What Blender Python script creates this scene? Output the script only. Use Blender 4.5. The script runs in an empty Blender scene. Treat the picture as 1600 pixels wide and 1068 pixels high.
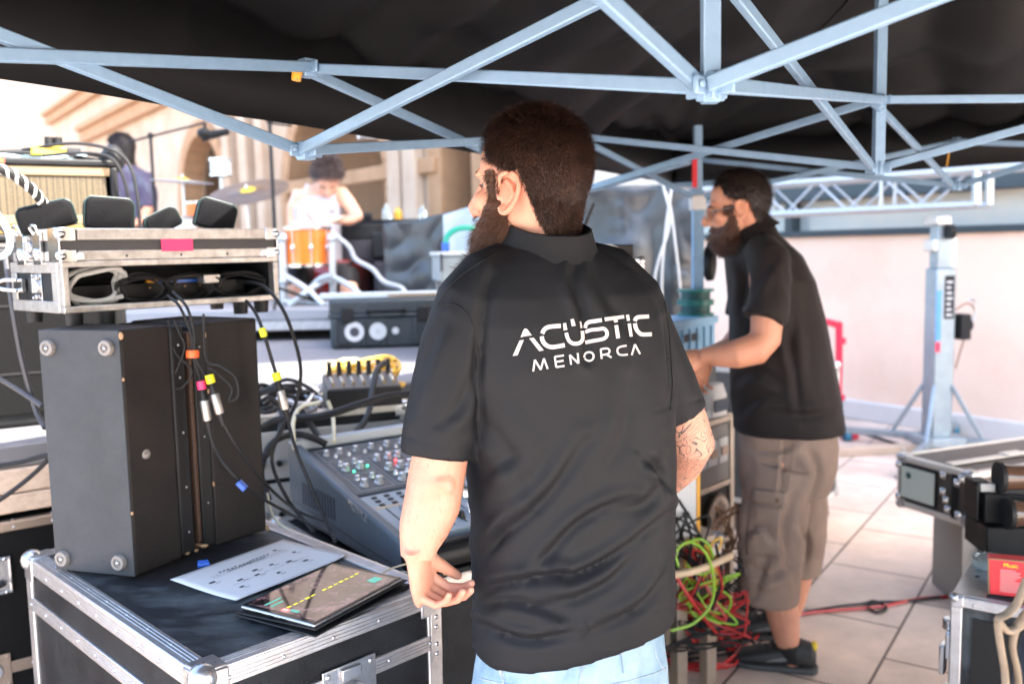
import bpy, math, random
import numpy as np
from mathutils import Vector, Matrix, noise, Euler
from mathutils.bvhtree import BVHTree

# ------------------------------------------------------------------ camera
CAM_H = 1.5; FPX = 1400.0; PITCH = math.radians(5.95); ROLL = math.radians(1.2)
scene = bpy.context.scene
col = scene.collection
_f = np.array([0, math.cos(PITCH), -math.sin(PITCH)])
_r0 = np.array([1., 0, 0]); _u0 = np.cross(_r0, _f)
_r = math.cos(ROLL)*_r0 - math.sin(ROLL)*_u0
_u = math.cos(ROLL)*_u0 + math.sin(ROLL)*_r0
_C = np.array([0, 0, CAM_H])
def ray(x, y): return _f + _r*((x-800)/FPX) + _u*((534-y)/FPX)
def G(x, y, z=0.0):            # point of the level plane z seen at photo pixel x, y
    d = ray(x, y); return Vector(_C + d*((z-CAM_H)/d[2]))
def P(x, y, Y):                # point Y metres ahead seen at photo pixel x, y
    d = ray(x, y); return Vector(_C + d*(Y/d[1]))
def pix(v):                    # photo pixel of world points (n,3)
    v = np.asarray(v) - _C; w = v@_f
    return 800+FPX*(v@_r)/w, 534-FPX*(v@_u)/w

cd = bpy.data.cameras.new('camera'); cam = bpy.data.objects.new('camera', cd); col.objects.link(cam)
cam.matrix_world = Matrix(((_r[0], _u[0], -_f[0], 0), (_r[1], _u[1], -_f[1], 0), (_r[2], _u[2], -_f[2], CAM_H), (0, 0, 0, 1)))
cd.sensor_width = 36; cd.lens = 36*FPX/1600; cd.clip_start = .05; cd.clip_end = 400
cd.dof.use_dof = True; cd.dof.focus_distance = 1.42; cd.dof.aperture_fstop = 3.6
scene.camera = cam
# ------------------------------------------------------------------ light
SUN_EL = math.radians(52); SUN_AZ = math.radians(112)   # azimuth from +Y clockwise: sun behind the camera
w = bpy.data.worlds.new('World'); scene.world = w; w.use_nodes = True
nt = w.node_tree; nt.nodes.clear()
sky = nt.nodes.new('ShaderNodeTexSky'); sky.sky_type = 'NISHITA'; sky.sun_disc = False
sky.dust_density = 3.0; sky.ozone_density = .5; sky.sun_elevation = SUN_EL; sky.sun_rotation = SUN_AZ
bgn = nt.nodes.new('ShaderNodeBackground'); bgn.inputs[1].default_value = .15
on = nt.nodes.new('ShaderNodeOutputWorld'); nt.links.new(sky.outputs[0], bgn.inputs[0]); nt.links.new(bgn.outputs[0], on.inputs[0])
sl = bpy.data.lights.new('sun', 'SUN'); sl.energy = 3.0; sl.angle = math.radians(.5); sl.color = (1, .95, .87)
sun = bpy.data.objects.new('sun', sl); col.objects.link(sun)
sdir = Vector((math.sin(SUN_AZ)*math.cos(SUN_EL), math.cos(SUN_AZ)*math.cos(SUN_EL), math.sin(SUN_EL)))
sun.rotation_euler = sdir.to_track_quat('Z', 'Y').to_euler()
vs = scene.view_settings; vs.view_transform = 'Standard'; vs.look = 'None'; vs.exposure = 3.1; vs.gamma = 1
scene.cycles.max_bounces = 8; scene.cycles.diffuse_bounces = 4; scene.cycles.use_denoising = True
scene.cycles.sample_clamp_indirect = 6

# ------------------------------------------------------------------ materials
MATS = {}
def mat(name, c, rough=.6, metal=0., c2=None, nscale=6, namt=.5, bump=0., bscale=200, spec=.5, trans=0., emis=None, sheen=0., sss=0., coat=0., stretch=None, alpha=None, nlo=.35, nhi=.65):
    m = bpy.data.materials.new(name); m.use_nodes = True; n = m.node_tree; b = n.nodes['Principled BSDF']
    b.inputs['Base Color'].default_value = (*c, 1); b.inputs['Roughness'].default_value = rough
    b.inputs['Metallic'].default_value = metal; b.inputs['Specular IOR Level'].default_value = spec
    b.inputs['Transmission Weight'].default_value = trans; b.inputs['Sheen Weight'].default_value = sheen
    b.inputs['Coat Weight'].default_value = coat
    if alpha is not None: b.inputs['Alpha'].default_value = alpha
    if sss: b.inputs['Subsurface Weight'].default_value = sss; b.inputs['Subsurface Radius'].default_value = (.9, .35, .2); b.inputs['Subsurface Scale'].default_value = .012
    if emis: b.inputs['Emission Color'].default_value = (*emis[0], 1); b.inputs['Emission Strength'].default_value = emis[1]
    tc = n.nodes.new('ShaderNodeTexCoord'); src = tc.outputs['Object']
    if stretch:
        mp = n.nodes.new('ShaderNodeMapping'); mp.inputs['Scale'].default_value = stretch; n.links.new(src, mp.inputs[0]); src = mp.outputs[0]
    if c2 is not None:
        t = n.nodes.new('ShaderNodeTexNoise'); t.inputs['Scale'].default_value = nscale; t.inputs['Detail'].default_value = 7; t.inputs['Roughness'].default_value = .65
        n.links.new(src, t.inputs['Vector'])
        r = n.nodes.new('ShaderNodeValToRGB'); r.color_ramp.elements[0].position = nlo; r.color_ramp.elements[1].position = nhi
        r.color_ramp.elements[0].color = (*c, 1); r.color_ramp.elements[1].color = (*[a*(1-namt)+b_*namt for a, b_ in zip(c, c2)], 1)
        n.links.new(t.outputs[0], r.inputs[0]); n.links.new(r.outputs[0], b.inputs['Base Color'])
        q = n.nodes.new('ShaderNodeMapRange'); q.inputs[3].default_value = max(.05, rough-.12); q.inputs[4].default_value = min(1, rough+.15)
        n.links.new(t.outputs[0], q.inputs[0]); n.links.new(q.outputs[0], b.inputs['Roughness'])
    if bump:
        t2 = n.nodes.new('ShaderNodeTexNoise'); t2.inputs['Scale'].default_value = bscale; t2.inputs['Detail'].default_value = 4
        n.links.new(src, t2.inputs['Vector'])
        bp = n.nodes.new('ShaderNodeBump'); bp.inputs['Strength'].default_value = bump; bp.inputs['Distance'].default_value = .002
        n.links.new(t2.outputs[0], bp.inputs['Height']); n.links.new(bp.outputs[0], b.inputs['Normal'])
    MATS[name] = m; return m

M_alu = mat('aluminium', (.62, .62, .63), .38, .9, (.40, .39, .38), 30, .6, .15, 300)
M_alud = mat('worn_aluminium', (.50, .49, .47), .42, .85, (.30, .27, .24), 40, .7, .2, 260)
M_chrome = mat('chrome', (.72, .72, .72), .16, 1., (.5, .5, .5), 60, .5)
M_zinc = mat('zinc', (.55, .56, .58), .3, .9, (.35, .34, .33), 50, .6)
M_lam = mat('black_laminate', (.006, .007, .009), .45, 0, (.028, .032, .036), 9, .55, .55, 420, spec=.18)
M_lam2 = mat('scuffed_laminate', (.007, .010, .014), .42, 0, (.17, .20, .21), 4.5, .75, .9, 420, nlo=.47, nhi=.80, spec=.4, stretch=(1, 2.2, 1))
M_blk = mat('black_plastic', (.006, .006, .0065), .5, 0, (.014, .014, .014), 20, .5, .1, 300, spec=.3)
M_rub = mat('black_rubber', (.009, .009, .010), .55, 0, (.022, .022, .022), 30, .5, spec=.35)
M_cab = mat('skylit_cabinet_paint', (.026, .031, .037), .62, 0, (.050, .055, .060), 9, .7, .5, 300, spec=.35)  # lighter, bluer copy of the cabinet paint with sky light in its colour
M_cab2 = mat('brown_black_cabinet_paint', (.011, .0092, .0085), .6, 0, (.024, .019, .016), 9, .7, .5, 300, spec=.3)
M_scuf = mat('bare_wood_scuff', (.42, .25, .13), .8, 0, (.2, .12, .07), 60, .7)
M_grille = mat('brown_steel_grille', (.045, .03, .024), .5, .5)
M_whitec = mat('white_cable', (.48, .48, .46), .45)
M_redc = mat('red_cable', (.45, .02, .02), .4)
M_grnc = mat('lime_cable', (.26, .46, .03), .4)
M_yelc = mat('yellow_cable', (.80, .48, .05), .45, 0, (.6, .3, .02), 30, .6)
M_bluec = mat('pale_blue_cable', (.45, .60, .68), .4)
M_tapey = mat('yellow_tape', (.85, .85, .02), .4)
M_tapeo = mat('orange_tape', (.90, .14, .03), .45)
M_tapep = mat('pink_tape', (.85, .04, .16), .45)
M_tapeb = mat('blue_plastic', (.02, .10, .45), .35)
M_frame = mat('sky_tinted_aluminium', (.21, .34, .49), .40, .2, (.16, .27, .40), 30, .5)  # blue tint of the sky put into the frame's base colour
M_pelt = mat('amp_cloth', (.42, .30, .14), .6, 0, (.30, .22, .11), 60, .6)
M_tan = mat('tan_trim', (.24, .165, .085), .55)
M_wood = mat('pale_wood', (.52, .40, .30), .6, 0, (.36, .26, .19), 5, .7, .2, 80, stretch=(1, 12, 12))
M_white = mat('white_paint', (.6, .6, .6), .4)
M_paper = mat('white_paper', (.68, .67, .66), .7)
M_ink = mat('dark_ink', (.05, .05, .06), .8)
M_peli = mat('black_resin', (.018, .024, .028), .45, 0, (.04, .05, .055), 20, .5, .1, 200)
M_orange = mat('orange_lacquer', (.85, .19, .02), .2, 0, (.70, .12, .01), 8, .5, coat=.6)
M_steel = mat('steel_truss', (.52, .55, .56), .36, .6, (.42, .44, .45), 20, .5)
M_galv = mat('galvanised_steel', (.33, .38, .40), .45, .6, (.25, .29, .31), 10, .6)
M_brass = mat('cymbal_bronze', (.16, .10, .06), .35, .7, (.10, .07, .045), 10, .5)
M_red = mat('red_plastic', (.75, .03, .08), .45)
M_glass = mat('clear_plastic', (.85, .92, .9), .12, 0, trans=.8, spec=.6)
M_sticker = mat('white_sticker', (.55, .55, .54), .5)
M_lblue = mat('light_blue_plastic', (.24, .46, .66), .5, 0, (.2, .4, .6), 8, .5)
M_teal = mat('teal_plastic', (.01, .16, .14), .4)
M_skin = mat('skin', (.60, .32, .22), .5, 0, (.50, .205, .13), 14, .6, .12, 500, sss=.18)
M_skin2 = mat('ruddy_skin', (.58, .27, .17), .5, 0, (.50, .21, .13), 18, .6, .1, 500, sss=.12)
M_skin3 = mat('pale_skin', (.74, .40, .27), .5, sss=.1)
M_hair = mat('dark_brown_hair', (.016, .008, .006), .45, 0, (.060, .028, .018), 45, .8, spec=.4)
M_beard = mat('brown_beard_hair', (.060, .026, .014), .55, 0, (.13, .060, .03), 80, .7)
M_hair2 = mat('black_hair', (.014, .009, .008), .5, 0, (.03, .018, .014), 60, .7)
M_beard2 = mat('auburn_beard_hair', (.05, .018, .01), .6, 0, (.10, .04, .02), 80, .7)
M_shirt = mat('charcoal_knit', (.0080, .0088, .0108), .58, 0, (.0115, .0122, .0145), 3, .5, .25, 900, sheen=.0, spec=.22)
M_shirt2 = mat('faded_black_knit', (.012, .009, .009), .65, 0, (.017, .012, .012), 4, .5, .25, 900, sheen=.05, spec=.2)
M_jean = mat('pale_blue_denim', (.17, .29, .40), .8, 0, (.36, .48, .56), 14, .7, .5, 700)
M_seam = mat('denim_seam', (.40, .46, .50), .8, 0, (.2, .3, .4), 80, .7)
M_short = mat('taupe_cotton', (.215, .15, .115), .85, 0, (.29, .205, .16), 10, .5, .3, 700)
M_shoe = mat('black_trainer', (.018, .018, .018), .55, 0, (.04, .04, .04), 60, .6, .3, 400)
M_shoeg = mat('grey_mesh', (.10, .10, .10), .7, 0, (.2, .2, .2), 90, .6)
M_canvas = mat('black_canopy_fabric', (.0046, .0050, .0060), .55, 0, (.0078, .0082, .0092), 3, .5, .2, 700, sheen=0, spec=.25)
M_logo = mat('white_print', (.56, .54, .53), .7, 0, (.44, .42, .42), 60, .6)
M_tank = mat('white_cotton', (.5, .48, .49), .8)
M_amb = mat('amber_plastic', (.75, .36, .04), .4)
M_darkglass = mat('dark_glass', (.02, .02, .022), .08)
M_desk = mat('slate_console_paint', (.10, .125, .15), .4, 0, (.085, .105, .125), 10, .5)
M_deskl = mat('pale_console_paint', (.36, .41, .45), .42)
M_knob = mat('silver_knob', (.62, .62, .62), .25, .6)
M_led_r = mat('red_led', (.6, .02, .02), .3, emis=((1, .03, .03), 3))
M_led_g = mat('green_led', (.05, .5, .2), .3, emis=((.05, 1, .4), 1.2))

# ------------------------------------------------------------------ geometry helper
class MB:
    def __init__(s, M=None): s.v = []; s.f = []; s.mi = []; s.M = M; s.k = 0
    def _add(s, vs, fs):
        o = len(s.v)
        if s.M is not None: vs = [s.M @ Vector(p) for p in vs]
        s.v += [tuple(p) for p in vs]; s.f += [tuple(i+o for i in f) for f in fs]; s.mi += [s.k]*len(fs); return s
    def box(s, a, b):
        x0, y0, z0 = a; x1, y1, z1 = b
        if x0 > x1: x0, x1 = x1, x0
        if y0 > y1: y0, y1 = y1, y0
        if z0 > z1: z0, z1 = z1, z0
        return s._add([(x0,y0,z0),(x1,y0,z0),(x1,y1,z0),(x0,y1,z0),(x0,y0,z1),(x1,y0,z1),(x1,y1,z1),(x0,y1,z1)],
                      [(0,3,2,1),(4,5,6,7),(0,1,5,4),(1,2,6,5),(2,3,7,6),(3,0,4,7)])
    def prism(s, poly, z0, z1):
        n = len(poly); vs = [(p[0], p[1], z0) for p in poly]+[(p[0], p[1], z1) for p in poly]
        return s._add(vs, [tuple(range(n-1, -1, -1)), tuple(range(n, 2*n))]+[(i, (i+1) % n, n+(i+1) % n, n+i) for i in range(n)])
    def hexa(s, p):   # 8 points like box order
        return s._add(p, [(0,3,2,1),(4,5,6,7),(0,1,5,4),(1,2,6,5),(2,3,7,6),(3,0,4,7)])
    def bar(s, p0, p1, w, h=None, up=(0, 0, 1)):
        h = h or w; p0 = Vector(p0); p1 = Vector(p1); d = (p1-p0).normalized(); up = Vector(up)
        if abs(d.dot(up)) > .98: up = Vector((1, 0, 0)) if abs(d.x) < .9 else Vector((0, 1, 0))
        a = d.cross(up).normalized()*w/2; b = a.cross(d).normalized()*h/2
        q = [p0-a-b, p0+a-b, p1+a-b, p1-a-b, p0-a+b, p0+a+b, p1+a+b, p1-a+b]
        return s.hexa(q)
    def cyl(s, p0, p1, r0, r1=None, n=16, cap=True):
        r1 = r0 if r1 is None else r1
        return s.loft([(p0, r0), (p1, r1)], n, cap)
    def loft(s, pr, n=12, cap=True, flat=1., up=(0, 0, 1)):
        pts = [Vector(p[0]) for p in pr]; m = len(pts); vs = []; fs = []; a = None
        for i, p in enumerate(pts):
            d = (pts[min(i+1, m-1)]-pts[max(i-1, 0)])
            d = d.normalized() if d.length > 1e-9 else Vector((0, 0, 1))
            if a is None:
                u = Vector(up)
                if abs(d.dot(u)) > .98: u = Vector((1, 0, 0))
                a = d.cross(u).normalized()
            a = (a-d*a.dot(d)).normalized(); b = d.cross(a); r = pr[i][1]
            rx, ry = (r if isinstance(r, tuple) else (r, r*flat))
            for k in range(n):
                t = 2*math.pi*k/n; vs.append(p+a*(rx*math.cos(t))+b*(ry*math.sin(t)))
        for i in range(m-1):
            for k in range(n): fs.append((i*n+k, i*n+(k+1) % n, (i+1)*n+(k+1) % n, (i+1)*n+k))
        if cap: fs += [tuple(range(n-1, -1, -1)), tuple(range((m-1)*n, m*n))]
        return s._add(vs, fs)
    def tube(s, pts, r, n=8, sub=6):
        return s.loft([(p, r) for p in spline(pts, sub)], n)
    def ell(s, c, r, R=None, nu=18, nv=12):
        c = Vector(c); vs = []; fs = []
        r = (r, r, r) if not isinstance(r, (tuple, list)) else r
        for j in range(1, nv):
            for i in range(nu):
                a = 2*math.pi*i/nu; b = math.pi*j/nv
                p = Vector((r[0]*math.sin(b)*math.cos(a), r[1]*math.sin(b)*math.sin(a), -r[2]*math.cos(b)))
                vs.append(c+(R@p if R is not None else p))
        t = Vector((0, 0, r[2])); t = R@t if R is not None else t
        vs += [c-t, c+t]; n = len(vs)
        for j in range(nv-2):
            for i in range(nu): fs.append((j*nu+i, j*nu+(i+1) % nu, (j+1)*nu+(i+1) % nu, (j+1)*nu+i))
        for i in range(nu):
            fs.append((n-2, (i+1) % nu, i)); fs.append((n-1, (nv-2)*nu+i, (nv-2)*nu+(i+1) % nu))
        return s._add(vs, fs)
    def rings(s, rs, n=48, cap=True):  # rs: (centre, U vector, V vector, exponent)
        vs = []; fs = []; m = len(rs)
        for c, U, V, e in rs:
            for k in range(n):
                t = 2*math.pi*k/n; ct, st = math.cos(t), math.sin(t)
                q = (abs(ct)**e+abs(st)**e)**(-1/e)
                vs.append(Vector(c)+Vector(U)*(ct*q)+Vector(V)*(st*q))
        for i in range(m-1):
            for k in range(n): fs.append((i*n+k, i*n+(k+1) % n, (i+1)*n+(k+1) % n, (i+1)*n+k))
        if cap: fs += [tuple(range(n-1, -1, -1)), tuple(range((m-1)*n, m*n))]
        return s._add(vs, fs)
    def lathe(s, prof, c, axis=(0, 0, 1), n=24):   # profile (r, h)
        ax = Vector(axis).normalized(); a = ax.orthogonal().normalized(); b = ax.cross(a); c = Vector(c); vs = []; fs = []
        for r, h in prof:
            for k in range(n):
                t = 2*math.pi*k/n; vs.append(c+ax*h+a*(r*math.cos(t))+b*(r*math.sin(t)))
        m = len(prof)
        for i in range(m-1):
            for k in range(n): fs.append((i*n+k, i*n+(k+1) % n, (i+1)*n+(k+1) % n, (i+1)*n+k))
        fs += [tuple(range(n-1, -1, -1)), tuple(range((m-1)*n, m*n))]
        return s._add(vs, fs)
    def mesh(s, name):
        me = bpy.data.meshes.new(name); me.from_pydata(s.v, [], s.f); me.polygons.foreach_set('material_index', s.mi); me.update(); return me

def spline(pts, sub=6):
    pts = [Vector(p) for p in pts]
    if len(pts) < 3: return pts
    q = [pts[0]*2-pts[1]]+pts+[pts[-1]*2-pts[-2]]; out = []
    for i in range(1, len(q)-2):
        a, b, c, d = q[i-1:i+3]
        for k in range(sub):
            t = k/sub
            out.append(.5*((2*b)+(c-a)*t+(2*a-5*b+4*c-d)*t*t+(3*b-a-3*c+d)*t**3))
    return out+[pts[-1]]

def tag(o, label=None, cat=None, group=None, kind=None):
    if label: o['label'] = label
    if cat: o['category'] = cat
    if group: o['group'] = group
    if kind: o['kind'] = kind
    return o
def thing(name, label, cat, loc, group=None, rotz=0):
    o = bpy.data.objects.new(name, None); col.objects.link(o); o.location = loc; o.rotation_euler = (0, 0, rotz); o.empty_display_size = .1
    return tag(o, label, cat, group)
def wmat(o):
    m = o.matrix_parent_inverse @ Matrix.LocRotScale(o.location, o.rotation_euler, o.scale)
    return wmat(o.parent) @ m if o.parent else Matrix.LocRotScale(o.location, o.rotation_euler, o.scale)
def part(name, mb, m, parent=None, bevel=0, smooth=None, seg=2):
    me = mb if isinstance(mb, bpy.types.Mesh) else mb.mesh(name)
    o = bpy.data.objects.new(name, me); col.objects.link(o)
    for q in (m if isinstance(m, (list, tuple)) else [m]): me.materials.append(q)
    if parent is not None:
        o.parent = parent; o.matrix_parent_inverse = wmat(parent).inverted()
    if smooth is None: smooth = not bevel
    if smooth:
        me.shade_smooth()
        try: me.set_sharp_from_angle(angle=math.radians(38))
        except Exception: pass
    if bevel:
        b = o.modifiers.new('bevel', 'BEVEL'); b.width = bevel; b.segments = seg; b.limit_method = 'ANGLE'; b.angle_limit = math.radians(40); b.harden_normals = False
        me.shade_smooth()
        try: me.set_sharp_from_angle(angle=math.radians(60))
        except Exception: pass
    return o
def copy_tree(o, parent=None):
    c = o.copy(); col.objects.link(c)
    if parent is not None: c.parent = parent
    for ch in [x for x in scene.objects if x.parent == o]: copy_tree(ch, c)
    return c
def frame(p, deg): return Matrix.Translation(p) @ Matrix.Rotation(math.radians(deg), 4, 'Z')
def cable(name, pts, r, m, label, cat='cable', group=None, parent=None, sub=8):
    mb = MB(); mb.tube(pts, r, 8, sub); o = part(name, mb, m, parent, smooth=True)
    if parent is None: tag(o, label, cat, group)
    return o
def eval_mesh(mb, voxel, smooth=3, fac=.5):
    me = mb.mesh('tmp'); o = bpy.data.objects.new('tmp', me); col.objects.link(o)
    r = o.modifiers.new('r', 'REMESH'); r.mode = 'VOXEL'; r.voxel_size = voxel; r.adaptivity = 0
    if smooth: s = o.modifiers.new('s', 'SMOOTH'); s.iterations = smooth; s.factor = fac
    dg = bpy.context.evaluated_depsgraph_get(); dg.update()
    res = bpy.data.meshes.new_from_object(o.evaluated_get(dg), depsgraph=dg)
    bpy.data.objects.remove(o); bpy.data.meshes.remove(me); return res
def get_co(me):
    a = np.empty(len(me.vertices)*3, 'f'); me.vertices.foreach_get('co', a); return a.reshape(-1, 3).astype('d')
def get_no(me):
    a = np.empty(len(me.vertices)*3, 'f'); me.vertex_normals.foreach_get('vector', a); return a.reshape(-1, 3).astype('d')
def set_co(me, c): me.vertices.foreach_set('co', c.astype('f').ravel()); me.update()
def text_mesh(s, size, M, extrude=.0004, align='CENTER'):
    c = bpy.data.curves.new('t', 'FONT'); c.body = s; c.size = size; c.extrude = extrude; c.align_x = align; c.align_y = 'CENTER'
    o = bpy.data.objects.new('t', c); col.objects.link(o); dg = bpy.context.evaluated_depsgraph_get(); dg.update()
    me = bpy.data.meshes.new_from_object(o.evaluated_get(dg), depsgraph=dg); bpy.data.objects.remove(o); me.transform(M); return me
random.seed(7); rnd = random.Random(11)
# ------------------------------------------------------------------ setting
E1 = Vector((.56, .8285, 0)); N1 = Vector((.8285, -.56, 0))
def paving():
    m = bpy.data.materials.new('paving'); m.use_nodes = True; n = m.node_tree; b = n.nodes['Principled BSDF']
    g = n.nodes.new('ShaderNodeNewGeometry')
    d1 = n.nodes.new('ShaderNodeVectorMath'); d1.operation = 'DOT_PRODUCT'; d1.inputs[1].default_value = E1
    d2 = n.nodes.new('ShaderNodeVectorMath'); d2.operation = 'DOT_PRODUCT'; d2.inputs[1].default_value = N1
    n.links.new(g.outputs['Position'], d1.inputs[0]); n.links.new(g.outputs['Position'], d2.inputs[0])
    a1 = n.nodes.new('ShaderNodeMath'); a1.operation = 'ADD'; a1.inputs[1].default_value = -3.31+60+.3
    a2 = n.nodes.new('ShaderNodeMath'); a2.operation = 'ADD'; a2.inputs[1].default_value = .644+42
    n.links.new(d1.outputs['Value'], a1.inputs[0]); n.links.new(d2.outputs['Value'], a2.inputs[0])
    c = n.nodes.new('ShaderNodeCombineXYZ'); n.links.new(a1.outputs[0], c.inputs[0]); n.links.new(a2.outputs[0], c.inputs[1])
    br = n.nodes.new('ShaderNodeTexBrick'); br.inputs['Scale'].default_value = 1; br.inputs['Brick Width'].default_value = .6; br.inputs['Row Height'].default_value = .42
    br.inputs['Mortar Size'].default_value = .0055; br.inputs['Mortar Smooth'].default_value = .1; br.inputs['Bias'].default_value = 0
    br.inputs['Color1'].default_value = (.72, .58, .48, 1); br.inputs['Color2'].default_value = (.67, .54, .45, 1); br.inputs['Mortar'].default_value = (.13, .09, .07, 1)
    n.links.new(c.outputs[0], br.inputs['Vector'])
    t = n.nodes.new('ShaderNodeTexNoise'); t.inputs['Scale'].default_value = 2.3; t.inputs['Detail'].default_value = 10; t.inputs['Roughness'].default_value = .7
    n.links.new(g.outputs['Position'], t.inputs['Vector'])
    r = n.nodes.new('ShaderNodeMapRange'); r.inputs[1].default_value = .3; r.inputs[2].default_value = .7; r.inputs[3].default_value = .66; r.inputs[4].default_value = 1.10
    n.links.new(t.outputs[0], r.inputs[0])
    mx = n.nodes.new('ShaderNodeMix'); mx.data_type = 'RGBA'; mx.blend_type = 'MULTIPLY'; mx.inputs[0].default_value = 1
    n.links.new(br.outputs['Color'], mx.inputs[6]); n.links.new(r.outputs[0], mx.inputs[7]); n.links.new(mx.outputs[2], b.inputs['Base Color'])
    b.inputs['Roughness'].default_value = .5
    t2 = n.nodes.new('ShaderNodeTexNoise'); t2.inputs['Scale'].default_value = 160; n.links.new(g.outputs['Position'], t2.inputs['Vector'])
    ad = n.nodes.new('ShaderNodeMath'); ad.operation = 'MULTIPLY_ADD'; ad.inputs[1].default_value = .15; n.links.new(t2.outputs[0], ad.inputs[0])
    iv = n.nodes.new('ShaderNodeMath'); iv.operation = 'SUBTRACT'; iv.inputs[0].default_value = 1; n.links.new(br.outputs['Fac'], iv.inputs[1]); n.links.new(iv.outputs[0], ad.inputs[2])
    bp = n.nodes.new('ShaderNodeBump'); bp.inputs['Distance'].default_value = .004; bp.inputs['Strength'].default_value = .6
    n.links.new(ad.outputs[0], bp.inputs['Height']); n.links.new(bp.outputs[0], b.inputs['Normal'])
    return m
g = MB(); g._add([(-150, -150, 0), (150, -150, 0), (150, 150, 0), (-150, 150, 0)], [(0, 1, 2, 3)])
tag(part('ground', g, paving(), smooth=False), kind='structure')

# facade plane: along FD from FO, outward normal FN
FO = Vector((2.86, 7.63, 0)); FD = Vector((-.605, .796, 0)).normalized(); FN = Vector((-FD.y, FD.x, 0))
MF = Matrix(((FD.x, FN.x, 0, FO.x), (FD.y, FN.y, 0, FO.y), (0, 0, 1, 0), (0, 0, 0, 1)))
def FT(px, py):
    d = Vector(ray(px, py)); o = Vector(_C); t = (FO-o).dot(FN)/d.dot(FN); p = o+d*t
    return (p-FO).dot(FD), p.z
M_pink = mat('pink_render', (.82, .60, .46), .8, 0, (.66, .40, .27), 1.1, .6, .3, 60, nlo=.48, nhi=.8)
M_stone = mat('sandstone', (.46, .36, .27), .85, 0, (.36, .25, .17), 1.3, .8, .6, 25)
M_stone2 = mat('ochre_stone', (.36, .21, .11), .85, 0, (.26, .15, .08), 3, .7, .5, 30)
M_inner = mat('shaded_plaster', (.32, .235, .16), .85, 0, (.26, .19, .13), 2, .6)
def pink_building():
    t = thing('pink_building', 'pale pink rendered building wall with a strip window and dark frames', 'building', MF @ Vector((0, -1, 0)))
    part('wall', MB(MF).box((-9, -6, 0), (4.2, 0, 1.545)), M_pink, t)
    part('plinth', MB(MF).box((-9, 0, 0), (4.2, .07, .16)), mat('plinth_stone', (.62, .58, .54), .8, 0, (.5, .46, .42), 4, .5), t, bevel=.01)
    part('upper_wall', MB(MF).box((-9, -6, 2.12), (4.2, 0, 17)), mat('cream_render', (.72, .60, .48), .8, 0, (.6, .5, .4), 2, .5), t)  # unseen height added so the building keeps the sun off the scene
    w_ = part('window', MB(MF).box((-9, -.14, 1.6), (4.2, -.12, 1.86)), mat('strip_glass', (.45, .50, .48), .12, 0, (.6, .55, .46), 1.5, .8, spec=.9), t)
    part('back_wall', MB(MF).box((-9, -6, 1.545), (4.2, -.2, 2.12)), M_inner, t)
    f = MB(MF).box((-9, -.15, 1.545), (4.2, .03, 1.60)).box((-9, -.15, 1.86), (4.2, .05, 2.12))
    for x in (-6.4, -4.2, -1.9, .55, 3.1): f.box((x, -.15, 1.6), (x+.07, .02, 1.86))
    part('window_frame', f, mat('dark_frame', (.03, .045, .05), .5), w_, bevel=.004)
pink_building()
def arcade():
    t = thing('sandstone_building', 'sunlit pale sandstone building with arched openings behind the stage', 'building', MF @ Vector((10, -1, 0)))
    T = lambda x, y=300: FT(x, y)[0]
    arches = [(T(745), T(692), 5.0), (T(608), T(452), 0), (T(352), T(287), 0)]
    ztop = [FT(720, 225)[1]+.8, FT(530, 185)[1]+.6, FT(320, 206)[1]]
    t0 = 4.2; H = 17; wm = MB(MF); c = t0  # unseen height matched to the sun-blocking wall beside it
    for (a, b, _), zt in zip(arches, ztop):
        if a > b: a, b = b, a
        wm.box((c, -.5, 0), (a, 0, H)); c = b
        rim = MB(MF); r = (b-a)/2; cx = (a+b)/2; zs = zt-r; n = 14
        pts = [(cx-r*math.cos(math.pi*i/n), zs+r*math.sin(math.pi*i/n)) for i in range(n+1)]
        for i in range(n):
            (x0, z0), (x1, z1) = pts[i], pts[i+1]
            wm.hexa([(x0, -.5, z0), (x1, -.5, z1), (x1, 0, z1), (x0, 0, z0), (x0, -.5, H), (x1, -.5, H), (x1, 0, H), (x0, 0, H)])
            q = lambda k, e: (cx-(r+e)*math.cos(math.pi*k/n), zs+(r+e)*math.sin(math.pi*k/n))
            p = [q(i, -.04), q(i+1, -.04), q(i+1, .30), q(i, .30)]
            vs = [(x, y, z) for y in (-.45, .06) for x, z in p]
            rim._add(vs, [(0, 1, 2, 3), (7, 6, 5, 4), (0, 4, 5, 1), (1, 5, 6, 2), (2, 6, 7, 3), (3, 7, 4, 0)])
        for s_, x in ((-1, a), (1, b)): rim.box((x-.04*s_, -.45, 0), (x+.30*s_, .06, zs-.002))
        part('arch_surround', rim, M_stone2, t, bevel=.02)
    wm.box((c, -.5, 0), (60, 0, H))
    part('wall', wm, M_stone, t)
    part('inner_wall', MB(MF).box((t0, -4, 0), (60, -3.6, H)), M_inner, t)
    co = MB(MF)
    for (px, py, x1, th) in ((80, 190, 175, .28), (135, 216, 400, .34)):
        a, z = FT(px, py); b, _ = FT(x1, py-40)
        co.box((min(a, b), 0, z-th/2), (max(a, b), .22, z+th/2)); co.box((min(a, b), 0, z+th/2+.003), (max(a, b), .36, z+th))
    a, z = FT(600, 272); co.box((T(690), 0, z-.1), (T(452), .12, z+.12))
    part('cornice', co, M_stone2, t, bevel=.02)
    for x in (372, 400, 425, 640, 665): part('pilaster', MB(MF).box((T(x), 0, 0), (T(x)+.35, .18, FT(x, 190)[1]+3)), M_stone, t, bevel=.02)
arcade()
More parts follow.
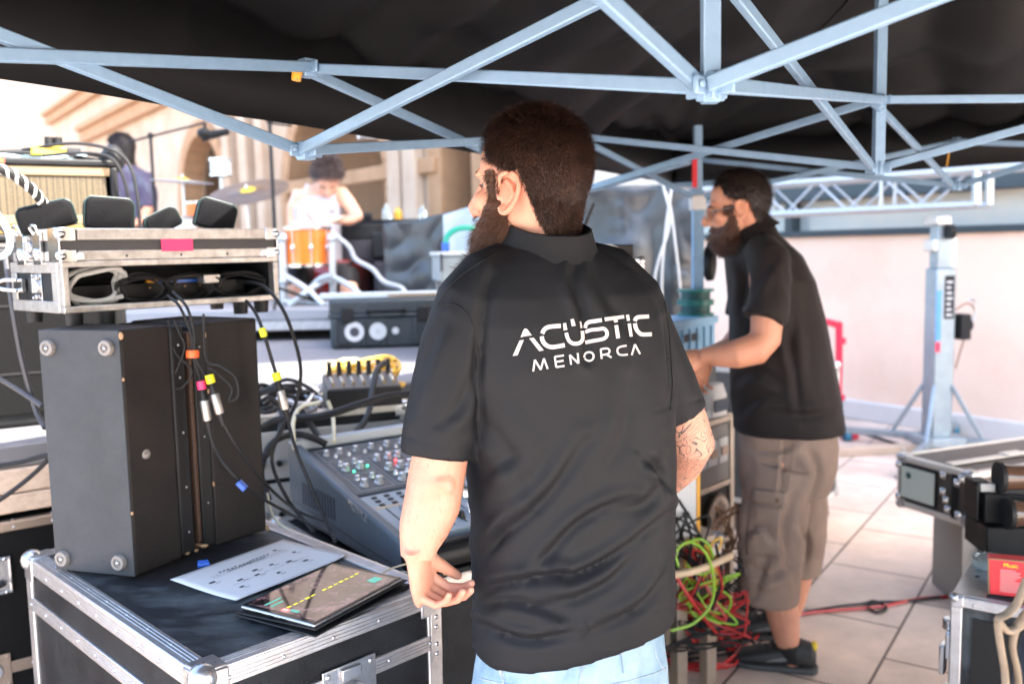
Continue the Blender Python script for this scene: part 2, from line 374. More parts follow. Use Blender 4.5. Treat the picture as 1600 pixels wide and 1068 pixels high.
# ground at the far left: another pale facade closes the square
def left_building():
    t = thing('white_building', 'bright plain pale building on the far left beyond the amp', 'building', (-12, 9, 0))
    part('wall', MB().box((-13, -4, 0), (-12, 26, 12)), mat('pale_render', (.74, .66, .58), .85, 0, (.66, .56, .48), 1, .6, .4, 20), t)
# ------------------------------------------------------------------ stage
def stage():
    t = thing('stage', 'raised plywood stage deck under the band equipment', 'stage', (-1, 4, 0))
    poly = [(-2.4, 1.59), (-1.2, 2.49), (-1.02, 3.12), (.6, 3.84), (.9, 6.5), (-.96, 11), (-5.2, 16.2), (-11, 12), (-11, 1.59)]
    part('deck', MB().prism(poly, .94, 1.0), mat('grey_plywood', (.16, .16, .17), .6, 0, (.12, .12, .13), 3, .6, .3, 90), t, bevel=.004)
    e = MB()
    for i in (0, 1, 2, 3):
        a = Vector((*poly[i], .905)); b = Vector((*poly[i+1], .905)); e.bar(a, b, .03, .065); a.z = b.z = .845; e.bar(a, b, .036, .05)
    part('edge_board', e, M_wood, t, bevel=.004)
    for x, y in ((-1.9, 2.1), (-.6, 3.45), (.5, 3.9), (-2.5, 4), (-.8, 5.5), (.6, 6.2), (-4, 7)):
        part('leg', MB().cyl((x, y, 0), (x, y, .94), .024), M_zinc, t)
    r = thing('drum_riser', 'low silver edged platform under the drums', 'platform', (-2, 6, 1.0))
    part('deck', MB().box((-4.2, 5.1, 1.12), (-.75, 7.3, 1.18)), mat('riser_white', (.22, .23, .25), .5), r, bevel=.004)
    part('side_rail', MB().box((-4.19, 5.11, 1.06), (-.76, 5.16, 1.118)), M_alu, r, bevel=.006)
    for x in (-4, -2.5, -1.75, -.85): part('leg', MB().cyl((x, 5.3, 1.0), (x, 5.3, 1.1), .03), M_blk, r)
stage()

# ------------------------------------------------------------------ tent
ZU, ZL = 1.85, 1.69
def tent():
    t = thing('gazebo_tent', 'black canopy tent on a pale folding truss frame overhead', 'tent', (.78, 3.76, 0))
    U = {k: G(*p, ZU) for k, p in dict(n=(480, 106), F=(905, 213), L=(1090, 249), V=(1372, 157), X=(1495, 222)).items()}
    Lo = {k: G(*p, ZL) for k, p in dict(n=(478, 235), F=(905, 300), L=(1090, 309), Q=(1110, 135), V=(1372, 262), X=(1495, 290)).items()}
    U['Q'] = Vector((Lo['Q'].x, Lo['Q'].y, ZU))
    W = .018
    b = [(P(-420, -112, 1.0), Lo['n']), (P(-420, 72, 1.0), U['n'] ), (U['n'], Lo['Q']), (Lo['n'], U['Q']),
         (U['n'], Lo['F']), (Lo['n'], U['F']), (U['F'], Lo['V']), (Lo['F'], U['V']), (U['F'], Lo['L']), (Lo['F'], U['L']),
         (U['L'], Lo['X']), (Lo['L'], U['X']), (U['V'], Lo['X']), (Lo['V'], U['X']), (U['Q'], Lo['V']), (Lo['Q'], U['V']),
         (P(700, -252, .78), Lo['Q']), (Lo['Q'], P(1760, -118, .92)), (Lo['V'], P(1900, 118, 2.1)), (U['V'], P(1900, 153, 2.2)),
         (Lo['X'], P(1900, 168, 2.7)), (U['X'], P(1900, 235, 2.9))]
    for i, (p, q) in enumerate(b):
        off = Vector((0, 0, 0)); d = (q-p).normalized(); sd = d.cross(Vector((0, 0, 1))).normalized()*(.012 if i % 2 else -.012)
        part('truss_bar', MB().bar(p+sd, q+sd, .013, W+.002), M_frame, t, bevel=.0025)
    for k in 'nFLQVX':
        for Z in (U, Lo):
            if k == 'Q' and Z is U: continue
            p = Z[k]
            part('bracket', MB(frame(p, 45)).box((-.013, -.013, -.018), (.013, .013, .016)).box((-.034, -.0035, -.012), (.034, .0035, .010)).box((-.003, -.034, -.012), (.003, .034, .010)).cyl((-.026, -.004, 0), (-.026, -.008, 0), .005).cyl((.026, -.004, 0), (.026, -.008, 0), .005), M_frame, t, bevel=.0025)
    for k, w_ in (('Q', .021), ('V', .026)):
        q = Lo[k]; part('mast', MB().box((q.x-w_/2, q.y-w_/2, q.z-.02), (q.x+w_/2, q.y+w_/2, q.z+.9)), M_frame, t, bevel=.002)
    q = Lo['L']
    lg = part('leg', MB().box((q.x-.022, q.y-.022, 0), (q.x+.022, q.y+.022, 1.72)).box((q.x-.017, q.y-.017, 1.72), (q.x+.017, q.y+.017, 1.98)), M_frame, t, bevel=.003)
    part('slider', MB().box((q.x-.03, q.y-.03, 1.64), (q.x+.03, q.y+.03, 1.70)), M_white, lg, bevel=.004)
    part('tape', MB().box((q.x-.026, q.y-.024, 1.73), (q.x-.006, q.y-.019, 1.88)), mat('red_strap', (.6, .02, .03), .6), lg)
    part('foot', MB().box((q.x-.05, q.y-.05, 0), (q.x+.05, q.y+.05, .008)), M_frame, lg, bevel=.002)
    p = U['n']
    part('strap', MB().loft([(p+Vector((-.012, -.012, .0)), .006), (p+Vector((-.016, -.016, -.012)), .010), (p+Vector((-.018, -.018, -.026)), .009)], 10), M_amb, t)
    p = G(1484, 235, 1.84)
    part('strap', MB().bar(p+Vector((0, 0, .02)), p+Vector((-.01, 0, -.06)), .008, .003), M_amb, t)
    # fabric
    A = Vector((-.5, -.866, 0)); B = Vector((.866, -.5, 0)); O = Vector((.783, 3.76, 0))
    a0, a1, b0, b1 = -.42, 3.5, -.26, 3.4
    n = 150; vs = []; fs = []
    def hgt(s, u):
        ds = min(s-a0, a1-s); du = min(u-b0, b1-u); h = min(ds, du); sm = .25
        h = -sm*math.log(math.exp(-ds/sm)+math.exp(-du/sm)) if min(ds, du) > -1 else h
        z = 1.90+.40*max(h+.15, 0)
        p = O+A*s+B*u
        nn = noise.noise(Vector((p.x*.9, p.y*.9, 0)))*.08
        # radiating tension folds and sag between the bars
        r = math.hypot(ds, du)+.01; th = math.atan2(ds, du)
        nn += .020*math.sin(9*th*2+2*noise.noise(p*1.2))*min(1, r*1.4)*math.exp(-r*.55)
        nn += .075*(1-abs(noise.noise(Vector((s*1.1+3, u*2.3, 1)))*2))+.032*(1-abs(noise.noise(Vector((s*3.1, u*1.2, 4)))*2.5))
        nn += .010*math.sin((s*1.2+u*.5)*5+3*noise.noise(p*1.1))*math.exp(-du*1.3)
        return z+nn-.03
    for i in range(n+1):
        for j in range(n+1):
            s = a0+(a1-a0)*i/n; u = b0+(b1-b0)*j/n
            p = O+A*s+B*u; p.z = hgt(s, u); vs.append(p)
    for i in range(n):
        for j in range(n):
            k = i*(n+1)+j; fs.append((k, k+1, k+n+2, k+n+1))
    mb = MB(); mb._add(vs, fs)
    def hem(f):
        rows = []; 
        for k in range(n+1):
            p = f(k); e = noise.noise(Vector((p.x*2, p.y*2, 3)))*.012
            rows.append((p, Vector((p.x, p.y, 1.885)), Vector((p.x, p.y, 1.79+e))))
        v = []; 
        for r_ in rows: v += list(r_)
        return v, [(3*k+q, 3*k+3+q, 3*k+4+q, 3*k+1+q) for k in range(n) for q in (0, 1)]
    for fn in (lambda k: vs[k*(n+1)], lambda k: vs[k], lambda k: vs[n*(n+1)+k], lambda k: vs[k*(n+1)+n]):
        v, f_ = hem(fn); mb._add(v, f_)
    o = part('canopy', mb, M_canvas, t, smooth=True)
    sd = o.modifiers.new('thickness', 'SOLIDIFY'); sd.thickness = .0015
    # seam stitched along the hip line
    v = []
    for k in range(40):
        s = a0+.1+k*.09; u = b0+.1+k*.09; p = O+A*s+B*u; p.z = hgt(s, u)-.004; v.append((p, (.004, .003)))
    part('seam', MB().loft(v, 6), M_canvas, t)
tent()

# ------------------------------------------------------------------ black sheeting behind the men
def sheet(name, label, cols, zbot, m, amp=.035, seed=0, cat='sheet', nz=60, fr=3.0):
    mb = MB(); n = 90; vs = []; fs = []
    for i in range(n+1):
        f = i/n*(len(cols)-1); k = min(int(f), len(cols)-2); f -= k
        top = cols[k].lerp(cols[k+1], f)
        for j in range(nz+1):
            g_ = j/nz; z = top.z+(zbot-top.z)*g_
            d = amp*(noise.noise(Vector((top.x*fr+seed, z*fr*.6, seed)))+.6*(1-2*abs(noise.noise(Vector((top.x*fr*2+seed, z*fr*1.7, 5)))))+.5*math.sin(top.x*19+3*noise.noise(Vector((top.x, z, 9)))))
            vs.append(Vector((top.x, top.y+d, z)))
    for i in range(n):
        for j in range(nz):
            k = i*(nz+1)+j; fs.append((k, k+1, k+nz+2, k+nz+1))
    mb._add(vs, fs); o = part(name, mb, m, None, smooth=True); s = o.modifiers.new('thickness', 'SOLIDIFY'); s.thickness = .002
    return tag(o, label, cat)
M_film = mat('black_film', (.014, .017, .020), .30, 0, (.045, .055, .062), 3, .7, .9, 14, spec=.7)
M_film2 = mat('grey_film', (.20, .25, .28), .35, 0, (.34, .40, .43), 2, .7, .6, 14, spec=.6)
sheet('plastic_sheet', 'wrinkled shiny black plastic sheet hung behind the two men', [P(912, 291, 5.3), P(1000, 289, 5.25), P(1088, 292, 5.2)], .3, M_film, .03, 1)
sheet('tarpaulin', 'dull black tarpaulin hanging between the drum cases and the grey cover', [P(598, 349, 5.75), P(650, 343, 5.7), P(705, 330, 5.65)], .9, M_film, .03, 4)
sheet('plastic_cover', 'pale grey plastic cover draped beside the bearded man\'s face', [P(692, 336, 5.5), P(740, 320, 5.45), P(925, 300, 5.45)], .9, M_film2, .03, 8)
for i, (a, b, c) in enumerate((((1036, 288), (1046, 350), (1022, 445)), ((1050, 290), (1040, 360), (1034, 450)), ((1040, 300), (1050, 340), (1068, 500)))):
    cable('rope', [P(*a, 5.05), P(*b, 5.02), P(*c, 5.0), P(c[0]+6, 620, 5.0)], .007, M_whitec, ['white rope hanging down the plastic sheet, leftmost of three', 'white rope hanging down the plastic sheet, middle of three', 'white rope hanging down the plastic sheet, nearest the tent leg'][i], 'rope', 'ropes hanging in front of the black plastic sheet')

# ------------------------------------------------------------------ lift tower and truss beam
def tower():
    p = G(1462, 704, 0); M = frame(p, 8)
    t = thing('lifting_tower', 'grey telescopic lifting tower holding up the white truss beam', 'lift', p)
    m = part('mast', MB(M).box((-.075, -.07, .10), (.075, .07, 1.30)), M_galv, t, bevel=.01)
    part('inner_mast', MB(M).box((-.06, -.05, 1.30), (.05, .05, 1.62)), M_galv, t, bevel=.006)
    part('head_bracket', MB(M).box((-.09, -.08, 1.60), (.02, .09, 1.66)).box((.03, -.03, 1.3), (.10, .05, 1.52)).box((-.10, -.06, 1.42), (-.065, .06, 1.50)), M_zinc, t, bevel=.006)
    part('pulley', MB(M).cyl((-.02, -.09, 1.55), (.02, -.09, 1.55), .05), M_blk, t)
    part('winch', MB(M).box((.10, -.10, .80), (.18, .02, .98)).cyl((.18, -.04, .9), (.21, -.04, .9), .045), M_blk, t, bevel=.01)
    part('winch_handle', MB(M).tube([(.2, -.04, .9), (.24, -.04, .96), (.24, -.04, 1.06), (.2, -.04, 1.08)], .010), M_zinc, t)
    part('label_plate', MB(M).box((-.015, -.0725, .95), (.06, -.0705, 1.25)), M_blk, t)
    k = MB(M)
    for i in range(7): k.box((.0, -.0745, .97+i*.038), (.045-.006*(i % 3), -.073, .985+i*.038))
    part('label_print', k, M_sticker, t)
    part('blue_sticker', MB(M).box((-.072, -.0725, .80), (-.035, -.0705, 1.15)), mat('blue_vinyl', (.08, .27, .60), .4), t)
    part('red_sticker', MB(M).box((-.072, -.0725, .72), (-.035, -.0705, .79)), M_red, t)
    part('base_plate', MB(M).box((-.16, -.16, .06), (.16, .16, .12)), M_galv, t, bevel=.008)
    for i in range(4):
        a = math.radians(45+90*i); d = Vector((math.cos(a), math.sin(a), 0))
        l = part('outrigger', MB(M).bar(d*.1+Vector((0, 0, .10)), d*.95+Vector((0, 0, .08)), .05, .05).bar(d*.09+Vector((0, 0, .48)), d*.30+Vector((0, 0, .11)), .028, .028), M_galv, t, bevel=.005)
        part('screw_foot', MB(M).cyl(d*.92+Vector((0, 0, .0)), d*.92+Vector((0, 0, .02)), .05).cyl(d*.92, d*.92+Vector((0, 0, .2)), .012), M_zinc, l)
        part('wheel', MB(M).cyl(d*.62+Vector((-.02, 0, .04)), d*.62+Vector((.02, 0, .04)), .04), mat('blue_wheel', (.02, .13, .2), .5) if i == 0 else MATS['blue_wheel'], l)
    part('cable', MB(M).tube([(.11, 0, 1.0), (.2, -.02, 1.05), (.24, -.04, .98), (.18, -.02, .8), (.12, -.03, .62), (.10, -.05, .6)], .006), mat('brown_cable', (.3, .14, .08), .5), t)
tower()
def truss_beam():
    t = thing('truss_beam', 'white aluminium lattice truss beam resting on the lifting tower', 'truss', P(1460, 330, 6.35))
    a = P(1040, 356, 8.0); b = P(1535, 318, 6.05)
    d = (b-a); a.z = b.z = 1.70; d = (b-a).normalized(); n = d.cross(Vector((0, 0, 1))).normalized()
    h = .23; r = .024
    L = (b-a).length
    for z, o in ((0, -.11), (0, .11), (h, -.11), (h, .11)):
        ex = 0 if z == 0 else .6
        part('chord', MB().cyl(a+n*o+Vector((0, 0, z+r)), b+d*ex+n*o+Vector((0, 0, z+r)), r, n=14), M_steel, t)
    k = int(L/.25); mb = MB()
    for o in (-.11, .11):
        for i in range(k):
            z0, z1 = (r, h+r) if i % 2 else (h+r, r)
            mb.cyl(a+d*(i*.25)+n*o+Vector((0, 0, z0)), a+d*(i*.25+.25)+n*o+Vector((0, 0, z1)), .010, n=8)
            if i % 4 == 0: mb.cyl(a+d*(i*.25)+n*o+Vector((0, 0, r)), a+d*(i*.25)+n*o+Vector((0, 0, h+r)), .014, n=8)
    for i in range(k):
        s = 1 if i % 2 else -1
        for z in (r, h+r): mb.cyl(a+d*(i*.25)-n*s*.11+Vector((0, 0, z)), a+d*(i*.25+.25)+n*s*.11+Vector((0, 0, z)), .010, n=8)
    part('brace', mb, M_steel, t)
    e = MB()
    for o in (-.11, .11): e.bar(b+n*o+Vector((0, 0, r)), b+n*o+Vector((0, 0, h+r)), .045)
    part('end_plate', e, M_steel, t, bevel=.005)
truss_beam()
def barrier():
    p = G(1312, 660, 0); M = frame(P(1290, 640, 6.9), 30); M.translation.z = 0
    t = thing('barrier', 'red plastic barrier standing by the pink wall', 'barrier', M.translation)
    part('frame', MB(M).tube([(.14, 0, .1), (.14, 0, .78), (.10, 0, .86), (-.2, 0, .9), (-.9, 0, .9), (-.98, 0, .85), (-1, 0, .1)], .028), M_red, t)
    mb = MB(M)
    for x in range(6): mb.bar((-.85+x*.16, 0, .2), (-.85+x*.16, 0, .88), .03, .02)
    mb.bar((-1, 0, .2), (.14, 0, .2), .03, .04); mb.box((.14, -.02, .25), (.2, .02, .3)).box((.14, -.02, .7), (.2, .02, .75))
    part('bars', mb, M_red, t, bevel=.004)
    for x in (-.9, .05): part('foot', MB(M).box((x-.04, -.25, 0), (x+.04, .25, .06)), M_red, t, bevel=.01)
barrier()
# ------------------------------------------------------------------ flight cases
def flight_case(name, label, cat, M, L, W, z0, z1, trim=.03, bands=(), panel=None, alu=None, corner=.02, group=None, grooves=False, balls=True):
    panel = panel or M_lam; alu = alu or M_alu
    t = thing(name, label, cat, M @ Vector((L/2, W/2, z0)), group)
    part('panel_body', MB(M).box((.003, .003, z0+.003), (L-.003, W-.003, z1-.003)), panel, t, bevel=.002)
    e = MB(M); c = trim
    def strip(a, b):   # axis aligned flat trim
        e.box(a, b)
    for x0, x1 in ((-.001, c), (L-c, L+.001)):
        strip((x0, c, z1-.006), (x1, W-c, z1+.0015)); strip((x0, c, z0-.001), (x1, W-c, z0+.006))
    for y0, y1 in ((-.001, c), (W-c, W+.001)):
        strip((-.001, y0, z1-.006), (L+.001, y1, z1+.0015)); strip((-.001, y0, z0-.001), (L+.001, y1, z0+.006))
    for x0, x1 in ((-.002, .006), (L-.006, L+.002)):
        for y0, y1 in ((.0, c), (W-c, W)): strip((x0, y0, z0+c), (x1, y1, z1-c))
        for za, zb in [(z1-c, z1-.002), (z0+.002, z0+c)]+[(b-.016, b+.016) for b in bands]: strip((x0, c*.0, za), (x1, W, zb))
    for y0, y1 in ((-.0022, .006), (W-.006, W+.0022)):
        for x0, x1 in ((.0, c), (L-c, L)): strip((x0, y0, z0+c), (x1, y1, z1-c))
        for za, zb in [(z1-c, z1-.002), (z0+.002, z0+c)]+[(b-.016, b+.016) for b in bands]: strip((-.0005, y0, za), (L+.0005, y1, zb))
    part('edge_trim', e, alu, t, bevel=.0022)
    if grooves:
        g = MB(M)
        for k in (.35, .55, .75):
            w_ = c*k
            g.box((w_-.0008, c, z1+.0014), (w_+.0008, W-c, z1+.0027)); g.box((c, w_-.0008, z1+.0014), (L-c, w_+.0008, z1+.0027))
            g.box((L-w_-.0008, c, z1+.0014), (L-w_+.0008, W-c, z1+.0027))
            g.box((-.0028, c, z1-w_-.0008), (-.0018, W-c, z1-w_+.0008)); g.box((c, -.0034, z1-w_-.0008), (L-c, -.0021, z1-w_+.0008))
            for b in bands:
                g.box((-.003, c, b-.016+.008*k*4-.002), (-.0018, W-c, b-.016+.008*k*4-.0006)); g.box((c, -.0034, b-.016+.008*k*4-.002), (L-c, -.0021, b-.016+.008*k*4-.0006))
        part('trim_ribs', g, alu, t, bevel=.0004, seg=1)
    r = MB(M)
    n = max(2, int(L/.09)); m = max(2, int(W/.09))
    for i in range(n):
        x = (i+.5)*L/n; r.ell((x, -.002, z1-c*.6), (.0042, .0028, .0042), None, 8, 6); r.ell((x, c*.6, z1+.0015), (.0038, .0038, .0022), None, 8, 6)
        for b in bands: r.ell((x+.02, -.0025, b), (.004, .0026, .004), None, 8, 6)
    for i in range(m):
        y = (i+.5)*W/m; r.ell((-.002, y, z1-c*.6), (.0028, .0042, .0042), None, 8, 6); r.ell((c*.6, y, z1+.0015), (.0038, .0038, .0022), None, 8, 6)
        for b in bands: r.ell((-.0025, y+.02, b), (.0026, .004, .004), None, 8, 6)
    part('rivets', r, M_zinc, t)
    if balls:
        for x in (0, L):
            for y in (0, W):
                for z in (z0, z1):
                    s = Vector((1 if x == 0 else -1, 1 if y == 0 else -1, 1 if z == z0 else -1))
                    p = Vector((x, y, z)); b = MB(M)
                    q = p+s*corner*.45
                    b.ell(q, corner, None, 16, 10)
                    k = corner*2.1
                    def pl(ax):
                        a = [0, 0, 0]; d = [0, 0, 0]
                        for j in range(3):
                            a[j] = p[j]-s[j]*.0042 if j == ax else p[j]; d[j] = p[j]+s[j]*.002 if j == ax else p[j]+s[j]*k
                        b.box(tuple(a), tuple(d))
                    pl(0); pl(1); pl(2)
                    part('corner', b, M_zinc, t, bevel=.003)
    return t
def latch(M, p, face, t, s=1., m=None):   # butterfly latch on face 'x' (normal -x) or 'y' (normal -y)
    m = m or M_chrome
    R = Matrix.Identity(4) if face == 'y' else Matrix.Rotation(math.radians(-90), 4, 'Z') @ Matrix.Scale(1, 4)
    Q = M @ Matrix.Translation(p) @ R @ Matrix.Scale(s, 4)
    a = MB(Q); a.box((-.05, -.004, -.055), (.05, -.001, .055))
    o = part('latch', a, m, t, bevel=.004)
    d = MB(Q); d.cyl((0, -.003, 0), (0, -.012, 0), .026, n=20); d.bar((-.004, -.014, -.024), (-.004, -.014, .024), .012, .018); d.box((-.018, -.010, .03), (.018, -.004, .05)); d.cyl((0, -.004, -.04), (0, -.012, -.04), .01)
    part('latch_wing', d, M_zinc, o, bevel=.002)
    for x in (-.04, .04):
        for z in (-.045, .045): part('rivet', MB(Q).ell((x, -.004, z), (.005, .003, .005), None, 8, 6), m, o)
    return o
def handle(M, p, face, t, w=.13, h=.09):
    R = Matrix.Identity(4) if face == 'y' else Matrix.Rotation(math.radians(-90), 4, 'Z')
    Q = M @ Matrix.Translation(p) @ R
    a = MB(Q).tube([(-w/2, -.004, -h/2), (-w/2, -.004, h/2), (w/2, -.004, h/2), (w/2, -.004, -h/2), (-w/2, -.004, -h/2)], .0065, 8, 1)
    a.box((-w/2, -.0015, -h/2), (w/2, -.0003, h/2))
    o = part('handle', a, M_zinc, t)
    part('grip', MB(Q).tube([(-w*.33, -.006, -h*.2), (-w*.33, -.016, -h*.25), (w*.33, -.016, -h*.25), (w*.33, -.006, -h*.2)], .007, 8, 3), M_rub, o)
    for x in (-.42, 0, .42):
        for z in (-.5, .5): part('rivet', MB(Q).ell((x*w, -.010, z*h), (.005, .003, .005), None, 8, 6), M_chrome, o)
    return o
CT = .84
MC = frame((-.506, 1.354, 0), 45)
fc = flight_case('flight_case', 'large black flight case in the foreground carrying the speakers, paper and tablet', 'flight case', MC, .50, .84, .13, CT, .034, (.735,), M_lam, M_alu, .024, grooves=True)
part('top_panel', MB(MC).box((.0345, .0345, CT-.01), (.4655, .8055, CT-.0012)), M_lam2, fc)
latch(MC, (.28, 0, .70), 'y', fc, 1.15, M_zinc)
handle(MC, (0, .42, .52), 'x', fc)
for x in (.07, .43):
    for y in (.08, .76):
        part('castor', MB(MC).cyl((x-.018, y, .05), (x+.018, y, .05), .05, n=24).box((x-.03, y-.03, .1), (x+.03, y+.03, .13)), M_blk, fc, bevel=.003)
# riveted joint plate at the right front post
jp = MB(MC).box((.472, -.0045, .695), (.4985, -.002, .80))
o = part('joint_plate', jp, M_zinc, fc, bevel=.002)
for z in (.71, .73, .765, .785): part('rivet', MB(MC).ell((.485, -.0048, z), (.005, .003, .005), None, 8, 6), M_chrome, o)

# paper with a printed stage plan
def paper():
    z = CT+.0035
    q = [G(270, 903, z), G(402, 976, z), G(560, 892, z), G(443, 842, z)]
    q = [Vector((p.x, p.y, z)) for p in q]
    # true A4 rectangle
    a = q[3]; u = (q[0]-q[3]); u = u.normalized()*.297; v = Vector((-u.y, u.x, 0)).normalized()*.21
    n = 16; mb = MB(); vs = []; fs = []
    def pt(i, j, dz=0):
        p = a+u*i+v*j; return Vector((p.x, p.y, z+.004*math.sin(i*5)*math.sin(j*3+.4)*(i*j)+.004*max(0, .15-i)*10*max(0, j-.4)+dz))
    for i in range(n+1):
        for j in range(n+1): vs.append(pt(i/n, j/n))
    for i in range(n):
        for j in range(n): k = i*(n+1)+j; fs.append((k, k+n+1, k+n+2, k+1))
    mb._add(vs, fs); o = part('paper', mb, M_paper, None, smooth=True); s = o.modifiers.new('t', 'SOLIDIFY'); s.thickness = .0003
    tag(o, 'sheet of white paper with a printed stage plan, under the tablet corner', 'paper')
    k = MB()
    def mark(i, j, di, dj): 
        p = [pt(i, j, .0008), pt(i+di, j, .0008), pt(i+di, j+dj, .0008), pt(i, j+dj, .0008)]; k._add(p, [(0, 1, 2, 3)])
    r = random.Random(4)
    mark(.35, .30, .34, .012)
    for x in range(14): mark(.30+x*.032, .24+.03*r.random(), .018, .025)
    for yy in (.30, .345, .66):
        for x in range(26): mark(.16+x*.026, yy-.01+.002*r.random(), .008+.012*r.random(), .006)
    for x, y in ((.15, .42), (.42, .52), (.55, .50), (.6, .62), (.72, .58), (.22, .72), (.8, .74), (.5, .76), (.3, .6), (.2, .2), (.85, .4)):
        mark(x, y, .03+.02*r.random(), .035)
        for q_ in range(3): mark(x-.02+.014*q_, y+.06, .009, .012)
    part('print', k, M_ink, o, smooth=False)
paper()
def tablet():
    z = CT+.004
    c = [G(375, 940, z+.025), G(478, 975, z+.016), G(594, 897, z+.02), G(508, 876, z+.03)]
    a = c[0]; u = (c[3]-c[0]).normalized(); v = Vector((u.y, -u.x, 0)).normalized()
    Lx, Wy = .250, .180
    R = Matrix((( u.x, v.x, 0, a.x), (u.y, v.y, 0, a.y), (0, 0, 1, 0), (0, 0, 0, 1)))
    R = R @ Matrix.Translation((0, 0, z)) 
    t = thing('tablet', 'tablet computer in a black folding cover lying on the paper', 'tablet', R @ Vector((.12, .09, 0)))
    K = R @ Matrix.Rotation(math.radians(2.0), 4, 'X') @ Matrix.Translation((0, 0, .006))
    part('cover', MB(R).box((-.008, -.006, 0), (Lx+.012, Wy+.010, .0035)).hexa([(-.006, 0, .0045), (Lx+.01, 0, .0045), (Lx+.008, Wy+.006, .010), (-.004, Wy+.006, .010), (-.006, 0, .0075), (Lx+.01, 0, .0075), (Lx+.008, Wy+.006, .013), (-.004, Wy+.006, .013)]), M_rub, t, bevel=.0015)
    K = R @ Matrix.Translation((0, 0, .0165))
    part('body', MB(K).box((0, 0, -.005), (Lx, Wy, .002)), M_zinc, t, bevel=.003)
    part('bezel', MB(K).box((.002, .002, .002), (Lx-.002, Wy-.002, .0030)), M_darkglass, t, bevel=.0006)
    ms = mat('tablet_screen', (.012, .008, .010), .06, 0, (.34, .17, .16), 26, 1, coat=1., nlo=.45, nhi=.60)
    s = part('screen', MB(K).box((.012, .006, .003), (Lx-.012, Wy-.006, .0034)), ms, t)
    b = MB(K); g = MB(K)
    for i in range(13):
        if i in (5,): continue
        b.box((.03+i*.0155, .085+.001*(i % 3), .0035), (.040+i*.0155, .0895+.001*(i % 2), .0038))
    part('level_meters', b, mat('yellow_pixels', (.5, .45, .02), .2, emis=((.9, .8, .05), .12)), s)
    g.box((.022, .10, .0035), (.03, .12, .0038)).box((.02, .04, .0035), (.06, .045, .0038)).box((.2, .13, .0035), (.225, .15, .0038)).box((.02, .055, .0035), (.05, .06, .0038))
    part('screen_buttons', g, mat('teal_pixels', (.02, .2, .17), .2, emis=((.1, .5, .4), .12)), s)
    part('red_button', MB(K).box((.018, .085, .0035), (.026, .098, .0038)), M_led_r, s)
    for i in range(3): part('side_button', MB(K).box((-.0015, .04+i*.03, -.003), (0, .055+i*.03, -.001)), M_blk, t)
tablet()
cable('charging_cable', [P(590, 900, 1.72), P(610, 888, 1.76), P(640, 880, 1.8), P(655, 886, 1.83), P(650, 895, 1.86), P(628, 892, 1.9)], .0018, mat('cream_cable', (.62, .56, .40), .5), 'thin cream charging cable looping off the tablet over the case edge')
def cap():
    p = G(318, 881, CT+.006); t = MB(frame(p, 20)); t.cyl((-.012, 0, 0), (.012, 0, 0), .007, .005, n=14).box((-.012, .002, .004), (.010, .006, .008))
    tag(part('pen_cap', t, M_tapeb, None, bevel=.001), 'small blue pen cap lying by the foot of the speaker', 'pen cap')
cap()

# ------------------------------------------------------------------ the two speaker cabinets
ZT = 1.355
def disc_foot(t, p, n, r=.0165):
    n = Vector(n).normalized()
    o = part('rubber_foot', MB().lathe([(0, 0), (r, 0), (r*1.03, .004), (r*.9, .010), (r*.55, .0105), (r*.5, .007), (0, .007)], p, n, 24), mat('worn_grey_rubber', (.16, .15, .14), .6, 0, (.25, .23, .21), 60, .6) if 'worn_grey_rubber' not in MATS else MATS['worn_grey_rubber'], t)
    part('screw', MB().ell(Vector(p)+n*.008, (.0045, .0045, .0045), None, 10, 6), M_zinc, o)
def prism_box(poly, z0, z1, m, t, name='cabinet', bevel=.006):
    return part(name, MB().prism(poly, z0, z1), m, t, bevel=bevel, seg=3)
A = Vector((-.782, 1.782)); B = Vector((-.972, 1.838)); C = Vector((-.709, 1.921)); D = Vector((-.925, 2.005))
s1 = thing('speaker', 'dark speaker cabinet with four rubber feet on its side, nearest on the flight case', 'speaker', (-.85, 1.89, CT))
dirAC = (C-A).normalized(); dirAB = (B-A).normalized()
cA = A; cB = B; cC = C-dirAC*.034; cD = D-dirAC*.034
# one cabinet: the foot panel is a lighter copy carrying the sky light
z0 = CT+.006
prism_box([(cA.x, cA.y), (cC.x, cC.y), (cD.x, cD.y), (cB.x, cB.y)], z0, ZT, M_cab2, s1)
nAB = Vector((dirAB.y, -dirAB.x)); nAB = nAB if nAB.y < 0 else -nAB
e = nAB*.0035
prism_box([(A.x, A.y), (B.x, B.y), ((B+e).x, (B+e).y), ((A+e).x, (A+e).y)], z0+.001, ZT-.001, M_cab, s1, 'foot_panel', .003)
prism_box([(cC.x, cC.y), ((C+Vector((.004, 0))).x, C.y), (D.x, D.y), (cD.x, cD.y)], z0+.004, ZT-.004, M_blk, s1, 'baffle', .006)
for px, py in ((77, 543), (168, 543), (100, 871), (188, 877)):
    # meet the ray with the foot panel
    d = Vector(ray(px, py)); n3 = Vector((nAB.x, nAB.y, 0)); a3 = Vector(((A+e).x, (A+e).y, 1)); o3 = Vector(_C)
    tt = (a3-o3).dot(n3)/d.dot(n3); disc_foot(s1, o3+d*tt, n3)
nAC = Vector((dirAC.y, -dirAC.x, 0))
q = P(228, 709, 1.82); d = Vector(ray(228, 709)); a3 = Vector((A.x, A.y, 1)); tt = (a3-Vector(_C)).dot(nAC)/d.dot(nAC); q = Vector(_C)+d*tt
part('bolt', MB().lathe([(0, 0), (.010, 0), (.010, .002), (.007, .003), (.0065, .001), (.004, .001), (.0035, .004), (0, .004)], q, nAC, 20), M_alud, s1)
sc = MB()
r = random.Random(3)
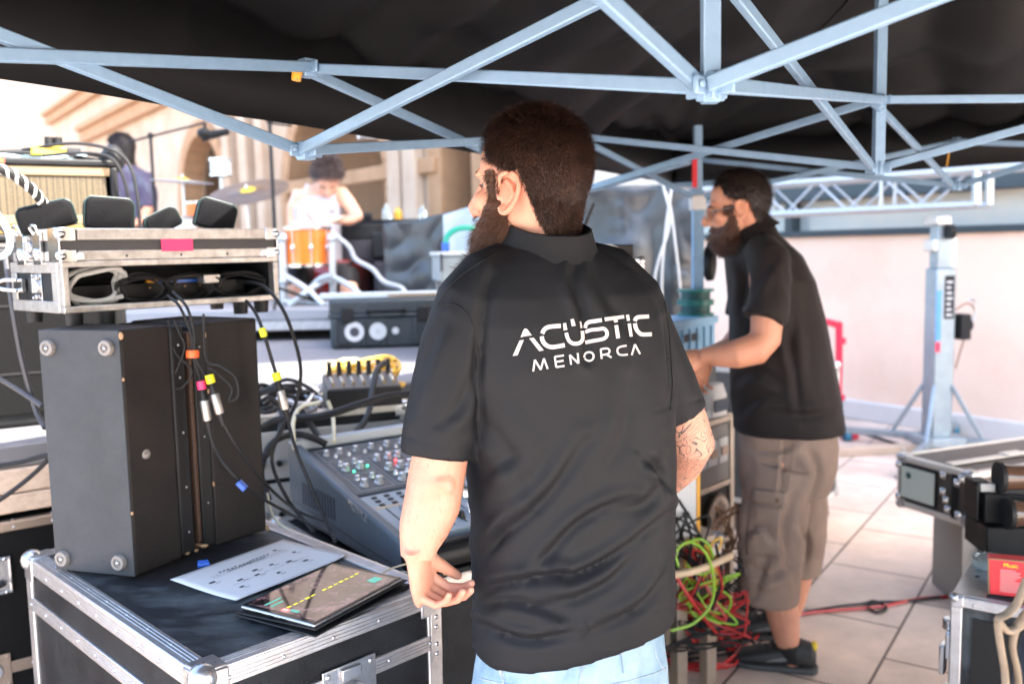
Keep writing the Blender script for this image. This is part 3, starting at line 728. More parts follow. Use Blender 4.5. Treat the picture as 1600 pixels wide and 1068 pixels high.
for z in (ZT-.012, ZT-.10, ZT-.375): sc.ell((A.x+.001, A.y-.0005, z), (.003+.003*(z > 1.33), .003, .004+.004*(z > 1.33)), None, 8, 6)
for k in range(2): 
    p = C+Vector((.004, -.002)); sc.ell((p.x-.012*k, p.y-.02*k, z0+.008), (.004, .009, .003), None, 8, 6)
part('chipped_edge', sc, M_scuf, s1)
for z in (.9, 1.0, 1.12, 1.24, 1.31): 
    p = C-dirAC*.017; part('screw', MB().ell((p.x+.0035, p.y-.001, z), (.0025, .003, .003), None, 8, 6), M_zinc, s1)
D2 = Vector((-.696, 1.945)); E2 = Vector((-.591, 2.074)); F2 = Vector((-.80, 2.20)); H2 = Vector((-.90, 2.04))
s2 = thing('speaker', 'brownish black speaker cabinet with a chipped base behind the nearest one', 'speaker', (-.74, 2.06, CT))
dd = (E2-D2).normalized()
a = D2+dd*.030; h = H2+dd*.030
prism_box([(a.x, a.y), (E2.x, E2.y), (F2.x, F2.y), (h.x, h.y)], z0, ZT-.002, M_cab2, s2)
prism_box([(D2.x, D2.y), (a.x, a.y), (h.x, h.y), (H2.x, H2.y)], z0+.004, ZT-.006, M_blk, s2, 'baffle', .004)
def grille_mat():
    m = bpy.data.materials.new('perforated_grille'); m.use_nodes = True; n = m.node_tree; b = n.nodes['Principled BSDF']
    tc = n.nodes.new('ShaderNodeTexCoord'); v = n.nodes.new('ShaderNodeTexVoronoi'); v.inputs['Scale'].default_value = 210; v.inputs['Randomness'].default_value = .15
    n.links.new(tc.outputs['Object'], v.inputs['Vector']); r_ = n.nodes.new('ShaderNodeValToRGB'); r_.color_ramp.elements[0].position = .3; r_.color_ramp.elements[1].position = .45
    r_.color_ramp.elements[0].color = (.004, .003, .003, 1); r_.color_ramp.elements[1].color = (.10, .055, .035, 1)
    n.links.new(v.outputs['Distance'], r_.inputs[0]); n.links.new(r_.outputs[0], b.inputs['Base Color']); b.inputs['Roughness'].default_value = .5; b.inputs['Metallic'].default_value = .3
    bp = n.nodes.new('ShaderNodeBump'); bp.inputs['Distance'].default_value = .001; n.links.new(v.outputs['Distance'], bp.inputs['Height']); n.links.new(bp.outputs[0], b.inputs['Normal'])
    return m
M_gr = grille_mat()
g1 = D2+(H2-D2).normalized()*.004+Vector((-.006, -.012)); 
prism_box([(D2.x-.008, D2.y-.012), (D2.x-.003, D2.y-.002), (H2.x, H2.y-.002), (H2.x-.004, H2.y-.014)], z0+.02, ZT-.02, M_gr, s2, 'grille', .002)
sc = MB()
for k in range(7): 
    p = D2.lerp(H2, .04*k); sc.ell((p.x, p.y-.003, z0+.010), (.010, .006, .004), None, 8, 6)
for z in (1.20, .99, 1.325): sc.ell((a.x+.002, a.y-.003, z), (.0025, .002, .006), None, 8, 6)
sc.ell((E2.x, E2.y, z0+.006), (.005, .005, .008), None, 8, 6)  # flat black sheet painted as the dark inside of the open front
part('chipped_edge', sc, M_scuf, s2)
for z in (.95, 1.1, 1.215, 1.3): 
    p = D2.lerp(a, .5); part('screw', MB().ell((p.x+.001, p.y-.002, z), (.0022, .0022, .0022), None, 8, 6), M_zinc, s2)

# ------------------------------------------------------------------ rack case on top
MR = frame((-.946, 1.90, 0), 49.1); RL, RW = .53, .27
rz0, rzm, rz1 = 1.385, 1.490, 1.561
def rack():
    t = thing('rack_case', 'shallow open rack case full of cables on top of the speakers', 'rack case', MR @ Vector((.26, .13, rz0)))
    sh = MB(MR); T = .007
    sh.box((0, 0, rz0), (RL, RW, rz0+T)).box((0, 0, rzm-T), (RL, RW, rzm)).box((0, 0, rz0+T), (T, RW, rzm-T)).box((RL-T, 0, rz0+T), (RL, RW, rzm-T)).box((T, RW-T, rz0+T), (RL-T, RW, rzm-T))
    part('shell', sh, M_lam, t, bevel=.001)
    e = MB(MR); c = .011
    e.box((-.003, -.004, rz0-.003), (RL+.003, .02, rz0+c)).box((-.003, -.004, rzm-c), (RL+.003, .02, rzm+.002)).box((-.003, -.004, rz0+c), (c, .02, rzm-c)).box((RL-c, -.004, rz0+c), (RL+.003, .02, rzm-c))
    e.box((-.004, .02, rz0-.003), (.0, RW, rz0+.022)).box((-.004, .02, rzm-.022), (.0, RW, rzm+.002)).box((-.004, RW-.03, rz0+.022), (0, RW, rzm-.022)).box((-.004, .02, rz0+.022), (0, .05, rzm-.022))
    part('edge_trim', e, M_alud, t, bevel=.0018)
    latch(MR, (0, .135, (rz0+rzm)/2), 'x', t, .55)
    # opened catch hanging off the side
    part('catch', MB(MR).box((-.012, .19, 1.425), (-.004, .235, 1.455)).tube([(-.012, .22, 1.428), (-.035, .235, 1.432), (-.045, .25, 1.44), (-.035, .235, 1.452), (-.012, .22, 1.452)], .004), M_chrome, t, bevel=.001)
    for x in (.03, .10, .44, .50):
        part('rubber_foot', MB(MR).cyl((x, .03, ZT-.004), (x, .03, rz0-.002), .017, .019, n=18), M_rub, t)
    for x in (.03, .50): part('rubber_foot', MB(MR).cyl((x, .24, ZT-.002), (x, .24, rz0-.002), .017, .019, n=18), M_rub, t)
    part('shelf_device', MB(MR).box((.03, .10, rz0+.009), (.50, .24, rz0+.052)), M_blk, t, bevel=.003)
    part('blue_strip', MB(MR).box((.26, .085, rz0+.05), (.36, .099, rz0+.056)), M_tapeb, t)
    part('yellow_tag', MB(MR).box((.23, .085, rz0+.052), (.255, .096, rz0+.060)), M_amb, t)
    for x in (.33, .37, .24): part('button', MB(MR).ell((x, .097, rz0+.04), .003, None, 8, 6), M_scuf, t)
    l = thing('case_lid', 'closed aluminium edged lid with a pink tape patch lying on the rack case', 'case lid', MR @ Vector((.26, .13, rzm)))
    part('panel_body', MB(MR).box((0, .001, rzm+.005), (RL, RW, rz1-.003)), mat('grey_laminate', (.035, .034, .036), .5, 0, (.06, .06, .06), 20, .5), l, bevel=.002)
    e = MB(MR)
    for za, zb in ((rzm+.003, rzm+.024), (rz1-.024, rz1)):
        e.box((.035, -.003, za), (RL-.02, .004, zb)).box((-.003, .03, za), (.004, RW-.02, zb))
    e.box((-.002, -.002, rz1-.004), (RL+.002, .028, rz1+.0015)).box((-.002, .028, rz1-.004), (.028, RW, rz1+.0015)).box((RL-.028, .028, rz1-.004), (RL+.002, RW, rz1+.0015)).box((.028, RW-.028, rz1-.004), (RL-.028, RW+.001, rz1+.0015))
    part('edge_trim', e, M_alud, l, bevel=.0016)
    part('rivets', (lambda m: [m.ell((x, -.003, rzm+.012), (.003, .002, .003), None, 8, 6) for x in (.14, .27, .39)] and m)(MB(MR)), M_ink, l)
    part('pink_tape', MB(MR).box((.222, -.0042, rzm+.020), (.300, -.0030, rzm+.048)), M_tapep, l)
    for x, sx in ((0, 1), (RL, -1)):
        c_ = MB(MR)
        c_.box((x-.004*sx, -.006, rzm), (x+.030*sx, -.002, rzm+.026)).box((x-.004*sx, -.006, rz1-.026), (x+.030*sx, -.002, rz1+.003)).prism([(x+.03*sx, -.0055), (x+.046*sx, -.0055), (x+.046*sx, -.0025), (x+.03*sx, -.0025)], rzm+.004, rzm+.020)
        c_.box((x-.006*sx, -.005, rzm), (x-.002*sx, .05, rz1+.003)).ell((x, .002, rzm+.014), .012, None, 12, 8).ell((x, .002, rz1-.010), .013, None, 12, 8)
        part('corner', c_, M_chrome, l, bevel=.002)
    for y in (.10, .19):
        part('catch', MB(MR).box((-.010, y-.02, rzm-.004), (-.004, y+.02, rz1-.006)).tube([(-.008, y-.012, rz1-.01), (-.016, y-.014, rz1+.008), (-.016, y+.014, rz1+.008), (-.008, y+.012, rz1-.01)], .0035).ell((-.012, y, rzm+.018), (.006, .014, .014), None, 12, 8), M_chrome, l, bevel=.0015)
    latch(MR, (-.004, .145, 1.525), 'x', l, .5)
rack()
# pouches
def pouch(label, x, y, w, h, lean, yaw, th=.05):
    Q = MR @ Matrix.Translation((x, y, rz1+.002)) @ Matrix.Rotation(math.radians(yaw), 4, 'Z') @ Matrix.Rotation(math.radians(lean), 4, 'Y')
    mb = MB(Q); r = .018
    pts = []
    for cx, cz, a0 in ((w/2-r, h-r, 0), (-w/2+r, h-r, 90), (-w/2+r*.5, r*.5, 180), (w/2-r*.5, r*.5, 270)):
        rr = r if cz > r else r*.5
        for k in range(5): a = math.radians(a0+22.5*k); pts.append((cx+rr*math.cos(a), cz+rr*math.sin(a)))
    n = len(pts); vs = []
    for yy, sc_ in ((-th/2, .86), (-th*.42, .97), (-th*.2, 1), (th*.2, 1), (th*.42, .97), (th/2, .86)):
        for p in pts: vs.append((p[0]*sc_, yy, h/2+(p[1]-h/2)*sc_))
    fs = [(i*n+k, i*n+(k+1) % n, (i+1)*n+(k+1) % n, (i+1)*n+k) for i in range(5) for k in range(n)]+[tuple(range(n-1, -1, -1)), tuple(range(5*n, 6*n))]
    mb._add(vs, fs)
    t = thing('foam_pouch', label, 'pouch', Q @ Vector((0, 0, 0)), 'black pouches standing on the case lid')
    part('shell', mb, mat('black_padded_cloth', (.004, .004, .005), .75, 0, (.008, .008, .009), 8, .5, .5, 300, spec=.15) if 'black_padded_cloth' not in MATS else MATS['black_padded_cloth'], t, smooth=True)
    z = MB(Q); z.tube([(p[0]*1.005, -th*.3, h/2+(p[1]-h/2)*1.005) for p in pts]+[(pts[0][0]*1.005, -th*.3, h/2+(pts[0][1]-h/2)*1.005)], .0022, 6, 2)
    part('zip', z, mat('green_black_zip', (.015, .04, .035), .5) if 'green_black_zip' not in MATS else MATS['green_black_zip'], t)
pouch('low black padded pouch at the left end of the case lid, beside the striped cable', .035, .13, .115, .058, -14, -20)
pouch('black padded pouch standing second from the left, in front of the amplifier', .155, .11, .105, .072, 4, -14)
pouch('smallest black padded pouch, lying low and slanted on the case lid', .33, .17, .085, .050, -26, -10, .035)
pouch('tall black padded pouch leaning at the right end of the case lid', .425, .12, .095, .074, 16, -16)

# cables in and below the rack
def curl(c, r, n, m, seed, rad, M=None, flat=.4, sq=1.):
    q = random.Random(seed); pts = []
    for i in range(n*7):
        a = i/7*2*math.pi; k = r*(1+.35*(q.random()-.5))
        pts.append((c[0]+k*math.cos(a)*sq+q.uniform(-.2, .2)*r, c[1]+q.uniform(-1, 1)*r*.25, c[2]+k*flat*math.sin(a)+q.uniform(-.1, .1)*r))
    mb = MB(M); mb.tube(pts, rad, 8, 4); return mb
o = part('cable_coil', curl((.085, .05, rz0+.052), .068, 3, M_whitec, 5, .0052, MR, .55), M_whitec, None); tag(o, 'white cable coiled in the left end of the open rack case', 'cable')
for i, (x, lab) in enumerate(((.20, 'grey black cable loops in the middle of the rack case, next to the white coil'), (.33, 'tangle of thin black cables in the rack case right of the middle'), (.45, 'tangle of thin black cables at the right end of the rack case'))):
    o = part('cable_tangle', curl((x, .05, rz0+.040), .06, 4, M_rub, 20+i, .0032, MR, .5, 1.1), M_rub, None); tag(o, lab, 'cable')
o = part('adaptor', MB(MR).box((.35, .04, rz0+.045), (.395, .075, rz0+.068)), M_alud, None, bevel=.003); tag(o, 'small grey metal adaptor among the cables in the rack', 'adaptor')
def xlr(name, label, p, q, m=M_alud, tape=None, tape2=None):
    p = Vector(p); q = Vector(q); d = (q-p).normalized(); t = thing(name, label, 'connector', p)
    part('shell', MB().lathe([(.0, 0), (.0085, 0), (.0095, .003), (.0095, .040), (.0085, .044), (0, .044)], p, d, 18), m, t)
    part('boot', MB().lathe([(0, -.024), (.004, -.024), (.0075, -.010), (.008, 0), (0, 0)], p, d, 16), M_rub, t)
    part('boot', MB().lathe([(0, .044), (.0075, .044), (.0065, .058), (.0045, .072), (0, .072)], p, d, 16), M_rub, t)
    if tape: part('tape', MB().lathe([(0, -.042), (.0092, -.042), (.0096, -.034), (.0092, -.024), (0, -.024)], p, d, 12), tape, t)
YB = 1.90
cable('microphone_cable', [P(262, 462, 1.95), P(280, 478, 1.90), P(298, 520, YB), P(301, 553, YB), P(312, 590, YB), P(320, 620, YB-.01)], .0032, M_rub, 'black cable from the rack to the connector with the pink tape', group='cables hanging over the speakers')
cable('microphone_cable', [P(270, 456, 1.95), P(292, 480, 1.90), P(303, 520, YB), P(304, 555, YB), P(320, 585, YB), P(334, 608, YB-.01)], .0032, M_rub, 'black cable from the rack to the connector with the lime tape', group='cables hanging over the speakers')
xlr('microphone_connector', 'silver microphone connector with pink tape hanging over the speakers', P(319, 625, YB-.01), P(325, 660, YB-.01), tape=M_tapep)
xlr('microphone_connector', 'silver microphone connector with lime tape hanging over the speakers', P(335, 615, YB-.01), P(345, 650, YB-.01), tape=M_tapey)
cable('microphone_cable', [P(326, 672, YB-.01), P(336, 700, YB-.01), P(352, 726, YB-.02), P(376, 752, YB-.01), P(410, 778, YB+.06), P(460, 806, YB+.12), P(520, 835, YB+.05)], .0036, M_rub, 'black cable running right from the pink taped connector past a blue tag', group='cables hanging over the speakers')
cable('microphone_cable', [P(350, 662, YB-.01), P(372, 700, YB+.0), P(400, 738, YB+.05), P(436, 776, YB+.12), P(470, 800, YB+.14), P(505, 812, YB+.12)], .0036, M_rub, 'black cable running right from the lime taped connector', group='cables hanging over the speakers')
o = part('cable_tie', MB().lathe([(0, -.007), (.013, -.008), (.014, 0), (.013, .008), (0, .007)], P(301, 553, YB), (0, .1, 1), 12), M_tapeo, None); tag(o, 'orange velcro tie round the cables above the connectors', 'cable tie')
o = part('cable_tag', MB().bar(P(372, 752, YB-.02), P(384, 764, YB-.02), .018, .012), M_tapeb, None, bevel=.002); tag(o, 'blue tag clipped on the black cable by the second speaker', 'tag')
cable('patch_cable', [P(262, 500, YB), P(274, 550, YB), P(300, 580, YB), P(282, 606, YB), P(270, 596, YB), P(288, 545, YB), P(280, 520, YB), P(272, 500, YB)], .0026, M_rub, 'thin dark cable loop dangling left of the orange tie', group='thin cable loops below the rack')
cable('patch_cable', [P(318, 490, YB), P(322, 560, YB), P(345, 572, YB), P(368, 590, YB), P(372, 618, YB), P(358, 626, YB), P(362, 605, YB), P(335, 580, YB), P(325, 576, YB)], .0026, M_rub, 'thin dark cable loop dangling right of the orange tie', group='thin cable loops below the rack')
YC = 2.02
cable('stage_cable', [P(385, 470, 2.2), P(400, 490, 2.1), P(412, 520, YC), P(424, 560, YC), P(436, 600, YC), P(446, 640, YC), P(462, 700, YC-.03), P(490, 770, YC-.06), P(512, 820, YC-.1), P(524, 846, YC-.14)], .0042, M_rub, 'black cable with two yellow tapes crossing the console corner')
xlr('stage_connector', 'brass coloured connector with yellow tape above the console corner', P(438, 610, YC-.01), P(446, 640, YC-.01), M_alud, M_tapey)
o = part('cable_tape', MB().bar(P(409, 512, YC-.005), P(413, 526, YC-.005), .016, .014), M_tapey, None, bevel=.003); tag(o, 'upper yellow tape on the black cable right of the speakers', 'tape')
cable('stage_cable', [P(372, 440, 2.28), P(410, 446, 2.2), P(440, 480, 2.15), P(460, 530, 2.15), P(470, 580, 2.15), P(462, 630, 2.15), P(440, 670, 2.1), P(425, 720, 2.1), P(450, 780, 2.05), P(490, 830, 2.0)], .0045, M_rub, 'black cable arching from the rack down to the console')
# ------------------------------------------------------------------ people
def head_parts(mb, M, s=1., nose=1., detail=True):
    """head in its own frame: x right, y forward, z up, origin between the ears"""
    R = M.to_3x3().normalized()
    K = M @ Matrix.Scale(s, 4); old = mb.M; mb.M = K
    I = Matrix.Identity(3)
    mb.ell((0, -.012, .040), (.0765, .098, .092), None, 28, 20)
    mb.ell((0, -.030, -.022), (.066, .054, .080), None, 20, 14)
    mb.ell((0, .025, -.030), (.064, .072, .088), None, 24, 16)
    mb.ell((0, .058, -.092), (.030, .030, .024), None, 16, 10)
    mb.ell((0, .052, -.055), (.048, .044, .042), None, 20, 12)
    mb.ell((0, .070, .034), (.050, .022, .016), None, 18, 10)      # brow
    for x in (-1, 1): mb.ell((x*.042, .062, -.012), (.024, .024, .022), None, 14, 10)   # cheek bones
    mb.loft([((0, .084, .034), .009), ((0, .098, .008), .0105), ((0, .118*nose, -.020), .0135), ((0, .110, -.033), .012)], 12)
    for x in (-1, 1): mb.ell((x*.011, .103, -.028), (.0085, .010, .008), None, 10, 8)
    mb.ell((0, .092, -.050), (.024, .013, .0065), None, 14, 8); mb.ell((0, .090, -.061), (.021, .013, .0075), None, 14, 8)
    mb.M = old
def ear_mesh(mb, M, side, s=1.):
    K = M @ Matrix.Scale(s, 4) @ Matrix.Translation((side*.074, -.006, -.004)) @ Matrix.Rotation(math.radians(-14*side), 4, 'Y') @ Matrix.Rotation(math.radians(-24*side), 4, 'Z')
    old = mb.M; mb.M = K; S = side
    mb.ell((S*.004, -.002, .002), (.0055, .0155, .028), None, 16, 12)
    rim = [(.003, .016, -.002), (.007, .017, .014), (.011, .012, .028), (.013, -.002, .033), (.013, -.014, .027), (.0125, -.0185, .012), (.011, -.016, -.004), (.009, -.010, -.018), (.006, -.001, -.029), (.005, .007, -.030), (.003, .011, -.022)]
    pr = spline([(S*x, y, z) for x, y, z in rim], 5)
    mb.loft([(p, .0042 if i < len(pr)*.7 else .0052) for i, p in enumerate(pr)], 10)
    mb.loft([(Vector((S*x, y, z)), .0032) for x, y, z in ((.007, .004, .022), (.010, -.006, .012), (.0095, -.009, .0), (.007, -.004, -.012))], 8)
    mb.ell((S*.005, .014, -.006), (.0045, .004, .006), None, 8, 6)
    mb.ell((S*.004, .004, -.024), (.0052, .009, .009), None, 12, 8)
    mb.M = old
def hand_parts(mb, W, a, n, curls, s=1., thumb=(38, 25, 15), side=1, splay=4):
    """W wrist, a wrist->knuckles, n palm normal, side*(a x n) points to the thumb; curls = three bends per finger in degrees (index..little)"""
    a = Vector(a).normalized(); n = Vector(n); n = (n-a*n.dot(a)).normalized(); l = a.cross(n)*side; W = Vector(W)
    mb.loft([(W-a*.03*s, (.026*s, .020*s)), (W, (.026*s, .0185*s)), (W+a*.02*s, (.031*s, .0175*s)), (W+a*.05*s, (.040*s, .0165*s)), (W+a*.078*s, (.041*s, .014*s)), (W+a*.092*s, (.036*s, .010*s))], 16, up=n)
    for i, (off, L0, rr) in enumerate(((.030, .046, .0092), (.010, .050, .0095), (-.010, .047, .0090), (-.029, .037, .0080))):
        p = W+a*(.080-.006*abs(i-1))*s+l*off*s; ang = 0; sp = math.radians(splay*(1.3-i)); q = [(p-a*.018*s, rr*s*1.05)]; d0 = (a*math.cos(sp)+l*math.sin(sp)); q.append((p, rr*s*1.06))
        for j, ln in enumerate((L0, L0*.62, L0*.50)):
            ang += math.radians(curls[i][j]); d = d0*math.cos(ang)+n*math.sin(ang)
            q.append((p+d*ln*s*.5, rr*s*(.96-.07*j))); p = p+d*ln*s; q.append((p, rr*s*(.98-.10*j)))
        mb.loft(q, 12); mb.ell(p, rr*s*.80, None, 10, 8)
    # thumb leaves the side of the palm near its base
    p = W+a*.018*s+l*.024*s+n*.004*s; th = math.radians(thumb[0]); d = (a*math.cos(th)+l*math.sin(th)*.8+n*math.sin(th)*.6).normalized(); q = [(p-d*.01*s, .013*s)]
    for j, ln in enumerate((.040, .034, .028)):
        q.append((p+d*ln*.5*s, (.0135-.0015*j)*s)); p = p+d*ln*s; q.append((p, (.0122-.0016*j)*s))
        t_ = math.radians(thumb[1] if j == 0 else thumb[2]); d = (d*math.cos(t_)+(a*.55+n*.8).normalized()*math.sin(t_)).normalized()
    mb.loft(q, 12); mb.ell(p, .0085*s, None, 10, 8)
def strands(mask, BV, pts_no, n, L, wd, flow, seed, curl_=.25, lift=.35, gap=0.0):
    """short hair blades: pts_no list of (point, normal, weight)"""
    q = random.Random(seed); mb = MB(); vs = []; fs = []
    idx = q.choices(range(len(pts_no)), weights=[p[2] for p in pts_no], k=n)
    for i in idx:
        p, nn, w_ = pts_no[i]
        p = p+Vector((q.uniform(-1, 1), q.uniform(-1, 1), q.uniform(-1, 1)))*.0022
        f = flow(p, nn); f = (f-nn*f.dot(nn)).normalized() if f.length > 1e-6 else f
        lf = lift*(.6+.8*q.random()); d = (f*(1-lf)+nn*lf+Vector((q.gauss(0, 1), q.gauss(0, 1), q.gauss(0, 1)))*curl_).normalized()
        ln = L(p)*(.65+.6*q.random()); s = d.cross(nn+Vector((.01, .02, .01))).normalized()*wd*.5
        m = p+d*ln*.55; d2 = (d+f*.5+Vector((q.gauss(0, 1), q.gauss(0, 1), q.gauss(0, 1)))*curl_*.8).normalized(); e = m+d2*ln*.5
        o = len(vs); p0 = p-nn*.002
        vs += [p0-s, p0+s, m+s*.8, m-s*.8, e]; fs += [(o, o+1, o+2, o+3), (o+3, o+2, o+4)]
    mb._add(vs, fs); return mb
def sample_surface(me, w):
    """vertices of me with weight function w(local co, normal)"""
    co = get_co(me); no = get_no(me); out = []
    for c, n in zip(co, no):
        k = w(Vector(c), Vector(n))
        if k > 0: out.append((Vector(c), Vector(n), k))
    return out
def shell_from(me, w, off, name):
    """faces of me where w > 0, pushed out by off*w: the mass of hair under the strands"""
    co = get_co(me); no = get_no(me); wt = np.array([w(Vector(c), Vector(n)) for c, n in zip(co, no)])
    fs = [tuple(p.vertices) for p in me.polygons if all(wt[v] > 0 for v in p.vertices)]
    used = sorted({v for f in fs for v in f}); mp = {v: i for i, v in enumerate(used)}
    c2 = co+no*(np.clip(wt, 0, 1)*off-.0008)[:, None]
    mb = MB(); mb._add([tuple(c2[v]) for v in used], [tuple(mp[v] for v in f) for f in fs]); return mb
def sm(a, b, x): 
    t = max(0, min(1, (x-a)/(b-a))); return t*t*(3-2*t)
def fold_disp(co, no, folds):
    """press real folds into cloth: each fold is a polyline given where it lies on the cloth (photo pixels), a width and a depth in metres"""
    x, y = pix(co); P2 = np.stack([x, y], 1); out = np.zeros(len(co)); facing = ((co-_C)*no).sum(1) < 0
    for pts, wd, amp in folds:
        sp = np.array([[p.x, p.y] for p in spline([Vector((a, b, 0)) for a, b in pts], 4)])
        best = np.full(len(co), 1e9); sgn = np.zeros(len(co)); tt = np.zeros(len(co)); m = len(sp)-1
        for i in range(m):
            a, b = sp[i], sp[i+1]; ab = b-a; L2 = (ab**2).sum()+1e-9
            t = np.clip(((P2-a)@ab)/L2, 0, 1); q = a+t[:, None]*ab; dv = P2-q; d = np.sqrt((dv**2).sum(1)); s = np.sign(ab[0]*dv[:, 1]-ab[1]*dv[:, 0])
            k = d < best; best[k] = d[k]; sgn[k] = s[k]; tt[k] = (i+t[k])/m
        fade = np.sin(np.pi*np.clip(tt, .04, .96))**.5
        d = best*sgn/wd
        out += facing*fade*amp*(-np.exp(-(d*1.5)**2)+.75*np.exp(-((d-1.25)*1.2)**2))
    return out
def nz3(co, sc, seed):
    return np.array([noise.noise(Vector((c[0]*sc[0]+seed, c[1]*sc[1], c[2]*sc[2]+seed))) for c in co])
def lap(me, co, mask, it):
    ne = len(me.edges); e = np.empty(ne*2, 'i'); me.edges.foreach_get('vertices', e); e = e.reshape(-1, 2); n = len(co)
    k = mask[e[:, 0]] | mask[e[:, 1]]; e = e[k]; deg = np.bincount(e.ravel(), minlength=n).astype('d')+1e-9
    for _ in range(it):
        s = np.stack([np.bincount(e[:, 0], co[e[:, 1], a], n)+np.bincount(e[:, 1], co[e[:, 0], a], n) for a in range(3)], 1)/deg[:, None]
        co = co.copy(); co[mask] = .4*co[mask]+.6*s[mask]
    return co
def vattr(me, name, vals):
    a = me.attributes.new(name, 'FLOAT', 'POINT'); a.data.foreach_set('value', np.asarray(vals, 'f'))

def skin_tattoo():
    m = M_skin.copy(); m.name = 'tattooed_skin'; n = m.node_tree; b = n.nodes['Principled BSDF']
    src = b.inputs['Base Color'].links[0].from_socket
    at = n.nodes.new('ShaderNodeAttribute'); at.attribute_name = 'tattoo'
    tc = n.nodes.new('ShaderNodeTexCoord')
    w_ = n.nodes.new('ShaderNodeTexNoise'); w_.inputs['Scale'].default_value = 16; w_.inputs['Detail'].default_value = 1.2; w_.inputs['Distortion'].default_value = 1.6
    n.links.new(tc.outputs['Object'], w_.inputs['Vector'])
    mu = n.nodes.new('ShaderNodeMath'); mu.operation = 'MULTIPLY'; mu.inputs[1].default_value = 11; n.links.new(w_.outputs[0], mu.inputs[0])
    fr = n.nodes.new('ShaderNodeMath'); fr.operation = 'FRACT'; n.links.new(mu.outputs[0], fr.inputs[0])
    r = n.nodes.new('ShaderNodeValToRGB'); e = r.color_ramp.elements; e[0].position = 0; e[0].color = (1, 1, 1, 1); e[1].position = .42; e[1].color = (0, 0, 0, 1)
    k = e.new(.12); k.color = (.85, .85, .85, 1); k = e.new(.20); k.color = (.25, .25, .25, 1)
    n.links.new(fr.outputs[0], r.inputs[0])
    m2 = n.nodes.new('ShaderNodeMath'); m2.operation = 'MULTIPLY'; n.links.new(r.outputs[0], m2.inputs[0]); n.links.new(at.outputs['Fac'], m2.inputs[1])
    mx = n.nodes.new('ShaderNodeMix'); mx.data_type = 'RGBA'; n.links.new(m2.outputs[0], mx.inputs[0]); n.links.new(src, mx.inputs[6]); mx.inputs[7].default_value = (.045, .05, .06, 1)
    # reddish knuckles, elbows and ears
    a2 = n.nodes.new('ShaderNodeAttribute'); a2.attribute_name = 'flush'
    m3 = n.nodes.new('ShaderNodeMix'); m3.data_type = 'RGBA'; n.links.new(a2.outputs['Fac'], m3.inputs[0]); n.links.new(mx.outputs[2], m3.inputs[6]); m3.inputs[7].default_value = (.62, .17, .11, 1)
    n.links.new(m3.outputs[2], b.inputs['Base Color']); return m

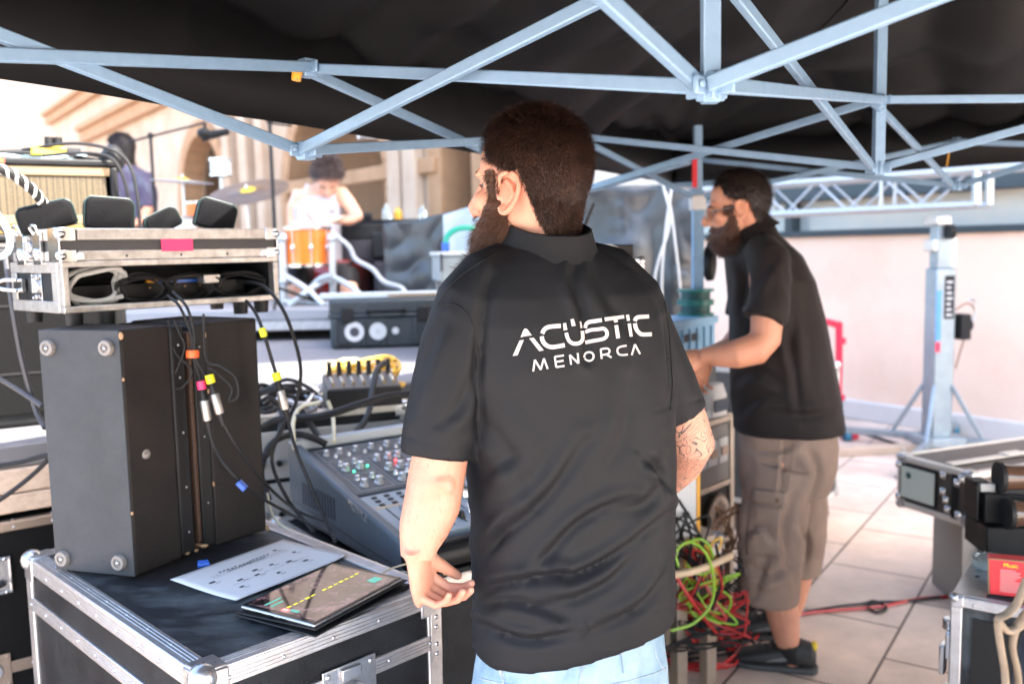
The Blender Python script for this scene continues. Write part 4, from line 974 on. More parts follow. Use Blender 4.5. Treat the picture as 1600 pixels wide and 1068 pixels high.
def man1():
    t = thing('person', 'bearded man in a charcoal polo shirt with white lettering on its back, seen from behind', 'person', (.10, 1.50, 0))
    yaw = math.radians(20); RX = Vector((math.cos(yaw), math.sin(yaw), 0)); FY = Vector((-math.sin(yaw), math.cos(yaw), 0))
    # ---- head frame
    hy = math.radians(55); HM = Matrix.Translation(P(829, 299, 1.52)) @ Matrix.Rotation(hy, 4, 'Z') @ Matrix.Rotation(math.radians(-1), 4, 'X') @ Matrix.Rotation(math.radians(-3), 4, 'Y')
    hs = 1.01
    b = MB(); head_parts(b, HM, hs)
    nk = HM @ Vector((0, -.018, -.05)); nb = P(850, 418, 1.50)
    b.loft([(nk+Vector((0, 0, .03)), (.052, .056)), (nk, (.054, .058)), (nk.lerp(nb, .5), (.056, .059)), (nb, (.066, .068)), (nb+Vector((0, 0, -.05)), (.085, .075))], 20)
    # torso, legs (inside the clothes)
    def ring(py, cx, a, d, Y=1.50, e=2.3): return (P(cx, py, Y), RX*a, FY*d, e)
    b.rings([ring(400, 852, .08, .06), ring(440, 857, .145, .08), ring(490, 862, .165, .10), ring(620, 880, .165, .105), ring(800, 893, .145, .100), ring(950, 893, .132, .10), ring(1040, 893, .130, .10), ring(1150, 890, .145, .11)], 32)
    hipc = P(893, 1140, 1.50)
    for sx in (-1, 1):
        h = hipc+RX*(.085*sx); k = Vector((h.x+RX.x*.01*sx, h.y+.02, .50)); f = Vector((k.x, k.y-.02, .09))
        b.loft([(h+Vector((0, 0, .02)), .088), (h.lerp(k, .4), .080), (k, .060), (k.lerp(f, .35), .058), (f, .036)], 16)
        b.loft([(f+Vector((0, -.05, -.045)), (.034, .034)), (f+Vector((0, .05, -.05)), (.042, .034)), (f+Vector((0, .15, -.065)), (.042, .022))], 14)
    def arm(pts): b.loft([(P(x, y, Y), r) for x, y, Y, r in pts], 20)
    arm([(760, 470, 1.46, .045), (722, 520, 1.43, .052), (703, 620, 1.41, .048), (690, 700, 1.40, .0445), (680, 752, 1.395, .0455), (673, 790, 1.39, .0445), (662, 825, 1.38, .0385), (655, 852, 1.375, .0300), (652, 872, 1.37, .0262)])
    b.ell(P(692, 757, 1.365), (.020, .018, .024), None, 14, 10)      # elbow point
    arm([(975, 480, 1.55, .045), (1008, 540, 1.57, .050), (1046, 605, 1.585, .043), (1066, 648, 1.60, .042), (1076, 690, 1.61, .048), (1060, 720, 1.66, .046), (1035, 750, 1.74, .038), (1020, 772, 1.80, .028), (1015, 782, 1.83, .025)])
    hand_parts(b, P(1015, 784, 1.84), (-.35, .75, -.3), (-.6, -.1, -.7), [(20, 25, 15)]*4, 1., side=1)
    # left hand: palm towards the thigh, fingers curled to the right
    a = (P(664, 925, 1.405)-P(652, 872, 1.37)).normalized(); nrm = Vector((.86, -.30, .10))
    hand_parts(b, P(651, 870, 1.37), a, nrm, [(48, 50, 30), (54, 54, 32), (60, 56, 34), (66, 56, 34)], .90, thumb=(30, 12, 14), side=-1, splay=2)
    me = eval_mesh(b, .0028, 5, .5)
    co = get_co(me); no = get_no(me)
    inv = np.array(HM.inverted()); hc = np.c_[co, np.ones(len(co))]@inv.T
    hl = hc[:, :3]/hs; near = (np.abs(hl) < .2).all(1)
    # eye sockets, temples
    for sx in (-1, 1):
        d = ((hl-np.array([sx*.031, .090, .012]))/np.array([.019, .022, .012])); k = np.exp(-(d**2).sum(1))*near
        co -= no*(k*.0045)[:, None]
    m_ = near&(hl[:, 1] < .012)&(hl[:, 2] > -.10)&(hl[:, 2] < .06); co = lap(me, co, m_, 70)
    m_ = near&(hl[:, 2] > -.045)&(hl[:, 2] < .03)&(hl[:, 1] > .03)&(np.abs(hl[:, 0]) > .014); co = lap(me, co, m_, 10)
    # tendons and creases in wrist/hand, forearm muscle
    x, y = pix(co)
    arm_m = (x < 735)&(y > 700)&(co[:, 0] < .02)
    co += no*(arm_m*.0022*np.sin((x-640)*.09+(y-760)*.035)*np.exp(-((y-800)/60.)**2))[:, None]
    el = np.exp(-(((x-686)/16)**2+((y-757)/13)**2))*arm_m
    co += no*(.0035*np.exp(-(((x-684)/11)**2+((y-754)/8)**2))*arm_m-.0016*np.exp(-(((x-690)/22)**2+((y-775)/6)**2))*arm_m)[:, None]
    set_co(me, co)
    tat = (x > 1000)&(y > 560); fl = np.clip(el*.5+arm_m*(y > 900)*.30*np.clip((y-900)/40., 0, 1), 0, 1)
    earr = np.exp(-(((hl-np.array([-.078, -.01, 0]))/.035)**2).sum(1)); fl = np.maximum(fl, earr*.5)
    n0 = len(co)
    # append the ears (kept crisp) to the same mesh
    em = MB(); ear_mesh(em, HM, -1, hs*.99); ear_mesh(em, HM, 1, hs*.99); e2 = eval_mesh(em, .0014, 2, .5)
    eco = get_co(e2); ef = [tuple(v+n0 for v in p.vertices) for p in e2.polygons]
    # nails on the left hand are left to the skin colour
    allv = [tuple(c) for c in get_co(me)]+[tuple(c) for c in eco]; allf = [tuple(p.vertices) for p in me.polygons]+ef
    body = bpy.data.meshes.new('body'); body.from_pydata(allv, [], allf); body.update()
    vattr(body, 'tattoo', list(tat.astype(float))+[0]*len(eco)); vattr(body, 'flush', list(fl)+[.38]*len(eco))
    part('body', body, skin_tattoo(), t, smooth=True).data.shade_smooth()
    # fine hair on the forearm
    q_ = random.Random(31); cand = [i for i in range(n0) if arm_m[i] and y[i] < 868]
    ah = MB(); nn_ = get_no(me); av = []; af = []
    for i in q_.choices(cand, k=420):
        c_ = Vector(co[i]); n_ = Vector(nn_[i]); d_ = (Vector((q_.gauss(0, .35)-.2, q_.gauss(0, .3), -1)).normalized()*.8+n_*.45).normalized(); e_ = c_+d_*q_.uniform(.005, .011); s_ = d_.cross(n_).normalized()*.00014
        o_ = len(av); av += [c_-s_, c_+s_, e_]; af.append((o_, o_+1, o_+2))
    ah._add(av, af); arm_hair = ah
    # ---- hair and beard
    part('arm_hair', arm_hair, M_hair, t, smooth=False)
    Hi = HM.inverted()
    def loc(c): return (Hi @ c)/hs
    def hw(c, n):
        p = loc(c)
        if abs(p.x) > .1 or abs(p.y) > .14 or p.z < -.12 or p.z > .16: return 0
        ax = abs(p.x)
        if ax < .052: yl = .076-.5*max(0, ax-.03)      # forehead line
        else: yl = .065-(ax-.052)*.5
        if p.z < .085: yl = min(yl, .050+.016*sm(.03, .085, p.z)-.030*sm(.060, .030, p.z))
        yl -= .014
        if p.y > yl: return 0
        edge = .25+.75*sm(0, .03, yl-p.y)
        zb = .030 if p.y > .018 else (.034 if p.y > -.026 else (.034-.10*sm(-.026, -.060, p.y)))
        if ax > .05 and .004 < p.y <= .024: zb = .0
        if p.z > zb: return edge
        return sm(zb-.012, zb, p.z)*.9 if p.y < -.03 else 0
    def bw(c, n):
        p = loc(c); ax = abs(p.x)
        if p.z > .040 or p.z < -.14 or ax > .09 or p.y < .008: return 0
        if p.z > -.010: return .6 if (ax > .050 and .020 < p.y < .044) else 0          # sideburn
        top = -.002-.036*sm(.036, .082, p.y)        # cheek line falls towards the mouth
        if p.y > .075 and ax < .030: top = -.036     # moustache
        if p.z > top: return 0
        if abs(p.z+.056) < .005 and ax < .020 and p.y > .08: return 0
        return max(.12, sm(0, .03, top-p.z))
    sh = shell_from(body, hw, .0035, 'hair')
    hsh = part('hair', sh, M_hair, t, smooth=True)
    sp = sample_surface(body, hw)
    crown = HM @ Vector((.012*hs, -.045*hs, .125*hs))
    def hflow(p, n):
        q = loc(p); d = (p-crown); sw = n.cross(d).normalized()*.35
        fw = HM.to_3x3() @ Vector((0, .35 if q.z > .07 and q.y > -.03 else .1, 0))
        return d.normalized()+sw+fw+Vector((0, 0, -.5 if q.z < .08 else 0))
    def hl_(p):
        q = loc(p); return .0075+.0085*sm(.03, .11, q.z)
    m = strands(None, None, [(p+n*.004, n, w_) for p, n, w_ in sp], 60000, hl_, .0007, hflow, 5, .16, .42)
    part('strands', m, M_hair, hsh, smooth=False)
    def bo(c, n):
        k = bw(c, n)
        if k <= 0: return 0
        p = loc(c); return k*(.22+.78*sm(-.03, -.085, p.z)*sm(.005, .06, p.y))
    bs = shell_from(body, bo, .026, 'beard'); bsh = part('beard', bs, M_beard, t, smooth=True)
    sp = [(p+n*(.026*min(1, bo(p, n))-.004), n, w_) for p, n, w_ in sample_surface(body, bw)]
    dn = HM.to_3x3()
    def bflow(p, n): return dn @ Vector((0, .05, -1)) 
    def bl(p): q = loc(p); return .012+.012*sm(.0, -.09, q.z)
    m = strands(None, None, sp, 42000, bl, .0008, bflow, 9, .26, .36)
    part('strands', m, M_beard, bsh, smooth=False)
    # brow and eye
    eb = MB(); q = random.Random(2); bvb = BVHTree.FromPolygons([Vector(v) for v in allv], allf)
    for sx in (-1, 1):
        for i in range(160):
            u = q.random(); x0 = sx*(.014+.034*u); y0 = .097-.018*u**1.5+.003; z0_ = .035+.005*math.sin(u*2.6)+q.uniform(-.003, .003)
            w0 = HM @ (Vector((x0, y0, z0_))*hs); h_ = bvb.find_nearest(w0)
            if h_[0] is not None: e1_ = HM.to_3x3() @ Vector((sx*.004, -.006, .001)); eb.loft([(h_[0]-h_[1]*.0005, .0006), (h_[0]+h_[1]*.0008+e1_, .0003)], 4, False)
    part('eyebrow', eb, M_hair, t, smooth=False)
    for sx in (-1, 1):
        c = HM @ (Vector((sx*.031, .0645, .012))*hs); ey = part('eye', MB().ell(c, .0118*hs, None, 20, 14), mat('eye_white', (.20, .16, .15), .3) if 'eye_white' not in MATS else MATS['eye_white'], t)
        f = HM.to_3x3() @ Vector((0, 1, 0)); part('iris', MB().ell(c+f*.0065*hs, .0068*hs, None, 14, 10), M_hair, ey)
        lid = MB(HM @ Matrix.Scale(hs, 4)); lid.tube([(sx*(.031-.014), .074, .010), (sx*(.031-.006), .0770, .0150), (sx*(.031+.004), .0765, .0155), (sx*(.031+.016), .069, .011)], .0022, 8, 4)
        part('eyelid', lid, M_skin, ey)
    # ---- polo shirt
    def tring(py, cx, a, d): return (P(cx, py, 1.50), RX*a+Vector((0, 0, .018)), FY*d, 2.5)
    s = MB()
    s.rings([ring(378, 848, .060, .058), ring(392, 850, .090, .070), ring(408, 852, .122, .082), ring(430, 856, .155, .094, e=2.3), ring(460, 860, .178, .108, e=2.5), ring(500, 863, .188, .120, e=2.5), ring(560, 872, .190, .130, e=2.5), ring(640, 884, .186, .136, e=2.5), ring(720, 892, .180, .136, e=2.5), ring(800, 895, .176, .134, e=2.5), ring(880, 896, .176, .132, e=2.5), ring(950, 896, .177, .134, e=2.5), tring(968, 895, .176, .134), tring(980, 894, .175, .133)], 64)
    def slv(pts): s.loft([(P(x, y, Y), r) for x, y, Y, r in pts], 28)
    slv([(800, 425, 1.48, .052), (765, 445, 1.455, .060), (737, 476, 1.44, .060), (715, 540, 1.425, .060), (700, 610, 1.415, .0605), (689, 670, 1.41, .0610), (683, 712, 1.405, .0600)])
    slv([(905, 420, 1.53, .050), (945, 435, 1.55, .060), (980, 470, 1.56, .062), (1004, 530, 1.57, .062), (1030, 590, 1.58, .061), (1054, 648, 1.59, .061)])
    sh = eval_mesh(s, .0048, 6, .5)
    co = get_co(sh); no = get_no(sh)
    F = [([(916, 690), (860, 772), (796, 828), (738, 866)], 15, .0065), ([(984, 778), (940, 796), (900, 822), (862, 862), (830, 900)], 13, .0065),
         ([(1050, 800), (988, 850), (940, 882), (896, 902), (876, 900), (820, 908), (772, 916), (738, 932)], 13, .0085),
         ([(1052, 880), (1020, 930), (980, 962), (930, 984)], 14, .0065), ([(900, 985), (860, 996), (820, 1000), (770, 985), (740, 970)], 12, .006),
         ([(1010, 716), (1030, 730), (1046, 758)], 12, .008), ([(1046, 690), (1020, 780), (960, 800)], 16, .005),
         ([(901, 400), (896, 440), (912, 490), (918, 560)], 12, .0060), ([(925, 395), (940, 450), (985, 520)], 16, .0035),
         ([(775, 400), (762, 450), (752, 520), (748, 600), (752, 680)], 12, .0045), ([(1040, 500), (1046, 550), (1046, 600)], 9, .0035),
         ([(746, 760), (770, 730), (820, 700)], 18, .004), ([(745, 650), (790, 700), (830, 780)], 20, .0035),
         ([(690, 660), (720, 630), (745, 560)], 14, .0040), ([(640, 640), (665, 560), (690, 500)], 16, .0035), ([(800, 800), (770, 850), (745, 880)], 12, .004),
         ([(1000, 860), (960, 905), (905, 935), (850, 945)], 14, .006), ([(820, 620), (850, 700), (840, 760)], 22, .003), ([(985, 600), (975, 680), (940, 740)], 20, .0035),
         ([(740, 948), (790, 940), (850, 952), (900, 968)], 12, .0045)]
    d = fold_disp(co, no, F)*1.45
    x, y = pix(co)
    amp = .0016+.0035*np.clip((y-720)/250, 0, 1)
    d += amp*nz3(co, (7, 7, 10), 3.3)+.0008*nz3(co, (26, 26, 26), 8.1)
    d += .0010*np.sin(y*.10)*np.exp(-((y-1008)/10.)**2)
    # stitched hems: sleeve and bottom, arm-hole seam
    for (x0, y0, x1, y1) in ((618, 676, 742, 712), (1030, 640, 1112, 618), (732, 1000, 1060, 946)):
        L = math.hypot(x1-x0, y1-y0); dist = ((x-x0)*(y1-y0)-(y-y0)*(x1-x0))/L; on_ = (x > x0-8)&(x < x1+8)
        d += -.0016*np.exp(-(dist/1.6)**2)*on_
    co += no*d[:, None]
    # flat hem cut rising a little to the right is left to perspective; keep sleeve edges crisp
    set_co(sh, co)
    so = part('polo_shirt', sh, M_shirt, t, smooth=True); so.data.shade_smooth()
    # shoulder seams
    bv = BVHTree.FromPolygons([Vector(c) for c in co], [tuple(p.vertices) for p in sh.polygons])
    def onto(px_, py_, off=.0015):
        d_ = Vector(ray(px_, py_)).normalized(); h = bv.ray_cast(Vector(_C), d_)
        return (h[0]+h[1]*off*(1 if h[1].dot(d_) < 0 else -1), h[1]) if h[0] else (None, None)
    def ribbon(pts, r, off, name, m, parent):
        q = [onto(a, b_, off)[0] for a, b_ in [(p.x, p.y) for p in spline([Vector((a, b_, 0)) for a, b_ in pts], 8)]]
        q = [v for v in q if v is not None]
        if len(q) > 2: part(name, MB().loft([(v, r) for v in q], 6), m, parent)
    ribbon([(775, 396), (735, 420), (703, 447), (683, 478)], .0011, .0002, 'seam', M_shirt, so)
    ribbon([(683, 478), (712, 476), (735, 500), (749, 560), (752, 640), (748, 690)], .0012, .0002, 'seam', M_shirt, so)
    ribbon([(1038, 470), (1046, 520), (1050, 590), (1047, 640)], .0012, .0002, 'seam', M_shirt, so)
    # collar: stand and folded leaf
    cM = P(856, 381, 1.50); up = (Vector((.03, -.0, 1))+FY*-.28).normalized(); fx = RX.copy(); fy = up.cross(fx).normalized()*1
    if fy.dot(FY) < 0: fy = -fy
    c = MB(); rs = []
    for h, ra, rb in ((.0, .064, .067), (.024, .063, .066), (.028, .065, .068), (.027, .068, .071), (.014, .073, .077), (.0, .079, .083), (-.013, .086, .091), (-.014, .083, .088), (-.004, .075, .080), (.0, .065, .068)):
        rs.append((cM+up*(h+.004), fx*ra*1.0, fy*rb, 2.1))
    c.rings(rs, 64, False); cm = c.mesh('collar'); cc = get_co(cm); cc += (nz3(cc, (30, 30, 12), 2)*.0022)[:, None]*np.array([0, 0, 1.])
    set_co(cm, cc); part('collar', cm, M_shirt, so, smooth=True)
    # ---- lettering, printed on the cloth
    def q2(x_, y_): return (780+x_*.1625, 470+y_*.1625)
    vs = []; fs = []
    def poly(pts):
        # fan of small quads: subdivide the polygon by stripes so that it follows the folds
        ps = [q2(*p) for p in pts]; base = len(vs)
        import mathutils.geometry as mg
        e = []
        for i in range(len(ps)):
            a, b_ = Vector(ps[i]), Vector(ps[(i+1) % len(ps)]); k = max(1, int((b_-a).length/2.5)); e += [a.lerp(b_, j/k) for j in range(k)]
        xs = [p.x for p in e]; ys = [p.y for p in e]; inner = []
        res = mg.delaunay_2d_cdt([Vector((p.x, p.y)) for p in e]+inner, [(i, (i+1) % len(e)) for i in range(len(e))], [], 1, 1e-5)
        o = len(vs)
        for p in res[0]:
            w_, _n = onto(p.x, p.y, .0012); vs.append(w_ if w_ is not None else Vector((0, 0, 0)))
        for f in res[2]: fs.append(tuple(o+i for i in f))
    def stroke(pts, w_):
        p = [Vector(a) for a in (spline([Vector((a, b_, 0)) for a, b_ in pts], 5) if len(pts) > 2 else [Vector((a, b_, 0)) for a, b_ in pts])]
        L = []; R_ = []
        for i, c_ in enumerate(p):
            d_ = (p[min(i+1, len(p)-1)]-p[max(i-1, 0)]).normalized(); n_ = Vector((-d_.y, d_.x, 0))*w_/2; L.append(c_+n_); R_.append(c_-n_)
        for i in range(len(p)-1): poly([(L[i].x, L[i].y), (L[i+1].x, L[i+1].y), (R_[i+1].x, R_[i+1].y), (R_[i].x, R_[i].y)])
    # top row
    poly([(205, 350), (228, 290), (240, 268), (258, 266), (272, 276), (312, 330), (252, 338)]); poly([(196, 380), (236, 374), (176, 522), (130, 528)])
    poly([(288, 360), (330, 354), (426, 474), (384, 482)])
    stroke([(412, 314), (428, 280), (455, 258), (490, 248), (540, 243), (590, 240)], 40); stroke([(408, 340), (414, 378), (438, 415), (480, 440), (530, 442), (628, 424)], 40)
    poly([(610, 216), (642, 212), (654, 278), (618, 284)]); poly([(684, 178), (714, 172), (734, 238), (698, 244)]); poly([(768, 200), (782, 198), (794, 260), (776, 264)])
    stroke([(642, 306), (654, 350), (676, 388), (710, 408), (745, 410), (776, 398), (796, 370), (798, 340), (794, 288)], 36)
    stroke([(826, 262), (834, 228), (860, 206), (895, 198), (985, 184)], 38); stroke([(826, 300), (880, 280), (950, 272), (1000, 266), (1028, 290), (1034, 324), (1018, 352), (985, 368), (900, 384), (824, 400)], 34)
    poly([(1008, 160), (1196, 136), (1200, 168), (1134, 180), (1136, 206), (1100, 210), (1094, 186), (1014, 196)]); poly([(1102, 236), (1138, 232), (1158, 356), (1122, 362)])
    poly([(1214, 136), (1244, 132), (1254, 190), (1226, 194)]); poly([(1230, 220), (1262, 216), (1280, 342), (1250, 346)])
    stroke([(1300, 194), (1310, 170), (1340, 156), (1436, 150)], 38); stroke([(1300, 216), (1310, 262), (1334, 300), (1370, 322), (1462, 320)], 38)
    # second row
    def S(p, w_=18):
        for i in range(len(p)-1): stroke([p[i], p[i+1]], w_)
    S([(326, 676), (342, 566), (398, 660), (428, 552), (464, 652)]); S([(620, 524), (532, 536), (546, 636), (626, 624)]); S([(540, 586), (616, 574)])
    S([(690, 612), (676, 518), (760, 600), (752, 500)])
    stroke([(812, 545), (820, 510), (850, 494), (885, 496), (904, 520), (900, 556), (872, 576), (838, 572), (816, 552)], 18)
    S([(982, 556), (972, 462)]); stroke([(972, 464), (1030, 456), (1056, 472), (1052, 500), (1030, 512), (984, 520)], 18); S([(1026, 512), (1076, 544)])
    stroke([(1220, 430), (1170, 438), (1138, 456), (1134, 490), (1152, 514), (1185, 520), (1232, 514)], 18); S([(1270, 520), (1300, 418), (1350, 510)])
    lg = MB(); lg._add(vs, fs); lo = part('printed_lettering', lg, M_logo, so, smooth=False)
    # ---- jeans
    j = MB()
    j.rings([ring(955, 893, .158, .116, e=2.4), ring(990, 893, .162, .119, e=2.4), ring(1040, 892, .170, .128, e=2.4), ring(1100, 890, .178, .135, e=2.4), ring(1180, 888, .175, .13, e=2.4)], 48)
    for sx in (-1, 1):
        h = hipc+RX*(.083*sx); k = Vector((h.x+RX.x*.01*sx, h.y+.02, .50)); f = Vector((k.x, k.y-.02, .06))
        j.loft([(h+Vector((0, 0, .03)), .100), (h.lerp(k, .4), .092), (k, .074), (k.lerp(f, .35), .070), (f, .066)], 24)
    jm = eval_mesh(j, .006, 4, .5); co = get_co(jm); no = get_no(jm)
    F = [([(900, 1030), (890, 1050), (888, 1080)], 10, .004), ([(760, 1040), (800, 1056), (830, 1050)], 12, .004), ([(1000, 1000), (1010, 1040), (990, 1080)], 14, .004)]
    co += no*(fold_disp(co, no, F)+.002*nz3(co, (14, 14, 20), 1.7))[:, None]; set_co(jm, co)
    jo = part('jeans', jm, M_jean, t, smooth=True); jo.data.shade_smooth()
    bv2 = BVHTree.FromPolygons([Vector(c_) for c_ in co], [tuple(p.vertices) for p in jm.polygons])
    def oj(px_, py_):
        d_ = Vector(ray(px_, py_)).normalized(); h = bv2.ray_cast(Vector(_C), d_); return h[0]-d_*.001 if h[0] else None
    for nm, pts, r in (('seam', [(918, 1018), (910, 1040), (906, 1066), (905, 1090)], .0014), ('seam', [(790, 1030), (786, 1060), (790, 1090)], .0012), ('belt_loop', [(968, 1008), (972, 1028), (974, 1050)], .0045), ('belt_loop', [(915, 1022), (910, 1040), (906, 1058)], .0050), ('belt_loop', [(780, 1028), (784, 1050), (788, 1062)], .0045), ('seam', [(738, 1056), (800, 1070), (870, 1076), (950, 1070), (1020, 1052), (1048, 1038)], .0012), ('pocket', [(1020, 1000), (1028, 1030), (1046, 1056)], .0014)):
        q = [oj(p.x, p.y) for p in spline([Vector((a_, b_, 0)) for a_, b_ in pts], 6)]; q = [v for v in q if v is not None]
        if len(q) > 2: part(nm, MB().loft([(v, (r, .0012)) for v in q], 8), M_seam, jo)
    for sx in (-1, 1):
        f = hipc+RX*(.093*sx)
        part('shoe', MB().rings([((f.x, f.y+.02, 0.0), RX*.048, FY*.13, 2.6), ((f.x, f.y+.02, .03), RX*.05, FY*.135, 2.6), ((f.x, f.y+.0, .06), RX*.044, FY*.11, 2.4), ((f.x, f.y-.02, .09), RX*.038, FY*.06, 2.2)], 24), M_shoe, t)
man1()
def person_far(name, label, HMp, hy, hp, hs, joints, shirt_m, skin_m, hair_m, vox, hair_low=-.05, beard=None, beard_len=.02, n_h=4000, wd=.0016, extra=None, shirt_vox=None, loc=None, sleeve=True, hair_len=.022):
    """a person whose joints are given as world points; returns the thing and the body mesh"""
    t = thing(name, label, 'person', loc)
    J = joints
    HM = Matrix.Translation(HMp) @ Matrix.Rotation(hy, 4, 'Z') @ Matrix.Rotation(hp, 4, 'X')
    b = MB(); head_parts(b, HM, hs)
    nk = HM @ Vector((0, -.03, -.05))
    b.loft([(nk+Vector((0, 0, .03)), (.052, .056)), (nk, (.057, .060)), (nk.lerp(J['neck'], .55), (.058, .060)), (J['neck'], (.068, .068))], 16)
    b.rings(J['core'], 28)
    for k in ('armL', 'armR', 'legL', 'legR'):
        if k in J: b.loft(J[k], 16)
    for h in J.get('hands', []): hand_parts(b, *h[:4], s=h[5], side=h[6], thumb=h[7])
    ear_mesh(b, HM, -1, hs); ear_mesh(b, HM, 1, hs)
    me = eval_mesh(b, vox, 4, .5); co = get_co(me)
    hl = (np.c_[co, np.ones(len(co))]@np.array(HM.inverted()).T)[:, :3]/hs; no = get_no(me)
    for sx in (-1, 1):
        d = ((hl-np.array([sx*.031, .092, .006]))/np.array([.019, .022, .012])); co -= no*(np.exp(-(d**2).sum(1))*.0045)[:, None]
    set_co(me, co)
    o = part('body', me, skin_m, t, smooth=True); me.shade_smooth()
    Hi = HM.inverted(); loc_ = lambda c: (Hi @ c)/hs
    def hw(c, n):
        p = loc_(c); ax = abs(p.x)
        if ax > .1 or abs(p.y) > .14 or p.z < -.15 or p.z > .17: return 0
        yl = (.070 if ax < .045 else .070-(ax-.045)*.8)-.008
        if p.z < .085: yl = min(yl, .040-.03*sm(.06, .03, p.z))
        if p.y > yl: return 0
        zb = .032 if p.y > -.026 else (.032+(hair_low-.032)*sm(-.026, -.055, p.y))
        return .3+.7*sm(0, .03, yl-p.y) if p.z > zb else 0
    sh = part('hair', shell_from(me, hw, .010, 'hair'), hair_m, t, smooth=True)
    sp = [(p+n*.006, n, w_) for p, n, w_ in sample_surface(me, hw)]
    flow = lambda p, n: Vector((0, 0, -1))+HM.to_3x3() @ Vector((0, -.5, 0))
    part('strands', strands(None, None, sp, n_h, lambda p: hair_len, wd, flow, 3, .22 if hair_len < .03 else .5, .35), hair_m, sh, smooth=False)
    if beard:
        def bw(c, n):
            p = loc_(c); ax = abs(p.x)
            if p.z > .022 or p.z < -.14 or ax > .09 or p.y < .008: return 0
            if p.z > -.010: return .35 if (ax > .052 and .016 < p.y < .042) else 0
            top = -.012-.030*sm(.030, .060, p.y)
            if p.y > .075 and ax < .030: top = -.036
            if p.z > top: return 0
            if abs(p.z+.056) < .005 and ax < .020 and p.y > .08: return 0
            k = max(.12, sm(0, .03, top-p.z)); return k*(.22+.78*sm(-.03, -.085, p.z)*sm(.005, .06, p.y))
        bs = part('beard', shell_from(me, bw, beard_len, 'beard'), beard, t, smooth=True)
        sp = [(p+n*(beard_len*min(1, bw(p, n))-.004), n, w_) for p, n, w_ in sample_surface(me, bw)]
        part('strands', strands(None, None, sp, n_h, lambda p: .022, wd, lambda p, n: HM.to_3x3() @ Vector((0, .3, -1)), 4, .25, .35), beard, bs, smooth=False)
    for sx in (-1, 1):
        c = HM @ (Vector((sx*.031, .0670, .006))*hs); part('eye', MB().ell(c, .0116*hs, None, 14, 10), M_darkglass, t)
        e = MB(HM @ Matrix.Scale(hs, 4)); e.loft([((sx*.014, .096, .024), (.003, .0022)), ((sx*.034, .092, .030), (.0038, .002)), ((sx*.052, .076, .022), (.002, .001))], 8); part('eyebrow', e, hair_m, t)
    return t, me, HM

